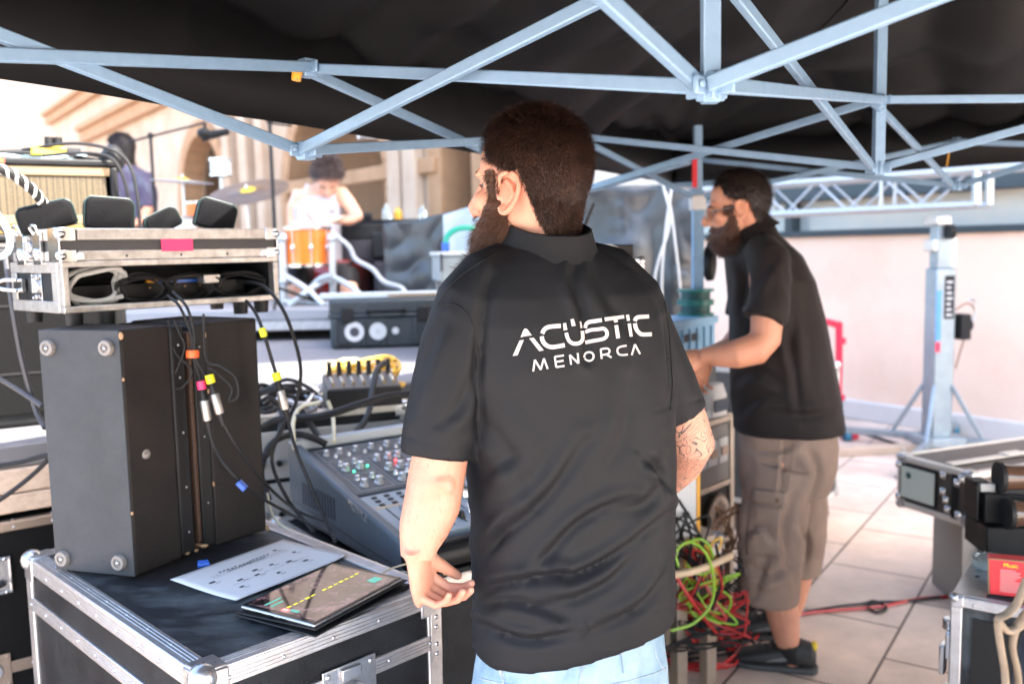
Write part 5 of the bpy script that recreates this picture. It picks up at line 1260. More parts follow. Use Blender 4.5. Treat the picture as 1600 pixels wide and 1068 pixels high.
def man2():
    Y0 = 3.15
    t0 = math.radians(76)      # faces left and a little away
    FY = Vector((-math.sin(t0), math.cos(t0), 0)); RX = Vector((FY.y, -FY.x, 0))
    def rg(py, cx, a, d, Y=Y0, e=2.3): return (P(cx, py, Y), FY*a, RX*d, e)
    J = {'neck': P(1168, 378, Y0)}
    J['core'] = [rg(372, 1172, .075, .08), rg(400, 1185, .10, .14), rg(440, 1200, .125, .16), rg(520, 1215, .145, .16), rg(600, 1225, .155, .15), rg(680, 1230, .13, .135), rg(720, 1232, .12, .125)]
    def L(pts): return [(P(x, y, Y), r) for x, y, Y, r in pts]
    J['armR'] = L([(1198, 410, Y0-.17, .060), (1200, 450, Y0-.20, .060), (1198, 500, Y0-.22, .053), (1196, 528, Y0-.23, .052), (1180, 545, Y0-.235, .054), (1150, 553, Y0-.24, .048), (1125, 556, Y0-.22, .038), (1106, 556, Y0-.20, .030), (1098, 557, Y0-.19, .030)])
    J['armL'] = L([(1180, 415, Y0+.17, .060), (1170, 460, Y0+.2, .055), (1160, 520, Y0+.2, .050), (1140, 545, Y0+.18, .045), (1118, 552, Y0+.12, .036), (1106, 556, Y0+.08, .030)])
    J['hands'] = [(P(1098, 557, Y0-.19), (-.85, .1, -.35), (.1, .95, -.5), [(25, 35, 20), (30, 40, 22), (35, 42, 22), (42, 42, 22)], 1.0, 1.0, -1, (30, 20, 15)),
                  (P(1108, 556, Y0+.08), (-.5, -.2, -.9), (.3, -.9, -.1), [(20, 30, 20), (25, 32, 20), (28, 35, 20), (34, 36, 20)], 1.0, 1.0, 1, (28, 20, 15))]
    J['legR'] = [(P(1222, 720, Y0-.08), .080), (P(1205, 800, Y0-.10), .078), (P(1206, 880, Y0-.12), .066), (P(1217, 925, Y0-.12), .060), (P(1224, 965, Y0-.12), .055), (P(1232, 1010, Y0-.12), .039), (P(1238, 1036, Y0-.12), .028)]
    J['legL'] = [(P(1245, 720, Y0+.08), .082), (P(1250, 800, Y0+.12), .080), (P(1248, 880, Y0+.14), .064), (P(1236, 930, Y0+.14), .058), (P(1226, 970, Y0+.14), .048), (P(1216, 1000, Y0+.14), .036), (P(1212, 1020, Y0+.14), .027)]
    t, me, HM = person_far('person', 'bearded man with glasses in a black polo and taupe cargo shorts, seen in profile', P(1153, 328, Y0), math.radians(77), math.radians(-10), 1.02, J, None, M_skin2, M_hair2, .0048, hair_low=-.055, beard=M_beard2, beard_len=.028, n_h=9000, wd=.0013, loc=(.92, 3.15, 0))
    # glasses
    g = MB(HM @ Matrix.Scale(1.02, 4))
    for sx in (-1, 1):
        pts = [(sx*.034+.024*math.cos(a), .108-.004*abs(math.cos(a)), .004+.018*math.sin(a)) for a in [i*math.pi/8 for i in range(17)]]
        g.tube(pts, .0016, 6, 2); g.tube([(sx*.058, .104, .010), (sx*.074, .06, .010), (sx*.080, .01, .010)], .0018, 6, 4)
    g.tube([(-.010, .109, .008), (0, .111, .010), (.010, .109, .008)], .0015, 6, 3)
    gl = part('glasses', g, M_zinc, t)
    for sx in (-1, 1): part('lens', MB(HM @ Matrix.Scale(1.02, 4)).ell((sx*.034, .107, .004), (.022, .0012, .017), None, 16, 8), M_glass, gl)
    # polo
    s = MB()
    s.rings([rg(352, 1178, .070, .066), rg(368, 1180, .085, .085), rg(382, 1185, .105, .125), rg(400, 1192, .130, .155), rg(440, 1204, .150, .175), rg(500, 1214, .163, .178), rg(560, 1220, .178, .180), rg(620, 1227, .190, .18), rg(660, 1232, .192, .182), rg(672, 1233, .190, .180)], 48)
    s.loft([(P(1188, 385, Y0-.11), .060), (P(1200, 402, Y0-.16), .072), (P(1203, 440, Y0-.195), .074), (P(1198, 480, Y0-.215), .074), (P(1192, 499, Y0-.225), .073)], 24)
    s.loft([(P(1180, 388, Y0+.11), .060), (P(1176, 410, Y0+.16), .072), (P(1168, 455, Y0+.195), .070), (P(1160, 496, Y0+.2), .070)], 24)
    sh = eval_mesh(s, .008, 5, .5); co = get_co(sh); no = get_no(sh)
    F = [([(1150, 400), (1165, 440), (1160, 490)], 9, .008), ([(1225, 420), (1240, 480), (1236, 560)], 12, .006), ([(1240, 420), (1262, 500), (1270, 600)], 14, .006), ([(1225, 510), (1240, 560), (1250, 650)], 10, .007),
         ([(1300, 640), (1260, 650), (1200, 640)], 10, .006), ([(1140, 600), (1180, 580), (1220, 600)], 12, .006), ([(1150, 650), (1190, 620), (1230, 630)], 10, .006), ([(1170, 470), (1190, 430), (1210, 405)], 10, .004)]
    co += no*(fold_disp(co, no, F)*1.5+.004*nz3(co, (8, 8, 6), 2.2)+.0015*nz3(co, (24, 24, 18), 5))[:, None]; set_co(sh, co)
    so = part('polo_shirt', sh, M_shirt2, t, smooth=True); sh.shade_smooth()
    cM = P(1176, 366, Y0); up = (Vector((0, 0, 1))+FY*.55).normalized(); fx = RX.copy(); fy = up.cross(fx).normalized(); fy = fy if fy.dot(FY) > 0 else -fy
    c = MB(); c.rings([(cM+up*h, fx*ra, fy*rb, 2.2) for h, ra, rb in ((-.01, .066, .070), (.030, .064, .068), (.034, .067, .071), (.030, .073, .078), (.0, .085, .094), (-.012, .090, .100), (-.012, .086, .095))], 40, False)
    part('collar', c, M_shirt2, so)
    # cargo shorts
    j = MB()
    j.rings([rg(655, 1228, .165, .160), rg(690, 1231, .172, .168), rg(730, 1230, .170, .172), rg(765, 1228, .150, .165)], 40)
    j.loft([(P(1226, 730, Y0-.08), (.115, .120)), (P(1212, 790, Y0-.09), (.112, .120)), (P(1204, 850, Y0-.11), (.104, .116)), (P(1202, 900, Y0-.12), (.098, .110)), (P(1199, 938, Y0-.12), (.097, .108))], 28)
    j.loft([(P(1240, 730, Y0+.09), (.112, .110)), (P(1250, 800, Y0+.11), (.100, .10)), (P(1248, 860, Y0+.14), (.090, .095)), (P(1246, 893, Y0+.14), (.088, .092))], 28)
    jm = eval_mesh(j, .008, 4, .5); co = get_co(jm); no = get_no(jm)
    F = [([(1160, 840), (1190, 820), (1215, 850)], 9, .010), ([(1165, 880), (1200, 900), (1240, 880)], 10, .009), ([(1180, 930), (1195, 880), (1210, 860)], 10, .008), ([(1240, 770), (1226, 830), (1238, 900)], 10, .008), ([(1262, 700), (1280, 740), (1262, 790)], 12, .010), ([(1168, 700), (1210, 705), (1250, 690)], 8, .006), ([(1250, 820), (1262, 850), (1256, 890)], 8, .008), ([(1150, 760), (1170, 800), (1165, 850)], 12, .007), ([(1225, 690), (1222, 740), (1215, 800)], 5, .004)]
    co += no*(fold_disp(co, no, F)*2.0+.006*nz3(co, (9, 9, 9), 7)+.0025*nz3(co, (26, 26, 22), 1))[:, None]; set_co(jm, co)
    jo = part('cargo_shorts', jm, M_short, t, smooth=True); jm.shade_smooth()
    bv = BVHTree.FromPolygons([Vector(q) for q in co], [tuple(p.vertices) for p in jm.polygons])
    def on(x, y, off=.004):
        d_ = Vector(ray(x, y)).normalized(); h = bv.ray_cast(Vector(_C), d_); return (h[0]-d_*off) if h[0] else None
    def patch(x0, y0, x1, y1, sk, name, th, nx=10, ny=10):
        vs = []; fs = []; ok = True
        for i in range(nx+1):
            for k in range(ny+1):
                p = on(x0+(x1-x0)*i/nx+sk*k/ny, y0+(y1-y0)*k/ny+6*(i/nx-.5), th)
                if p is None: return None
                vs.append(p)
        for i in range(nx):
            for k in range(ny): a = i*(ny+1)+k; fs.append((a, a+ny+1, a+ny+2, a+1))
        m = MB(); m._add(vs, fs); o = part(name, m, M_short, jo, smooth=True); sd = o.modifiers.new('t', 'SOLIDIFY'); sd.thickness = .006; sd.offset = 0; return o
    pk = patch(1170, 790, 1222, 868, -4, 'cargo_pocket', .004)
    fl = patch(1176, 766, 1232, 786, -2, 'pocket_flap', .010, 10, 5)
    p = on(1215, 781, .016)
    if p: part('button', MB().ell(p, (.008, .004, .008), None, 12, 8), M_brass, jo)
    q = [on(x, y, .002) for x, y in [(v.x, v.y) for v in spline([Vector((1243, 672, 0)), Vector((1238, 720, 0)), Vector((1230, 765, 0))], 6)]]
    q = [v for v in q if v is not None]
    if len(q) > 2: part('seam', MB().loft([(v, .0022) for v in q], 6), M_short, jo)
    # shoes: (ankle, direction)
    def shoe(ax, ay, Y, d, lab):
        a = P(ax, ay, Y); d = Vector(d).normalized(); n = Vector((-d.y, d.x, 0)); c = Vector((a.x, a.y, 0))
        def rr(f, w_, h0, h1): return (c+d*f+Vector((0, 0, (h0+h1)/2)), n*w_, Vector((0, 0, (h1-h0)/2)), 2.4)
        up_ = part('shoe', MB().rings([rr(-.075, .018, .03, .07), rr(-.06, .034, .02, .105), rr(-.02, .040, .02, .115), rr(.02, .041, .02, .105), rr(.06, .045, .02, .085), (c+d*.11+Vector((0, 0, .045)), n*.049, Vector((0, 0, .028)), 2.4), rr(.16, .047, .02, .058), rr(.195, .036, .02, .046), rr(.212, .016, .022, .034)], 24), M_shoe, t)
        part('sole', MB().rings([(c+d*f+Vector((0, 0, .012)), n*w_, Vector((0, 0, .0125)), 4) for f, w_ in ((-.082, .014), (-.066, .036), (-.02, .042), (.05, .046), (.12, .052), (.17, .048), (.20, .036), (.218, .014))], 20), mat('shoe_sole', (.05, .05, .05), .6) if 'shoe_sole' not in MATS else MATS['shoe_sole'], up_)
        la = MB()
        for i in range(5):
            f = .02+i*.022; z = .112-i*.011; s_ = -1 if i % 2 else 1
            la.tube([c+d*f+n*.026+Vector((0, 0, z-.012)), c+d*(f+.008)+Vector((0, 0, z+.003)), c+d*(f+.016)-n*.026+Vector((0, 0, z-.012))], .003, 6, 4)
        la.tube([c+d*.02+Vector((0, 0, .115)), c+d*.03+n*.035+Vector((0, 0, .12)), c+d*.01+n*.05+Vector((0, 0, .09))], .0025, 6, 4)
        la.tube([c+d*.02+Vector((0, 0, .115)), c+d*.05-n*.035+Vector((0, 0, .11)), c+d*.04-n*.05+Vector((0, 0, .08))], .0025, 6, 4)
        part('laces', la, M_rub, up_)
        part('heel_tab', MB().ell(c-d*.068+Vector((0, 0, .095)), (.012, .012, .018), None, 10, 8), mat('yellow_trim', (.7, .5, .03), .6) if 'yellow_trim' not in MATS else MATS['yellow_trim'], up_)
        part('side_panel', MB().rings([rr(.0, .0435, .035, .07), rr(.03, .0440, .03, .075), rr(.07, .0475, .03, .06), rr(.09, .049, .032, .045)], 24, False), M_shoeg, up_)
        part('sock', MB().loft([(c+Vector((0, 0, .05)), .036), (P(*lab[0]), .042), (P(*lab[1]), .0455)], 18), M_rub, t)
    shoe(1240, 1036, Y0-.12, (-.75, .25, 0), ((1236, 1024, Y0-.12), (1231, 1004, Y0-.12)))
    shoe(1212, 1015, Y0+.14, (-.95, .2, 0), ((1213, 1008, Y0+.14), (1216, 992, Y0+.14)))
man2()

def drummer():
    Y0 = 6.15; sk = M_skin3
    RX = Vector((1, .15, 0)).normalized(); FY = Vector((.15, -1, 0)).normalized()
    def rg(py, cx, a, d, Y=Y0): return (P(cx, py, Y), RX*a, FY*d, 2.3)
    def L(pts): return [(P(x, y, Y), r) for x, y, Y, r in pts]
    J = {'neck': P(502, 296, Y0)}
    J['core'] = [rg(290, 500, .08, .07), rg(303, 498, .17, .09), rg(325, 497, .17, .11), rg(360, 496, .15, .12), rg(400, 496, .15, .13), rg(430, 496, .17, .16)]
    J['armL'] = L([(470, 300, Y0, .055), (460, 325, Y0-.03, .05), (458, 352, Y0-.05, .045), (475, 362, Y0-.22, .038), (497, 360, Y0-.36, .028)])
    J['armR'] = L([(530, 300, Y0, .055), (545, 318, Y0-.05, .05), (558, 338, Y0-.08, .045), (545, 344, Y0-.25, .036), (528, 344, Y0-.38, .028)])
    J['legL'] = [(P(480, 430, Y0), .09), (P(462, 432, Y0-.35), .08), (P(462, 450, Y0-.40), .06), (P(462, 478, Y0-.38), .04)]
    J['legR'] = [(P(515, 430, Y0), .09), (P(540, 432, Y0-.3), .08), (P(545, 450, Y0-.4), .06), (P(545, 478, Y0-.38), .04)]
    J['hands'] = [(P(499, 360, Y0-.37), (.8, -.4, -.1), (.1, -.2, -1), [(50, 50, 30)]*4, 1.0, 1.0, -1, (25, 20, 15)),
                  (P(526, 344, Y0-.39), (-.8, -.4, -.1), (.1, -.2, -1), [(50, 50, 30)]*4, 1.0, 1.0, 1, (25, 20, 15))]
    t, me, HM = person_far('person', 'drummer in a white tank top bent over the orange drum with his head down', P(512, 279, Y0-.1), math.radians(190), math.radians(-55), 1.04, J, None, sk, mat('curly_brown_hair', (.05, .03, .025), .6, 0, (.10, .065, .055), 40, .7), .011, hair_low=-.10, n_h=5000, wd=.005, hair_len=.05, loc=(-1.3, 6.15, 1.18))
    s = MB(); s.rings([rg(308, 498, .13, .105), rg(325, 497, .175, .125), rg(360, 496, .165, .135), rg(400, 496, .168, .145), rg(425, 496, .175, .16)], 36)
    for x in (478, 518): s.loft([(P(x, 330, Y0-.10), .022), (P(x+1, 300, Y0-.07), .020), (P(x+2, 290, Y0-.0), .020), (P(x+2, 304, Y0+.09), .022)], 10)
    m = eval_mesh(s, .011, 4, .5); co = get_co(m); co += get_no(m)*(.006*nz3(co, (8, 8, 10), 2))[:, None]; set_co(m, co)
    part('tank_top', m, M_tank, t)
    tr = MB(); 
    for k in ('legL', 'legR'): tr.loft([(p, r+.012) for p, r in J[k][:3]], 14)
    tr.rings([rg(412, 496, .18, .165), rg(432, 496, .18, .18)], 24)
    part('trousers', eval_mesh(tr, .014, 3), M_rub, t)
    part('stool', MB().cyl(P(497, 438, Y0+.02)-Vector((0, 0, .05)), P(497, 438, Y0+.02), .16, .16, 24).cyl(P(497, 480, Y0+.02), P(497, 438, Y0+.02)-Vector((0, 0, .05)), .03), M_blk, None)
    tag([o for o in scene.objects if o.name.startswith('stool')][0], 'round black stool under the drummer', 'stool')
    for i, (a, b_) in enumerate((((500, 360, Y0-.42), (478, 331, Y0-.7)), ((524, 346, Y0-.44), (560, 330, Y0-.6)))):
        q = part('drumstick', MB().cyl(P(*a), P(*b_), .008, .005), M_wood, None); tag(q, ['drumstick held over the orange drum, tip pointing up left', 'drumstick in the drummer\'s other hand, pointing right'][i], 'drumstick')
drummer()
def guitarist():
    Y0 = 6.9
    RX = Vector((.75, -.66, 0)).normalized(); FY = Vector((-.66, -.75, 0)).normalized()
    a_ = math.radians(100)
    def rg(py, cx, a, d, Y=Y0): return (P(cx, py, Y), Vector((1, .5, 0)).normalized()*a, Vector((-.5, 1, 0)).normalized()*d, 2.3)
    def L(pts): return [(P(x, y, Y), r) for x, y, Y, r in pts]
    J = {'neck': P(190, 262, Y0)}
    J['core'] = [rg(256, 190, .08, .07), rg(270, 196, .15, .10), rg(300, 202, .17, .12), rg(340, 206, .16, .12), rg(400, 208, .16, .13), rg(430, 208, .16, .14)]
    J['armR'] = L([(222, 275, Y0-.05, .055), (231, 300, Y0-.08, .052), (232, 325, Y0-.10, .045), (222, 345, Y0-.22, .036), (208, 352, Y0-.32, .028)])
    J['armL'] = L([(178, 275, Y0-.05, .055), (170, 300, Y0-.12, .05), (168, 325, Y0-.2, .045), (160, 335, Y0-.35, .034), (152, 332, Y0-.45, .028)])
    J['hands'] = [(P(206, 353, Y0-.33), (-.7, -.5, -.2), (.1, -.3, -1), [(45, 45, 30)]*4, 1.0, 1.0, 1, (25, 20, 15)), (P(150, 332, Y0-.46), (-.7, -.5, .2), (.1, -.3, -1), [(45, 45, 30)]*4, 1.0, 1.0, -1, (25, 20, 15))]
    J['legL'] = [(P(195, 430, Y0), .09), (P(193, 480, Y0), .07), (Vector((P(193, 480, Y0).x, Y0, 1.06)), .045)]
    J['legR'] = [(P(222, 430, Y0), .09), (P(224, 480, Y0), .07), (Vector((P(226, 480, Y0).x, Y0, 1.06)), .045)]
    t, me, HM = person_far('person', 'long haired musician in a patterned purple shirt standing behind the amplifier', P(188, 238, Y0), math.radians(78), math.radians(-8), 1.04, J, None, M_skin2, M_hair2, .012, hair_low=-.10, beard=M_beard2, n_h=3500, wd=.004, loc=(-3.0, 6.9, 1.0))
    s = MB(); s.rings([rg(258, 192, .09, .085), rg(268, 196, .16, .11), rg(300, 203, .19, .14), rg(340, 207, .18, .14), rg(400, 209, .18, .15), rg(425, 209, .185, .155)], 36)
    for k in ('armL', 'armR'): s.loft([(p, r+.022) for p, r in J[k][:3]], 14)
    m = eval_mesh(s, .012, 4, .5); co = get_co(m); co += get_no(m)*(.010*nz3(co, (7, 7, 9), 2))[:, None]; set_co(m, co)
    part('patterned_shirt', m, mat('purple_print', (.055, .045, .085), .8, 0, (.11, .13, .16), 11, 1, nlo=.5, nhi=.7), t)
    j = MB()
    for k in ('legL', 'legR'): j.loft([(p, r+.015) for p, r in J[k]], 14)
    j.rings([rg(410, 208, .18, .15), rg(440, 208, .18, .16)], 24); part('trousers', eval_mesh(j, .014, 3), M_rub, t)
guitarist()
# ------------------------------------------------------------------ mixing console on its case
def console():
    yaw = 36; O = Vector((-.264, 1.985, 0)); M = frame(O, yaw); W, D = .80, .64
    cs = flight_case('console_case', 'dark flight case with aluminium edges under the mixing console', 'flight case', frame(O+Vector((-.02, -.06, 0)), yaw), W+.06, D+.06, .10, .745, .03, (.42,), M_lam, M_alud, .022)
    t = thing('mixing_console', 'slate grey mixing console with silver knobs, faders and red lights', 'mixing console', M @ Vector((W/2, D/2, .75)))
    def sec(x0, x1, pts, name, m, b=.004): # profile (y,z) extruded along x
        n = len(pts); vs = [(x0, y, z) for y, z in pts]+[(x1, y, z) for y, z in pts]
        return part(name, MB(M)._add(vs, [tuple(range(n)), tuple(range(2*n-1, n-1, -1))]+[(i, n+i, n+(i+1) % n, (i+1) % n) for i in range(n)]), m, t, bevel=b)
    zf, zr = .835, .955; sl_ = (zr-zf)/D
    Z = lambda y: zf+sl_*y
    sec(0, W, [(0, .755), (D, .755), (D, Z(D)-.01), (.33, Z(.33)-.012), (.30, Z(.30)-.03), (0, zf-.03)], 'chassis', M_desk, .006)
    sec(-.003, .028, [(-.006, .77), (D+.005, .80), (D+.005, Z(D)+.014), (.33, Z(.33)+.006), (.27, Z(.27)+.004), (0, zf+.006)], 'end_cheek', M_desk, .008)
    sec(W-.028, W+.003, [(-.006, .77), (D+.005, .80), (D+.005, Z(D)+.014), (.33, Z(.33)+.006), (.27, Z(.27)+.004), (0, zf+.006)], 'end_cheek', M_desk, .008)
    part('arm_rest', MB(M).loft([((0, -.03, .800), .032), ((W, -.03, .800), .032)], 18), M_blk, t)
    part('rear_bar', MB(M).box((0, D-.03, Z(D)-.012), (W, D+.008, Z(D)+.016)), mat('pale_edge', (.40, .43, .45), .4), t, bevel=.005)
    # sloped panels: frames lying on the slope
    ang = math.atan(sl_); S = M @ Matrix.Translation((0, 0, zf)) @ Matrix.Rotation(ang, 4, 'X')
    p0 = part('fader_panel', MB(S).box((.03, .02, -.035), (W-.03, .275, -.006)), M_deskl, t, bevel=.003)
    part('knob_panel', MB(S).box((.03, .285, -.03), (W-.03, .60, -.003)), mat('dark_panel', (.075, .085, .10), .4, 0, (.035, .04, .045), 12, .5), t, bevel=.003)
    # faders
    q = random.Random(8); sl = MB(S); nn = 19
    for i in range(nn):
        x = .065+i*.036; sl.box((x-.0015, .04, -.006), (x+.0015, .19, -.0050))
        for k in range(3): sl.box((x-.007, .205+k*.022, -.006), (x+.007, .216+k*.022, -.0040))
    part('fader_slots', sl, M_blk, p0)
    part('scribble_tape', MB(S).box((.04, .192, -.0062), (.50, .203, -.0052)), mat('masking_tape', (.62, .50, .34), .7), p0)
    for i in range(nn):
        x = .065+i*.036; y = .06+.11*q.random()
        part('fader', MB(S).hexa([(x-.007, y-.013, -.005), (x+.007, y-.013, -.005), (x+.007, y+.013, -.005), (x-.007, y+.013, -.005), (x-.006, y-.006, .010), (x+.006, y-.006, .010), (x+.006, y+.006, .010), (x-.006, y+.006, .010)]), M_knob if i % 4 else M_blk, p0, bevel=.001)
    ln = MB(S)
    def blk(x0, y0, x1, y1):
        w = .0012
        ln.box((x0, y0, -.003), (x1, y0+w, -.0020)).box((x0, y1-w, -.003), (x1, y1, -.0020)).box((x0, y0+w, -.003), (x0+w, y1-w, -.0020)).box((x1-w, y0+w, -.003), (x1, y1-w, -.0020))
    for x0, y0, x1, y1 in ((.05, .30, .15, .40), (.05, .41, .15, .50), (.16, .30, .27, .50), (.28, .30, .36, .50), (.05, .51, .36, .59), (.38, .30, .62, .44), (.64, .30, .76, .50)): blk(x0, y0, x1, y1)
    part('panel_lines', ln, mat('panel_print', (.35, .36, .38), .6), t)
    K = []
    for x in (.075, .118): K += [(x, .33, .011), (x, .37, .0075), (x, .44, .011), (x, .475, .0075)]
    for x in (.185, .22, .25): K += [(x, .325, .011), (x, .36, .007), (x, .40, .011), (x, .47, .010)]
    for x in (.295, .318, .341): K += [(x, .32, .006), (x, .345, .006), (x, .37, .006), (x, .40, .006), (x, .43, .006), (x, .46, .006)]
    for x in (.07, .11, .16, .21, .26, .31): K += [(x, .555, .009), (x+.018, .53, .0055)]
    for i in range(8): K += [(.40+i*.029, .33, .0085), (.40+i*.029, .36, .006)]
    for i in range(4): K += [(.66+i*.03, .34, .009), (.66+i*.03, .42, .009), (.66+i*.03, .47, .007), (.66+i*.03, .56, .007)]
    for x, y, r in K[:98]:
        part('knob', MB(S).lathe([(r*1.15, 0), (r*1.1, .004), (r*.85, .006), (r*.8, r*1.7), (r*.6, r*1.85), (0, r*1.85)], (x, y, -.003), (0, 0, 1) if False else (S.inverted().to_3x3().inverted().transposed() @ Vector((0, 0, 1))), 14) if False else MB(S).lathe([(0, 0), (r*1.15, 0), (r*1.1, .004), (r*.85, .006), (r*.8, r*1.7), (r*.6, r*1.85), (0, r*1.85)], (x, y, -.003), (0, 0, 1), 14), M_knob if r > .0065 else M_zinc, t)
    part('screen', MB(S).box((.39, .46, -.003), (.62, .59, .003)), M_darkglass, t, bevel=.002)
    part('display', MB(S).box((.43, .48, .003), (.60, .58, .0036)), mat('dim_display', (.10, .16, .15), .15), t)
    for x, y in ((.405, .575), (.225, .435), (.335, .40)): part('red_light', MB(S).ell((x, y, .003), (.0035, .0035, .002), None, 10, 6), M_led_r, t)
    for x, y in ((.09, .42), (.14, .44), (.13, .35)): part('green_light', MB(S).ell((x, y, -.001), (.0028, .0028, .002), None, 10, 6), M_led_g, t)
    # name on the end cheek
    T = M @ Matrix.Translation((-.0055, .205, .875)) @ Matrix.Rotation(math.radians(-90), 4, 'Z') @ Matrix.Rotation(math.radians(90), 4, 'X') @ Matrix.Rotation(-ang, 4, 'Z')
    o = part('name_plate', text_mesh('PROFILE', .030, T @ Matrix.Translation((.0, -.008, 0)), .0006), M_knob, t, smooth=False)
    vt = MB(M)
    for i in range(12): vt.box((-.0045, .34+i*.018, .81), (-.0028, .348+i*.018, .87))
    part('vent_slots', vt, M_ink, t)
console()
# ------------------------------------------------------------------ rack, small mixer and cables behind the console
M2 = frame(Vector((-.92, 2.70, 0)), 24)
def back_rack():
    t = flight_case('device_rack', 'grey fronted rack case behind the mixing console with cables over it', 'rack case', M2, .62, .36, .12, .997, .026, (), M_lam, M_alud, .02)
    for k in range(4):
        z = .30+k*.165
        f = part('rack_panel', MB(M2).box((.03, -.014, z), (.59, -.004, z+.150)), mat('pale_rack_panel', (.42, .42, .40), .45, .2, (.36, .36, .35), 10, .5) if 'pale_rack_panel' not in MATS else MATS['pale_rack_panel'], t, bevel=.002)
        for i in range(9): part('knob', MB(M2).cyl((.08+i*.055, -.014, z+.05), (.08+i*.055, -.028, z+.05), .009), M_blk if (i+k) % 3 else M_knob, f)
back_rack()
def small_mixer():
    p = G(512, 640, 1.0); M = frame(p, 16)
    t = thing('small_mixer', 'small black mixer with a row of upright black connectors on top', 'mixer', M @ Vector((.12, .1, 0)))
    part('body', MB(M).hexa([(0, 0, 0), (.24, 0, 0), (.24, .2, 0), (0, .2, 0), (0, 0, .062), (.24, 0, .062), (.24, .2, .085), (0, .2, .085)]), M_blk, t, bevel=.004)
    part('top_panel', MB(M).hexa([(.004, .004, .0615), (.236, .004, .0615), (.236, .196, .0845), (.004, .196, .0845), (.004, .004, .066), (.236, .004, .066), (.236, .196, .089), (.004, .196, .089)]), mat('mixer_top', (.09, .085, .08), .45), t)
    for i in range(7):
        x = .022+i*.033
        k = part('plug', MB(M).cyl((x, .16, .084), (x, .16, .135), .009, .008, 12), M_rub, t); part('collar', MB(M).cyl((x, .16, .080), (x, .16, .090), .011, .011, 12), M_brass, k)
        for y in (.03, .07, .11): part('knob', MB(M).cyl((x, y, .066), (x, y, .08+.1*y), .006, .005, 10), M_knob if y > .05 else M_tan, t)
small_mixer()
def tangle(name, label, c, rx, ry, rz, n, r, m, seed, parent=None, group=None):
    q = random.Random(seed); c = Vector(c); pts = []
    for i in range(n):
        a = i*1.15+q.uniform(-.3, .3); k = q.uniform(.55, 1.05)
        pts.append(c+Vector((rx*k*math.cos(a), ry*k*math.sin(a), rz*q.uniform(-.2, 1))))
    mb = MB(); mb.tube(pts, r, 8, 6); o = part(name, mb, m, parent, smooth=True)
    if parent is None: tag(o, label, 'cable', group)
    return o
tangle('cable_heap', 'heap of yellow cable lying behind the small mixer', P(572, 600, 3.3), .14, .13, .09, 46, .0065, M_yelc, 3)
tangle('cable_heap', 'pale yellow cable loop on top of the yellow heap', P(545, 582, 3.35), .10, .10, .05, 20, .005, mat('cream_yellow_cable', (.75, .62, .30), .5), 4)
cable('thick_cable', [P(600, 590, 3.2), P(630, 630, 3.1), P(680, 650, 3.0)], .012, M_yelc, 'thick orange yellow cable running off behind the man')
cable('thick_cable', [P(408, 668, 2.6), P(440, 654, 2.55), P(500, 650, 2.52), P(560, 632, 2.55), P(610, 618, 2.62), P(660, 616, 2.7)], .011, M_rub, 'thick black cable arching over the rack behind the console', group='thick black cables behind the console')
cable('thick_cable', [P(600, 566, 3.0), P(588, 580, 2.9), P(582, 610, 2.8), P(574, 650, 2.7), P(550, 680, 2.62), P(520, 690, 2.6)], .010, M_rub, 'black cable dropping from the mixer towards the console rear', group='thick black cables behind the console')
cable('thick_cable', [P(415, 712, 2.42), P(430, 688, 2.45), P(460, 678, 2.5), P(490, 684, 2.5), P(510, 694, 2.5)], .010, M_rub, 'black cable loop resting on the console corner', group='thick black cables behind the console')
cable('thick_cable', [P(420, 620, 2.6), P(440, 640, 2.6), P(436, 680, 2.5), P(418, 700, 2.5), P(408, 740, 2.45), P(420, 780, 2.4)], .009, M_rub, 'black cable falling behind the second speaker', group='thick black cables behind the console')
cable('thick_cable', [P(470, 640, 2.62), P(490, 670, 2.6), P(505, 690, 2.55)], .009, M_rub, 'short black cable between the rack and the console', group='thick black cables behind the console')
cable('thin_cable', [P(460, 700, 2.4), P(458, 660, 2.5), P(470, 636, 2.58), P(500, 628, 2.6)], .006, mat('cream_cable2', (.62, .58, .42), .5), 'cream cable looping up from the console corner', group='cream cables')
cable('thin_cable', [P(512, 626, 2.62), P(520, 650, 2.6), P(522, 690, 2.5)], .006, MATS['cream_cable2'], 'cream cable standing behind the console, right of the other', group='cream cables')
cable('thin_cable', [P(418, 770, 2.2), P(424, 800, 2.15), P(440, 820, 2.12), P(480, 838, 2.05), P(540, 862, 1.95), P(590, 880, 1.86)], .003, MATS['cream_cable2'], 'thin cream cable along the far edge of the flight case', group='cream cables')
tangle('cable_heap', 'heap of grey and black cable ends left of the small mixer', P(440, 632, 2.75), .12, .10, .07, 34, .007, M_rub, 8)
tangle('cable_heap', 'grey cable ends lying against the black heap', P(460, 640, 2.70), .09, .06, .05, 22, .006, M_zinc, 9)
def lid_case():
    M = frame(P(585, 585, 3.75), 14); M.translation.z = 1.002
    flight_case('lid_case', 'flat pale aluminium edged case behind the yellow cables', 'flight case', M, .55, .36, 1.002, 1.115, .030, (), mat('grey_panel', (.14, .17, .18), .5), mat('white_aluminium', (.78, .80, .80), .35, .3), .014)
lid_case()
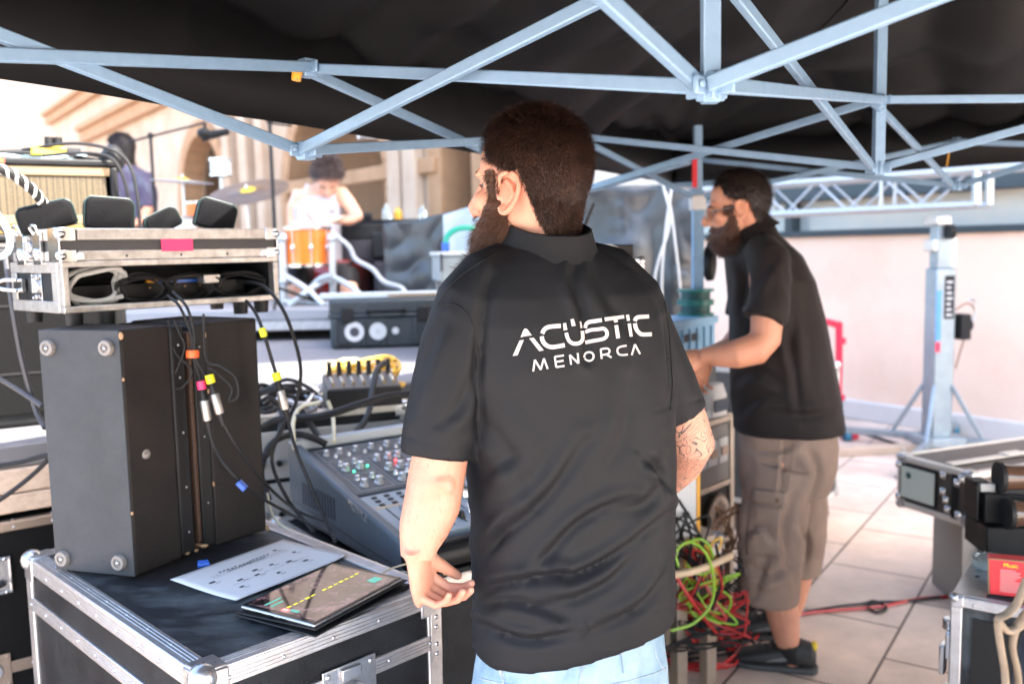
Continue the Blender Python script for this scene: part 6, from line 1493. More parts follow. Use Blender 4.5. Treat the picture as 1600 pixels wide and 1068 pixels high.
def resin_case():
    p = G(517, 546, 1.0); M = frame(p, 6); L, W, H = .62, .40, .255
    t = thing('resin_case', 'black moulded equipment case with round white stickers on the stage', 'equipment case', M @ Vector((L/2, W/2, 1)))
    M = M @ Matrix.Translation((0, 0, .0)); M.translation.z = 1.001
    part('shell', MB(M).box((0, 0, .0), (L, W, .165)), M_peli, t, bevel=.018, seg=3)
    part('lid', MB(M).box((-.004, -.004, .172), (L+.004, W+.004, H)), M_peli, t, bevel=.016, seg=3)
    part('rim', MB(M).box((-.010, -.010, .160), (L+.01, W+.01, .178)), M_peli, t, bevel=.006)
    r = MB(M)
    for x in (.03, .17, .27, .44, .58): r.box((x-.012, -.012, .01), (x+.012, .0, .155))
    part('ribs', r, M_peli, t, bevel=.005)
    for x in (.09, .48): part('latch', MB(M).box((x-.03, -.026, .135), (x+.03, -.008, .215)), M_blk, t, bevel=.006)
    part('handle', MB(M).tube([(.20, -.012, .19), (.20, -.05, .20), (.22, -.055, .20), (.36, -.055, .20), (.38, -.05, .20), (.38, -.012, .19)], .012), M_blk, t)
    for i, (x, rr) in enumerate(((.125, .050), (.245, .044), (.335, .018))):
        s = part('sticker', MB(M).cyl((x, -.0035, .088), (x, -.0145, .088), rr, rr, 28), M_sticker, t)
        if i < 2: part('sticker_print', MB(M).cyl((x, -.0145, .088), (x, -.0155, .088), rr*(.5 if i == 0 else .22), rr*(.5 if i == 0 else .22), 20), M_ink if i == 0 else mat('grey_print', (.4, .4, .4), .5), s)
    part('foot', MB(M).box((.02, -.006, -.0005), (.10, .04, .03)), M_blk, t, bevel=.004); part('foot', MB(M).box((.50, -.006, -.0005), (.58, .04, .03)), M_blk, t, bevel=.004)
    # white board lying on it
    b = thing('stand_bar', 'white aluminium bar lying across the top of the black moulded case', 'bar', M @ Vector((.3, .1, H)))
    part('bar', MB(M).box((-.05, .02, H+.002), (.85, .10, H+.032)), mat('white_aluminium2', (.42, .47, .50), .4), b, bevel=.006)
    part('strip', MB(M).box((.30, .015, H+.010), (.85, .0195, H+.022)), M_tan, b)
resin_case()
# ------------------------------------------------------------------ drums
def drums():
    c = P(481, 387, 5.65); R = .14
    t = thing('floor_tom', 'orange lacquered drum on a silver stand in front of the drummer', 'drum', (c.x, c.y, 1.18))
    part('shell', MB().cyl(c-Vector((0, 0, .115)), c+Vector((0, 0, .115)), R, R, 40), M_orange, t)
    for dz in (-.118, .112): part('hoop', MB().lathe([(R+.002, 0), (R+.010, 0), (R+.010, .018), (R+.002, .018)], c+Vector((0, 0, dz)), (0, 0, 1), 40), M_chrome, t)
    part('drum_head', MB().cyl(c+Vector((0, 0, .116)), c+Vector((0, 0, .120)), R, R, 40), M_sticker, t)
    for i in range(8):
        a = math.radians(20+45*i); d = Vector((math.cos(a), math.sin(a), 0))
        part('lug', MB().cyl(c+d*(R+.006)+Vector((0, 0, -.11)), c+d*(R+.006)+Vector((0, 0, .11)), .004).ell(c+d*(R+.008), (.013, .013, .022), None, 12, 8), M_chrome, t)
    s = thing('drum_stand', 'silver tubular stand with crossed legs holding the orange drum', 'stand', (c.x, c.y, 1.18))
    for i, x in enumerate((442, 519)):
        part('upright', MB().cyl(P(x, 372, 5.55), P(x+2, 476, 5.55), .022), M_steel, s); part('clamp', MB().ell(P(x, 372, 5.55), .035, None, 14, 8).ell(P(x+1, 440, 5.55), .03, None, 14, 8), M_steel, s)
    for a, b_, c_ in (((445, 430), (480, 452), (505, 476)), ((520, 430), (484, 452), (450, 478)), ((520, 432), (552, 450), (575, 476)), ((484, 452), (500, 436), (518, 430))):
        part('leg', MB().tube([P(*a, 5.5), P(*b_, 5.45), P(*c_, 5.42)], .018), M_steel, s)
    part('cross_bar', MB().cyl(P(440, 470, 5.5), P(575, 478, 5.42), .014), M_steel, s)
    b = thing('bass_drum', 'dark red drum shell standing behind the silver stand', 'drum', P(540, 470, 6.0))
    c2 = P(535, 445, 6.0); ax = Vector((.85, -.5, 0)).normalized()
    part('shell', MB().cyl(c2-ax*.16, c2+ax*.16, .17, .17, 36), mat('dark_red_lacquer', (.22, .015, .01), .25, coat=.5), b)
    for k in (-.16, .14): part('hoop', MB().cyl(c2+ax*k, c2+ax*(k+.02), .18, .18, 36), M_blk, b)
    part('spur', MB().cyl(c2-ax*.1-Vector((0, 0, .1)), Vector((c2.x-.1, c2.y-.2, 1.185)), .01), M_chrome, b)
    def cymbal(name, label, px, py, Y, r, tilt, m, base=365):
        p = P(px, py, Y); t = thing(name, label, 'cymbal', (p.x, p.y, 1.18)); R_ = Matrix.Rotation(math.radians(tilt[0]), 3, 'X') @ Matrix.Rotation(math.radians(tilt[1]), 3, 'Y'); ax = R_ @ Vector((0, 0, 1))
        part('plate', MB().lathe([(0, .03), (.02, .028), (.045, .012), (r*.6, .006), (r, 0), (r, -.002), (.04, .008), (0, .024)], p, ax, 40), m, t)
        part('bell', MB().lathe([(.05, .0125), (.035, .024), (.015, .030), (0, .031)], p, ax, 20), mat('yellow_felt', (.45, .33, .02), .6) if 'yellow_felt' not in MATS else MATS['yellow_felt'], t)
        st = part('stand_pole', MB().cyl((p.x, p.y, 1.20), p+ax*.05, .010), M_zinc, t)
        for k in range(3):
            a = math.radians(120*k+20); part('tripod_leg', MB().cyl((p.x, p.y, 1.45), (p.x+.25*math.cos(a), p.y+.25*math.sin(a), 1.19), .008), M_zinc, t)
    cymbal('cymbal', 'bronze cymbal with a yellow centre on a stand above the stage', 388, 300, 5.6, .25, (22, -5), M_brass)
    cymbal('cymbal', 'pale cymbal seen edge on between the musician and the bronze one', 285, 284, 6.0, .20, (1, 4), M_steel)
    # snare and the small white tom to the left
    for i, (px, py, Y, r, h, m, lab) in enumerate(((345, 262, 6.4, .07, .12, M_white, 'small white percussion drum right of the pale cymbal'), (318, 330, 6.2, .13, .12, M_orange, 'orange tom mostly hidden behind the black pouches'), (268, 352, 6.0, .16, .11, M_white, 'white snare drum seen over the case lid'))):
        c = P(px, py, Y); t = thing('tom_drum', lab, 'drum', (c.x, c.y, 1.18)); part('shell', MB().cyl(c-Vector((0, 0, h/2)), c+Vector((0, 0, h/2)), r, r, 30), m, t)
        for dz in (-h/2, h/2-.012): part('hoop', MB().lathe([(r, 0), (r+.008, 0), (r+.008, .014), (r, .014)], c+Vector((0, 0, dz)), (0, 0, 1), 30), M_chrome, t)
        part('stand_pole', MB().cyl((c.x, c.y, 1.185), c-Vector((0, 0, h/2)), .014), M_zinc, t)
    k = thing('drum_case', 'two tier dark drum case standing right of the drummer', 'case', P(580, 470, 6.3))
    for px, w_, y0, y1, Y in ((572, .20, 465, 352, 6.3),):
        a = P(px, y0, Y); b_ = P(px, y1, Y); a.z = 1.19
        part('body', MB().cyl((a.x, a.y, 1.19), (a.x, a.y, b_.z-.10), .20, .20, 32), mat('dull_black_fibre', (.035, .034, .04), .6, 0, (.06, .055, .06), 4, .5), k); part('lid', MB().cyl((a.x, a.y, b_.z-.098), (a.x, a.y, b_.z), .206, .206, 32), M_blk, k, bevel=.006)
    k = thing('drum_case', 'wider dark case in front of the black tarpaulin', 'case', P(640, 470, 5.9))
    a = P(622, 465, 5.9); part('body', MB().box((a.x-.16, 5.9, 1.001), (a.x+.2, 6.2, P(622, 405, 5.9).z)), MATS['dull_black_fibre'], k, bevel=.03); part('lid', MB().box((a.x-.165, 5.89, P(622, 404, 5.9).z), (a.x+.205, 6.21, P(622, 362, 5.9).z)), M_blk, k, bevel=.02)
    cable('white_hose', [P(518, 362, 5.4), P(545, 385, 5.4), P(556, 405, 5.4), P(582, 420, 5.35), P(600, 440, 5.3), P(628, 450, 5.25), P(636, 466, 5.2)], .014, mat('grey_hose', (.34, .35, .37), .5), 'pale cable hanging from the drum to the black case', 'cable')
    tb = thing('percussion_table', 'small table with a mixer and bottles beside the drummer', 'table', P(590, 470, 6.7)); a = P(572, 344, 6.6)
    part('table_top', MB().box((a.x-.14, 6.5, a.z-.03), (a.x+.55, 6.9, a.z)), M_blk, tb, bevel=.005)
    for x in (-.12, .52): part('leg', MB().cyl((a.x+x, 6.6, 1.185), (a.x+x, 6.6, a.z-.03), .012), M_zinc, tb)
    o = part('effects_box', MB().box((a.x-.10, 6.5, a.z+.001), (a.x+.05, 6.62, a.z+.05)), M_blk, None, bevel=.01); tag(o, 'black effects box on the small table by the drummer', 'device')
    o = part('green_cup', MB().cyl((a.x-.12+.02, 6.46+.1, a.z+.0505), (a.x-.10, 6.56, a.z+.07), .03), M_teal, None); tag(o, 'green lid lying on the black effects box', 'lid')
    for i, (x, h) in enumerate(((.14, .12), (.22, .09), (.40, .10))):
        o = part('bottle', MB().lathe([(0, 0), (.03, 0), (.032, .01), (.032, h*.65), (.014, h*.85), (.014, h), (0, h)], (a.x+x, 6.7, a.z+.001), (0, 0, 1), 16), M_glass if i != 1 else M_amb, None); tag(o, ['clear bottle on the small table, nearest the effects box', 'amber bottle in the middle of the small table', 'clear bottle at the right end of the small table'][i], 'bottle')
drums()
def mic_stand(label, x, ytop, ybase, Y, boom=None, mic=False):
    a = P(x, ytop, Y); t = thing('microphone_stand', label, 'stand', (a.x, a.y, 1.0)); zb = 1.0 if Y < 5 or x < 300 else 1.18
    part('pole', MB().cyl((a.x, a.y, zb+.02), a, .011), M_rub, t)
    for k in range(3):
        q = math.radians(120*k+40); part('tripod_leg', MB().cyl((a.x, a.y, zb+.12), (a.x+.28*math.cos(q), a.y+.28*math.sin(q), zb+.012), .009), M_rub, t)
    if boom: 
        part('boom_arm', MB().cyl(P(*boom[0]), P(*boom[1]), .008), M_rub, t); part('clamp', MB().ell(a, .022, None, 10, 8), M_rub, t)
    if mic:
        e = P(*boom[1]); m = part('microphone', MB().loft([(e, .010), (e+Vector((.0, -.02, -.09)), .035), (e+Vector((.16, -.02, -.06)), .022)], 12).ell(e+Vector((.0, -.02, -.07)), (.05, .05, .035), None, 12, 8), M_blk, t)
mic_stand('black microphone boom stand right of the purple shirted musician', 235, 212, 480, 6.0, ((200, 222, 6.0), (320, 192, 6.0)), True)
mic_stand('thin microphone stand in front of the bronze cymbal', 421, 188, 480, 5.3, ((421, 192, 5.3), (455, 196, 5.5)))
# ------------------------------------------------------------------ amplifier on its speaker, left
def left_stack():
    c = P(186, 300, 2.78); yaw = 30
    M = frame(Vector((c.x, c.y, 0)), yaw); L = 1.25
    t = thing('bass_cabinet', 'big black speaker cabinet standing on the stage under the guitar amplifier', 'speaker', M @ Vector((-L/2, .2, 1.0)))
    part('cabinet', MB(M).box((-L, .012, 1.002), (0, .42, 1.535)), M_blk, t, bevel=.012)
    part('grille', MB(M).box((-L+.03, 0, 1.04), (-.03, .0115, 1.50)), mat('black_mesh', (.004, .004, .004), .7, 0, (.008, .008, .008), 260, .9, spec=.1), t, bevel=.003)
    b = MB(M)
    for z in (1.16, 1.36): b.box((-L+.03, -.003, z), (-.03, -.0005, z+.006))
    part('grille_bar', b, M_rub, t)
    a = thing('guitar_amplifier', 'guitar amplifier with a beige woven grille on the black speaker cabinet', 'amplifier', M @ Vector((-L/2, .15, 1.55)))
    z0, z1 = 1.538, P(186, 250, 2.78).z
    sh = MB(M); T = .022
    sh.box((-L, .0, z1-T), (0, .30, z1)).box((-L, .0, z0+.012), (0, .30, z0+.012+T)).box((-L, 0, z0+.012+T), (-L+T, .30, z1-T)).box((-T, 0, z0+.012+T), (0, .30, z1-T)).box((-L+T, .2, z0+.012+T), (-T, .3, z1-T))
    part('cabinet', sh, M_blk, a, bevel=.006)
    gm = mat('beige_woven_grille', (.40, .30, .15), .55); n = gm.node_tree; tc = n.nodes.new('ShaderNodeTexCoord'); v = n.nodes.new('ShaderNodeTexVoronoi'); v.inputs['Scale'].default_value = 130; v.inputs['Randomness'].default_value = .1
    r_ = n.nodes.new('ShaderNodeValToRGB'); r_.color_ramp.elements[0].position = .28; r_.color_ramp.elements[1].position = .5; r_.color_ramp.elements[0].color = (.02, .013, .006, 1); r_.color_ramp.elements[1].color = (.105, .08, .042, 1)
    n.links.new(tc.outputs['Object'], v.inputs[0]); n.links.new(v.outputs['Distance'], r_.inputs[0]); n.links.new(r_.outputs[0], n.nodes['Principled BSDF'].inputs['Base Color'])
    zm = z0+.012+T
    part('grille', MB(M).box((-L+T+.02, .012, zm+.055), (-T-.012, .02, z1-T-.028)), gm, a)
    part('upper_trim', MB(M).box((-L+T, .006, z1-T-.027), (-T, .022, z1-T-.001)), M_tan, a, bevel=.002)
    part('lower_trim', MB(M).box((-L+T, .006, zm+.028), (-T, .022, zm+.054)), M_tan, a, bevel=.002)
    part('control_panel', MB(M).box((-L+T, .008, zm+.001), (-T, .022, zm+.027)), mat('ochre_panel', (.24, .13, .03), .4), a, bevel=.002)
    for i in range(9): part('knob', MB(M).cyl((-.95+i*.07, .008, zm+.014), (-.95+i*.07, -.012, zm+.014), .012), M_blk, a)
    part('orange_tape', MB(M).box((-.46, -.0015, z1-.017), (-.30, .0, z1-.003)), mat('red_orange_tape', (.85, .10, .04), .5), a)
    for x in (-L+.08, -.08):
        for y in (.05, .25): part('rubber_foot', MB(M).cyl((x, y, z0-.002), (x, y, z0+.013), .02), M_rub, a)
    p = thing('effects_pedal', 'yellow effects pedal with black knobs on top of the guitar amplifier', 'pedal', M @ Vector((-.28, .1, z1)))
    part('body', MB(M).hexa([(-.23, .06, z1+.014), (-.13, .06, z1+.014), (-.13, .16, z1+.014), (-.23, .16, z1+.014), (-.225, .065, z1+.040), (-.135, .065, z1+.040), (-.135, .155, z1+.055), (-.225, .155, z1+.055)]), mat('yellow_pedal_paint', (.72, .50, .03), .4), p, bevel=.004)
    for x in (-.175, -.15): part('knob', MB(M).cyl((x, .12, z1+.048), (x, .12, z1+.075), .014, .012), M_blk, p)
    part('plug', MB(M).cyl((-.13, .10, z1+.03), (-.09, .10, z1+.03), .012), M_blk, p)
    for i, (m, lab) in enumerate(((M_bluec, 'pale blue cable coiled on top of the guitar amplifier'), (M_rub, 'black cable coiled on top of the guitar amplifier'))):
        o = part('cable_coil', curl((-.24+.04*i, .09, z1+.008+.006*i), .13, 3, m, 60+i, .005, M, .03, 1.3), m, None); tag(o, lab, 'cable')
    cable('hanging_cable', [M @ Vector(v) for v in ((-.2, .05, z1+.012), (-.08, .02, z1+.02), (-.01, -.02, z1-.005), (.02, -.03, z1-.10), (.03, -.03, z1-.25), (.04, -.03, 1.5))], .005, M_rub, 'black cable hanging down the right end of the guitar amplifier', group='cables over the amplifier end')
    cable('hanging_cable', [M @ Vector(v) for v in ((-.25, .08, z1+.03), (-.1, .04, z1+.05), (.02, .0, z1+.01), (.05, -.02, z1-.12), (.05, -.02, z1-.3), (.08, -.02, 1.45))], .005, M_rub, 'second black cable hanging at the amplifier end, further right', group='cables over the amplifier end')
    o = part('headphones', MB(M).ell((-.005, .06, z1+.008), (.035, .045, .045), None, 16, 10), M_rub, None); tag(o, 'black foam ball on the right corner of the guitar amplifier', 'foam ball')
left_stack()
def twisted():
    pts = [P(-60, 262, 1.9), P(0, 264, 1.92), P(30, 280, 1.94), P(56, 302, 1.97), P(70, 325, 2.0), P(76, 350, 2.02), P(78, 366, 2.03)]
    sp = spline(pts, 14); t = thing('snake_cable', 'thick black and white striped cable curving into the case lid', 'cable', pts[-1])
    part('core', MB().loft([(p, .0105) for p in sp], 10), M_rub, t)
    for k in range(2):
        q = []
        for i, p in enumerate(sp):
            d = (sp[min(i+1, len(sp)-1)]-sp[max(i-1, 0)]).normalized(); a = d.orthogonal().normalized(); b = d.cross(a); w_ = i*.42+math.pi*k
            # keep a stable frame
            a = d.cross(Vector((0, 1, 0))).normalized(); b = d.cross(a)
            q.append((p+a*.0068*math.cos(w_)+b*.0068*math.sin(w_), .0052))
        part('white_strand', MB().loft(q, 6), M_sticker, t)
twisted()
cable('blue_cable', [P(-20, 318, 1.9), P(4, 345, 1.9), P(15, 372, 1.9), P(10, 396, 1.9), P(-20, 406, 1.9)], .007, M_bluec, 'pale blue cable looping in at the left picture edge')
cable('black_cable', [P(-20, 340, 2.2), P(20, 372, 2.2), P(40, 395, 2.15), P(70, 402, 2.1)], .005, M_rub, 'black cable running from the left picture edge to the rack catches', group='cables at the left edge')
cable('black_cable', [P(8, 400, 2.15), P(18, 470, 2.1), P(34, 560, 2.1), P(56, 640, 2.1), P(70, 668, 2.05)], .006, mat('grey_black_cable', (.05, .05, .055), .5), 'grey cable hanging down in front of the black cabinet', group='cables at the left edge')
cable('black_cable', [P(-20, 580, 2.1), P(30, 610, 2.1), P(66, 634, 2.05)], .006, MATS['grey_black_cable'], 'grey cable slanting to the speaker from the left edge', group='cables at the left edge')
cable('black_cable', [P(-20, 730, 2.28), P(30, 722, 2.28), P(76, 712, 2.25), P(50, 742, 2.27), P(0, 780, 2.24), P(-20, 786, 2.24)], .006, M_rub, 'black cable doubled back across the pale stage edge', group='cables at the left edge')
def under_case():
    M = frame(Vector((-1.92, 1.92, 0)), 36.9)
    t = flight_case('floor_case', 'black flight case standing on the ground under the stage edge', 'flight case', M, .95, .45, .06, .80, .026, (.40,), mat('deep_black_laminate', (.004, .004, .004), .6, spec=.12), mat('bronzed_trim', (.36, .28, .22), .4, .8), .02)
    handle(M, (.62, -.004, .66), 'y', t, .15, .09)
    latch(M, (.64, -.004, .40), 'y', t, .8, MATS['bronzed_trim'])
under_case()
# ------------------------------------------------------------------ things between the men
def stack_right():
    M = frame(Vector((.56, 3.20, 0)), 48)
    t = thing('power_rack', 'open equipment rack with a grey socket panel beside the cargo shorts', 'rack', M @ Vector((.3, .2, 0)))
    L, W, ZT_ = .50, .26, .82
    wa = mat('warm_aluminium', (.55, .47, .38), .4, .7, (.4, .33, .26), 20, .6)
    for x in (0, L-.03):
        for y in (0, W-.03): part('post', MB(M).box((x, y, 0), (x+.03, y+.03, ZT_)), wa, t, bevel=.003)
    for z in (.02, .30, .535, .795): part('rail', MB(M).box((.03, .002, z), (L-.03, .024, z+.022)).box((.002, .03, z), (.024, W-.03, z+.022)).box((L-.024, .03, z), (L-.002, W-.03, z+.022)).box((.03, W-.024, z), (L-.03, W-.002, z+.022)), wa, t, bevel=.002)
    pn = part('socket_panel', MB(M).box((.035, .004, .56), (L-.035, .22, .79)), mat('grey_panel_paint', (.17, .16, .15), .5, 0, (.22, .2, .18), 6, .5), t, bevel=.004)
    for i in range(4):
        s = part('socket', MB(M).box((.10+i*.085, -.012, .64), (.172+i*.085, .003, .74)), M_sticker, pn, bevel=.005)
        part('socket_lid', MB(M).box((.108+i*.085, -.020, .672), (.164+i*.085, -.0125, .708)), mat('brownish_lid', (.45, .32, .22), .4) if 'brownish_lid' not in MATS else MATS['brownish_lid'], s, bevel=.004)
    part('amplifier_unit', MB(M).box((.20, .01, .325), (L-.035, .22, .53)), M_blk, t, bevel=.004)
    fan = part('fan_cover', MB(M).cyl((.36, .01, .43), (.36, -.006, .43), .09, .09, 32), mat('dark_bronze', (.12, .09, .07), .35, .6), t); part('fan_hub', MB(M).cyl((.36, -.006, .43), (.36, -.014, .43), .035, .03, 20), M_blk, fan)
    for r in (.055, .075): part('fan_ring', MB(M).lathe([(r, 0), (r+.004, 0), (r+.004, .004), (r, .004)], (.36, -.006, .43), (0, -1, 0), 28), wa, fan)
    part('device', MB(M).box((.22, .03, .15), (L-.035, .22, .29)), M_lam, t, bevel=.004); part('white_label', MB(M).box((.25, .027, .18), (.31, .0295, .25)), M_sticker, t)
    Q = frame(Vector((.53, 2.86, 0)), 30)
    s = thing('low_frame', 'bare aluminium frame standing among the red cables beside the jeans', 'frame', Q @ Vector((.08, .1, 0)))
    for x in (.0, .13):
        for y in (0, .22): part('post', MB(Q).box((x, y, 0), (x+.045, y+.04, .50)), wa, s, bevel=.004)
    part('top_rail', MB(Q).box((-.01, -.01, .501), (.185, .27, .53)), wa, s, bevel=.004)
    part('corner', MB(Q).ell((.175, -.004, .515), .022, None, 12, 8).box((.12, -.014, .46), (.18, -.0005, .50)), M_zinc, s)
    o = thing('orange_edged_box', 'small white box with an orange edge wedged beside the black shirt', 'box', Q @ Vector((0, 0, .53)))
    part('body', MB(Q).box((-.02, 0.02, .531), (.10, .20, .74)), M_sticker, o, bevel=.003); part('edge', MB(Q).box((.101, .018, .531), (.115, .20, .745)), M_amb, o, bevel=.002)
    p = thing('folded_papers', 'white folded papers lying on the equipment rack', 'papers', M @ Vector((.1, .2, 1.0)))
    part('sheets', MB(M).hexa([(0.02, .0, .822), (.30, .0, .822), (.30, .10, .822), (.02, .10, .822), (0.02, .0, .85), (.30, .0, .86), (.30, .10, .865), (.02, .10, .86)]), M_paper, p, bevel=.003)
    c2 = M @ Vector((.44, .045, .822)); q = thing('small_display', 'rounded white device at the end of the equipment rack', 'device', c2); zb = .822
    part('body', MB(M).rings([((.40, .05, zb), Vector((.075, 0, 0)), Vector((0, .045, 0)), 3), ((.40, .05, zb+.08), Vector((.075, 0, 0)), Vector((0, .045, 0)), 3), ((.40, .05, zb+.125), Vector((.06, 0, 0)), Vector((0, .03, 0)), 3)], 28), M_white, q)
    part('screen', MB(M).box((.345, .0035, zb+.02), (.455, .0065, zb+.07)), M_darkglass, q, bevel=.002)
    d = thing('dark_case', 'dark grey case on the equipment rack under the light blue crate', 'case', M @ Vector((.3, .18, .82)))
    part('body', MB(M).box((.10, .105, .822), (.54, .255, 1.035)), mat('mid_grey_panel', (.05, .055, .06), .5), d, bevel=.005); part('edge_trim', MB(M).box((.095, .102, 1.02), (.545, .108, 1.038)).box((.095, .102, .823), (.545, .108, .84)), M_alu, d, bevel=.002)
    C_ = M @ Matrix.Translation((.10, .09, 0))
    b = thing('blue_crate', 'light blue plastic crate between the tent leg and the man in shorts', 'crate', C_ @ Vector((.25, .1, 1.04)))
    part('body', MB(C_).box((.03, .02, 1.039), (.44, .165, 1.20)), M_lblue, b, bevel=.008); part('rim', MB(C_).box((.02, .01, 1.18), (.45, .175, 1.21)), M_lblue, b, bevel=.005)
    for i in range(7): part('rib', MB(C_).box((.06+i*.056, .012, 1.06), (.066+i*.056, .020, 1.17)), M_lblue, b, bevel=.002)
    part('handle_slot', MB(C_).box((.18, .0165, 1.12), (.30, .0195, 1.15)), M_ink, b)
    for i, z in enumerate((1.212, 1.267)):
        c = C_ @ Vector((.40, .09, z)); t = thing('tape_reel', ['lower teal green reel of the two on the blue crate', 'upper teal green reel of the two on the blue crate'][i], 'reel', c)
        part('flange', MB().lathe([(.055, 0), (.075, 0), (.075, .008), (.055, .008)], c, (0, 0, 1), 28), M_teal, t); part('flange', MB().lathe([(.055, .042), (.075, .042), (.075, .052), (.055, .052)], c, (0, 0, 1), 28), M_teal, t)
        part('winding', MB().cyl(c+Vector((0, 0, .008)), c+Vector((0, 0, .042)), .060, .060, 24), mat('dark_teal_winding', (.01, .07, .07), .6) if 'dark_teal_winding' not in MATS else MATS['dark_teal_winding'], t)
    l = thing('clip_lamp', 'dark oval lamp head clipped to the tent leg beside the beard', 'lamp', P(1104, 410, 3.7))
    part('head', MB().loft([(P(1112, 380, 3.75), .015), (P(1110, 390, 3.72), .025), (P(1108, 410, 3.70), .032), (P(1108, 426, 3.70), .028), (P(1110, 438, 3.70), .015)], 18), M_blk, l); part('clamp', MB().bar(P(1086, 402, 3.72), P(1102, 404, 3.70), .02), M_blk, l, bevel=.004)
stack_right()
# behind the first man: antenna receiver on a black tower, and the grey box with the green cable
def behind():
    M = frame(Vector((.06, 2.78, 0)), 6)
    t = flight_case('tall_rack_case', 'tall black rack case standing behind the first man', 'rack case', M, .36, .36, .08, 1.46, .024, (.75,), M_lam, M_alud, .016)
    r = thing('radio_receiver', 'black radio receiver with a stub antenna behind the man\'s shoulder', 'receiver', M @ Vector((.1, .1, 1.46)))
    part('body', MB(M).box((.02, .05, 1.463), (.34, .25, 1.505)), M_blk, r, bevel=.004)
    a = P(914, 352, 2.72); b = P(928, 318, 2.72); part('antenna', MB().cyl(a+(a-b)*.8, b, .007, .004), M_rub, r)
    h = part('white_headset', MB().tube([P(930, 396, 2.86), P(945, 386, 2.86), P(960, 388, 2.86), P(972, 400, 2.86), P(976, 412, 2.86)], .009), M_whitec, None); tag(h, 'white headband arch showing over the man\'s right shoulder', 'headset')
    C_ = frame(P(688, 440, 4.1), 12); z = P(700, 396, 4.1).z
    g = thing('grey_control_box', 'grey metal control box on legs with a green cable, beside the beard', 'control box', (C_.translation.x+.15, 4.2, 1.0)); C_.translation.z = 0
    part('housing', MB(C_).box((0, 0, z-.13), (.42, .30, z-.012)), mat('grey_metal_paint', (.24, .28, .28), .45, .2, (.32, .35, .35), 8, .5), g, bevel=.008); part('lid', MB(C_).box((-.008, -.008, z-.011), (.428, .308, z+.008)), mat('pale_metal_lid', (.50, .54, .53), .4, .2), g, bevel=.005)
    for x in (.03, .39):
        for y in (.03, .27): part('leg', MB(C_).box((x-.015, y-.015, 1.0), (x+.015, y+.015, z-.131)), M_zinc, g)
    part('junction_box', MB(C_).box((.04, -.06, z-.26), (.20, .05, z-.135)), M_sticker, g, bevel=.01)
    part('clasp', MB(C_).box((.0, -.014, z-.08), (.012, -.001, z+.0)), M_ink, g)
    cable('green_cable', [C_ @ Vector(v) for v in ((.04, .08, z+.02), (.05, .08, z+.08), (.11, .08, z+.115), (.2, .08, z+.11), (.3, .1, z+.08), (.36, .1, z+.01))], .014, mat('green_hose', (.02, .32, .22), .4), 'green cable arching over the grey control box')
    o = part('blue_plug', MB(C_).cyl((.04, .08, z+.009), (.04, .08, z+.05), .018), M_tapeb, None); tag(o, 'blue plug at the end of the green cable', 'plug')
behind()
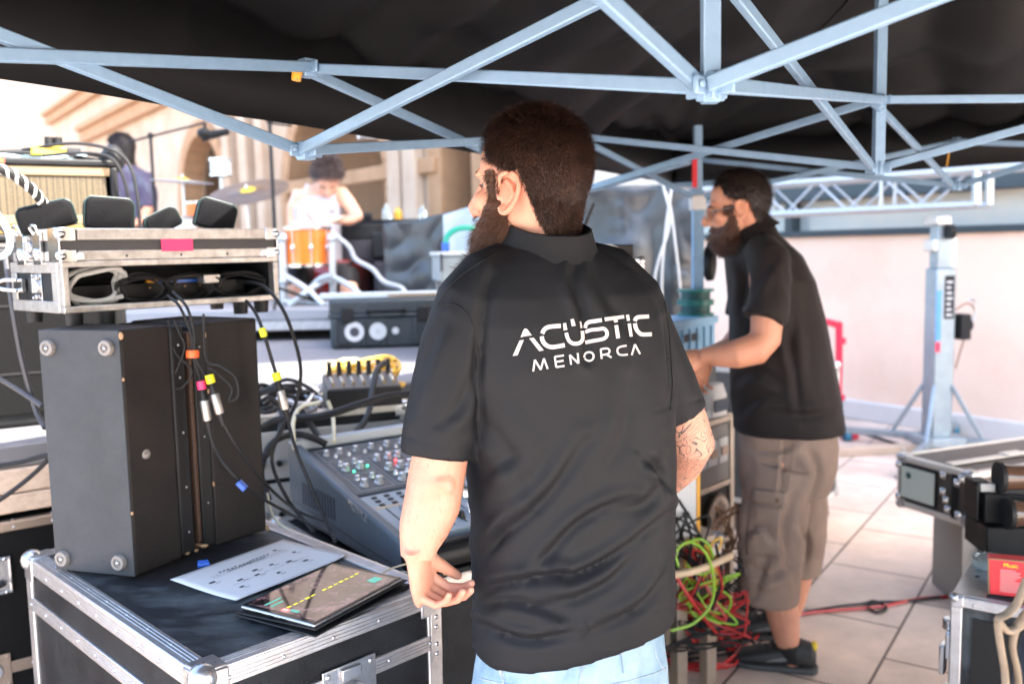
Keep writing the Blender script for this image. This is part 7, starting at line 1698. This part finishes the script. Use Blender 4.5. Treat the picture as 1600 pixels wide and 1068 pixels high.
# ------------------------------------------------------------------ cables on the ground by the shorts
FL = [('red', M_redc, .0055), ('black', M_rub, .006), ('lime', M_grnc, .0065)]
def floor_cables():
    r = random.Random(12)
    c = G(1110, 985, 0); gl = 'cables heaped on the ground by the rack'
    labs = {'red': ['bright red cable coiled at the front of the heap beside the jeans', 'red cable loops in the middle of the heap below the rack', 'red cable loops lying furthest back in the heap'],
            'black': ['black cable loops under the red ones by the jeans', 'black cable loops beside the black shoe', 'black cable loops at the foot of the rack', 'thin black cable loops behind the heap']}
    spots = [('red', 1090, 1030, .16, .12, 26), ('red', 1110, 985, .20, .14, 24), ('red', 1090, 950, .16, .12, 20), ('black', 1085, 1010, .24, .14, 30), ('black', 1140, 960, .18, .16, 24), ('black', 1110, 930, .20, .15, 26), ('black', 1150, 915, .16, .14, 18)]
    cnt = {'red': 0, 'black': 0}
    for nm, px, py, rx, ry, n in spots:
        p = G(px, py, 0.012); o = tangle(nm+'_cable', labs[nm][cnt[nm]], p, rx, ry, .035, n, .0055, M_redc if nm == 'red' else M_rub, 100+px, None, gl); cnt[nm] += 1
    cable('lime_cable', [P(1048, 985, 2.7), P(1085, 972, 2.72), P(1112, 940, 2.74), P(1114, 895, 2.74), P(1100, 860, 2.74), P(1076, 846, 2.75), P(1056, 862, 2.74), P(1060, 885, 2.73)], .0048, M_grnc, 'lime green cable snaking up from the heap beside the jeans', group='lime cables')
    cable('lime_cable', [P(1070, 848, 2.8), P(1095, 842, 2.8), P(1112, 860, 2.8), P(1110, 890, 2.8), P(1090, 896, 2.8), P(1072, 880, 2.8)], .0045, M_grnc, 'second lime green cable loop hanging in front of the rack', group='lime cables')
    cable('red_cable', [P(1050, 890, 2.76), P(1075, 930, 2.75), P(1100, 965, 2.8), P(1130, 1000, 2.9)], .006, M_redc, 'red cable hanging down in front of the aluminium case')
    cable('wooden_strip', [P(1040, 900, 2.70), P(1090, 890, 2.72), P(1142, 868, 2.85)], .012, mat('pale_strap', (.62, .45, .28), .6), 'pale tan strap stretched across the front of the rack', 'strap')
    for i, pts in enumerate(([(1068, 800), (1080, 840), (1076, 880)], [(1060, 780), (1090, 830), (1100, 880), (1085, 930)], [(1118, 850), (1128, 900), (1110, 960)])):
        cable('hanging_cable', [P(x, y, 2.82) for x, y in pts], .005, M_rub, ['short black cable hanging at the left of the rack opening', 'long black cable hanging through the rack opening', 'black cable hanging at the right of the rack opening'][i], group='black cables hanging in the rack')
    for i, (px, py, Y, rx, rz, m, lab) in enumerate(((1085, 905, 2.84, .10, .13, M_redc, 'thin red cable loops hanging inside the bare frame'), (1120, 900, 2.95, .09, .12, M_rub, 'thin black cable loops hanging between the frame and the shorts'), (1075, 850, 2.84, .08, .10, M_rub, 'black cable loops on top of the bare frame'), (1130, 830, 3.05, .06, .10, mat('brown_cable2', (.20, .10, .05), .5), 'brown cable loops in front of the fan'), (1118, 960, 2.9, .12, .10, M_redc, 'thin red cable loops standing up at the foot of the rack'), (1098, 880, 2.86, .07, .11, M_yelc, 'thin yellow cable loops among the black ones by the frame'), (1105, 935, 2.84, .11, .09, M_grnc, 'thin lime cable loops low in the red heap'), (1095, 990, 2.86, .13, .06, M_rub, 'thin black cable loops in front of the red heap'))):
        c_ = P(px, py, Y); q = random.Random(300+i); pts = [c_+Vector((rx*q.uniform(-1, 1), .04*q.uniform(-1, 1), rz*math.sin(k*1.3)*q.uniform(.5, 1))) for k in range(20)]
        cable('loose_cable', pts, .0038, m, lab, group='loose cables in front of the rack')
    g = lambda *q: [G(x, y, .008) for x, y in q]
    cable('floor_cable', g((1120, 1000), (1180, 975), (1262, 957), (1340, 950), (1376, 947), (1400, 942), (1440, 934), (1500, 930), (1560, 926)), .006, M_redc, 'long red cable crossing the paving to the right hand cases')
    cable('floor_cable', g((1100, 960), (1180, 985), (1240, 960), (1300, 948), (1350, 942), (1366, 938), (1385, 948), (1372, 956), (1356, 948), (1370, 940), (1420, 938), (1500, 928), (1560, 924)), .0055, M_rub, 'long black cable with a knot crossing the paving beside the red one')
    cable('floor_cable', g((1150, 980), (1180, 950), (1200, 930), (1230, 925), (1262, 930)), .006, M_rub, 'black cable passing under the man\'s raised heel')
floor_cables()
def rear_case():
    M = frame(Vector((1.44, 4.36, 0)), 50)
    t = flight_case('wheeled_case', 'tall grey wheeled road case behind the man in shorts', 'flight case', M, .46, .62, .15, .86, .026, (), mat('dark_grey_panel', (.075, .08, .085), .5, 0, (.10, .11, .11), 4, .5), mat('pale_trim', (.62, .64, .62), .4, .3), .022)
    for x in (.06, .40):
        for y in (.08, .54):
            k = part('castor', MB(M).cyl((x-.02, y, .052), (x+.02, y, .052), .052, .052, 24), mat('blue_black_wheel', (.01, .015, .03), .5) if 'blue_black_wheel' not in MATS else MATS['blue_black_wheel'], t, bevel=.004)
            part('hub', MB(M).cyl((x-.023, y, .052), (x+.023, y, .052), .026, .026, 18), mat('blue_hub', (.25, .35, .6), .4) if 'blue_hub' not in MATS else MATS['blue_hub'], k); part('fork', MB(M).box((x-.03, y-.02, .09), (x+.03, y+.02, .15)).box((x-.030, y-.016, .05), (x-.024, y+.016, .1)).box((x+.024, y-.016, .05), (x+.030, y+.016, .1)), M_zinc, k)
rear_case()
# thin things on the ground near the tower
cable('floor_cable', [G(x, y, .01) for x, y in ((1290, 690), (1330, 672), (1360, 680), (1420, 700), (1440, 712))], .012, M_rub, 'black cable on the bright paving between the barrier and the tower')
def boards():
    a = G(1300, 712, 0); b = G(1440, 705, 0); t = part('batten', MB().bar(a+Vector((0, 0, .03)), b+Vector((0, 0, .03)), .09, .055), M_wood, None, bevel=.005); tag(t, 'pale wooden batten lying on the paving in front of the tower', 'batten')
boards()
# ------------------------------------------------------------------ right hand cases
def right_cases():
    M = frame(Vector((1.735, 3.33, 0)), 22)
    w = thing('floor_monitor', 'grey wedge shaped floor monitor under the right hand rack case', 'speaker', M @ Vector((.4, .2, 0)))
    Q = frame(Vector((1.80, 3.50, 0)), -5)
    part('cabinet', MB(Q).hexa([(0, 0, 0), (.9, 0, 0), (.9, .32, 0), (0, .32, 0), (0.0, .02, .395), (.9, .02, .395), (.9, .32, .395), (0, .32, .395)]), mat('warm_grey_board', (.22, .20, .18), .6, 0, (.27, .25, .22), 8, .5), w, bevel=.004)
    part('driver', MB(Q).lathe([(.21, 0), (.20, .02), (.17, .02), (.06, -.0), (.0, .01)], (.26, -.008, .17), (0, -1, 0), 36), M_rub, w)
    L, W, z0, z1 = .80, .36, .40, .615
    t = flight_case('road_case', 'low flight case with a label card on its end, right of the floor tiles', 'flight case', M, L, W, z0, z1, .024, (), mat('brown_grey_panel', (.07, .058, .05), .5, 0, (.09, .075, .065), 6, .5), mat('cream_aluminium', (.66, .62, .56), .4, .4), .02)
    part('lid_rail', MB(M).box((.026, .11, z1+.002), (L-.026, .145, z1+.010)), MATS['cream_aluminium'], t, bevel=.002)
    part('handle_tab', MB(M).box((.32, .10, z1+.0105), (.42, .15, z1+.018)), MATS['cream_aluminium'], t, bevel=.003)
    f = part('card_frame', MB(M).box((-.006, .155, z0+.035), (-.0025, .345, z1-.03)), M_blk, t, bevel=.002)
    c = part('label_card', MB(M).box((-.0085, .165, z0+.045), (-.0062, .335, z1-.04)), mat('greenish_card', (.55, .62, .55), .4), f); part('label_logo', MB(M).cyl((-.0088, .295, z1-.075), (-.0098, .295, z1-.075), .014, .010, 16), mat('dark_green_print', (.05, .12, .11), .5), c)
    part('black_band', MB(M).box((-.0055, .055, z0+.02), (-.0024, .085, z1-.02)), M_blk, t)
    for y, z in ((.125, z1-.035), (.125, z1-.10), (.10, z0+.05), (.06, z1-.05), (.04, z1-.03), (.05, z0+.04), (.11, z0+.085), (.350, z0+.04), (.350, z1-.04)):
        part('catch', MB(M).box((-.010, y-.014, z-.014), (-.003, y+.014, z+.014)).ell((-.012, y, z), (.007, .010, .010), None, 10, 8), M_chrome, t, bevel=.002)
    # foreground case
    F = frame(Vector((1.105, 2.20, 0)), -36); L, W, z1 = .62, .54, .60
    fcz = flight_case('open_flight_case', 'flight case with chrome catches in the lower right corner', 'flight case', F, L, W, .06, z1, .026, (), M_lam2, M_alu, .014, grooves=True)
    part('painted_recess', MB(F).box((.05, -.0022, .08), (L-.05, .0, z1-.05)), mat('recess_black', (.004, .004, .004), .7), fcz)
    part('corner_plate', MB(F).prism([(.004, .006), (.075, .006), (.075, .045), (.06, .24), (.03, .27), (.004, .25)], z1+.002, z1+.005), M_zinc, fcz, bevel=.001)
    part('rivet', MB(F).ell((.035, .16, z1+.005), (.006, .010, .003), None, 10, 6), M_ink, fcz)
    latch(F, (-.002, .10, .42), 'x', fcz, .8); latch(F, (-.002, .09, .20), 'x', fcz, .7)
    part('catch', MB(F).box((-.022, .06, .40), (-.006, .12, .47)).box((-.034, .05, .36), (-.020, .09, .44)).cyl((-.02, .10, .47), (-.02, .10, .50), .016), M_chrome, fcz, bevel=.003)
    part('catch', MB(F).box((-.018, .05, .20), (-.004, .09, .30)).cyl((-.012, .07, .30), (-.012, .07, .33), .012), M_chrome, fcz, bevel=.003)
    c = F @ Vector((.058, .255, z1+.007)); t = thing('tape_roll', 'roll of clear tape lying on the corner plate of the flight case', 'tape roll', c)
    part('tape', MB().lathe([(.036, 0), (.052, 0), (.052, .024), (.036, .024)], c, (0, 0, 1), 36), M_glass, t); part('core', MB().lathe([(.032, .001), (.036, .001), (.036, .023), (.032, .023)], c, (0, 0, 1), 30), mat('clear_core', (.55, .62, .56), .3), t)
    # red box
    B = F @ Matrix.Translation((.080, .050, z1+.003)) @ Matrix.Rotation(math.radians(12), 4, 'Z'); b = thing('red_box', 'red cardboard box with white print on the flight case', 'box', B @ Vector((.08, .03, 0)))
    part('carton', MB(B).hexa([(0, 0, 0), (.15, 0, 0), (.15, .06, 0), (0, .06, 0), (-.004, .008, .090), (.15, .008, .093), (.15, .06, .092), (-.004, .06, .088)]), mat('red_card', (.72, .025, .035), .5, 0, (.60, .02, .03), 20, .5), b, bevel=.002)
    e = MB(B); e.bar((-.002, -.001, 0), (-.005, .007, .090), .003, .003); e.bar((-.003, .007, .0905), (.15, .007, .0935), .003, .003)
    part('worn_edge', e, M_tan, b)
    pr = MB(B); rr = random.Random(5)
    for i in range(12):
        z = .012+i*.0048; y = -.0010+.008*z/.09
        pr.box((.022, y-.0008, z), (.055+.014*rr.random(), y, z+.0012))
    part('print_lines', pr, M_sticker, b); part('printed_title', text_mesh('Music', .014, B @ Matrix.Translation((.045, .0052, .078)) @ Matrix.Rotation(math.radians(84), 4, 'X'), .0004), M_tapey, b, smooth=False)
    # stage lights
    S = F @ Matrix.Translation((.03, .345, z1+.004)) @ Matrix.Rotation(math.radians(30), 4, 'Z')
    l = thing('stage_light', 'lower black stage light with two tube lenses on the flight case', 'stage light', S @ Vector((.1, .1, 0)))
    part('base_box', MB(S).box((0, 0, 0), (.34, .16, .085)), M_blk, l, bevel=.004)
    u = part('upper_box', MB(S).box((.0, .02, .092), (.34, .16, .175)), M_blk, l, bevel=.004)
    part('bracket', MB(S).box((-.02, .03, .095), (-.012, .12, .20)).box((-.02, .03, .088), (.05, .12, .0915)).box((-.022, .05, .20), (.02, .10, .205)), M_blk, l, bevel=.002)
    part('white_connector', MB(S).box((-.006, .04, .176), (.035, .08, .20)), M_whitec, l, bevel=.003)
    for z, y in ((.132, -.022), (.220, .04)):
        k = part('lens_tube', MB(S).lathe([(0, .0), (.036, 0), (.040, .006), (.036, .03), (.035, .12), (.040, .16), (0, .16)], (.045, y, z), (1, 0, 0), 32), mat('smoked_brown_glass', (.10, .055, .035), .18, coat=.4) if 'smoked_brown_glass' not in MATS else MATS['smoked_brown_glass'], l)
        part('tube_ring', MB(S).lathe([(.036, -.006), (.044, -.006), (.044, .006), (.036, .006)], (.045, y, z), (1, 0, 0), 30), M_rub, k)
    part('yoke', MB(S).box((.16, .0, .176), (.26, .15, .19)).box((.22, .06, .19), (.26, .14, .30)), M_blk, l, bevel=.004)
    o = tangle('cable_tangle', 'small black cable tangle between the two lens tubes', S @ Vector((.2, .03, .19)), .05, .05, .03, 14, .005, M_rub, 44)
    o = part('cream_clamp', MB(S).ell((.19, -.012, .05), (.018, .012, .022), None, 12, 8).ell((.205, -.012, .07), (.014, .012, .014), None, 12, 8), mat('cream_plastic', (.62, .50, .33), .5), None); tag(o, 'cream plastic clamp on the front of the stage light box', 'clamp')
    # soft bag close to the camera
    g = thing('gig_bag', 'navy bag with beige knotted straps, blurred at the lower right edge', 'bag', (.72, 1.02, 0))
    c = MB(); bx = .735
    c.rings([((bx, 1.06, z), Vector((.11*k, 0, 0)), Vector((0, .09*k, 0)), 2.6) for z, k in ((0, .9), (.05, 1.05), (.5, 1.08), (.85, 1.0), (.96, .95), (1.03, .8), (1.06, .4))], 32)
    part('body', c, mat('navy_cloth', (.012, .018, .03), .8, 0, (.02, .028, .045), 12, .5, .4, 200), g)
    sc = mat('beige_webbing', (.26, .20, .14), .8, 0, (.17, .13, .09), 60, .7, .5, 200)
    for pts, r in (([(1572, 1100), (1570, 1050), (1562, 1000), (1560, 968), (1574, 958), (1590, 940), (1604, 905)], (.0065, .003)), ([(1592, 1100), (1590, 1050), (1582, 1010), (1588, 980), (1604, 955)], (.006, .003)), ([(1558, 968), (1574, 984), (1592, 978), (1602, 966)], (.006, .004))):
        part('strap', MB().tube([P(x, y, .95) for x, y in pts], r, 10, 8), sc, g)
right_cases()
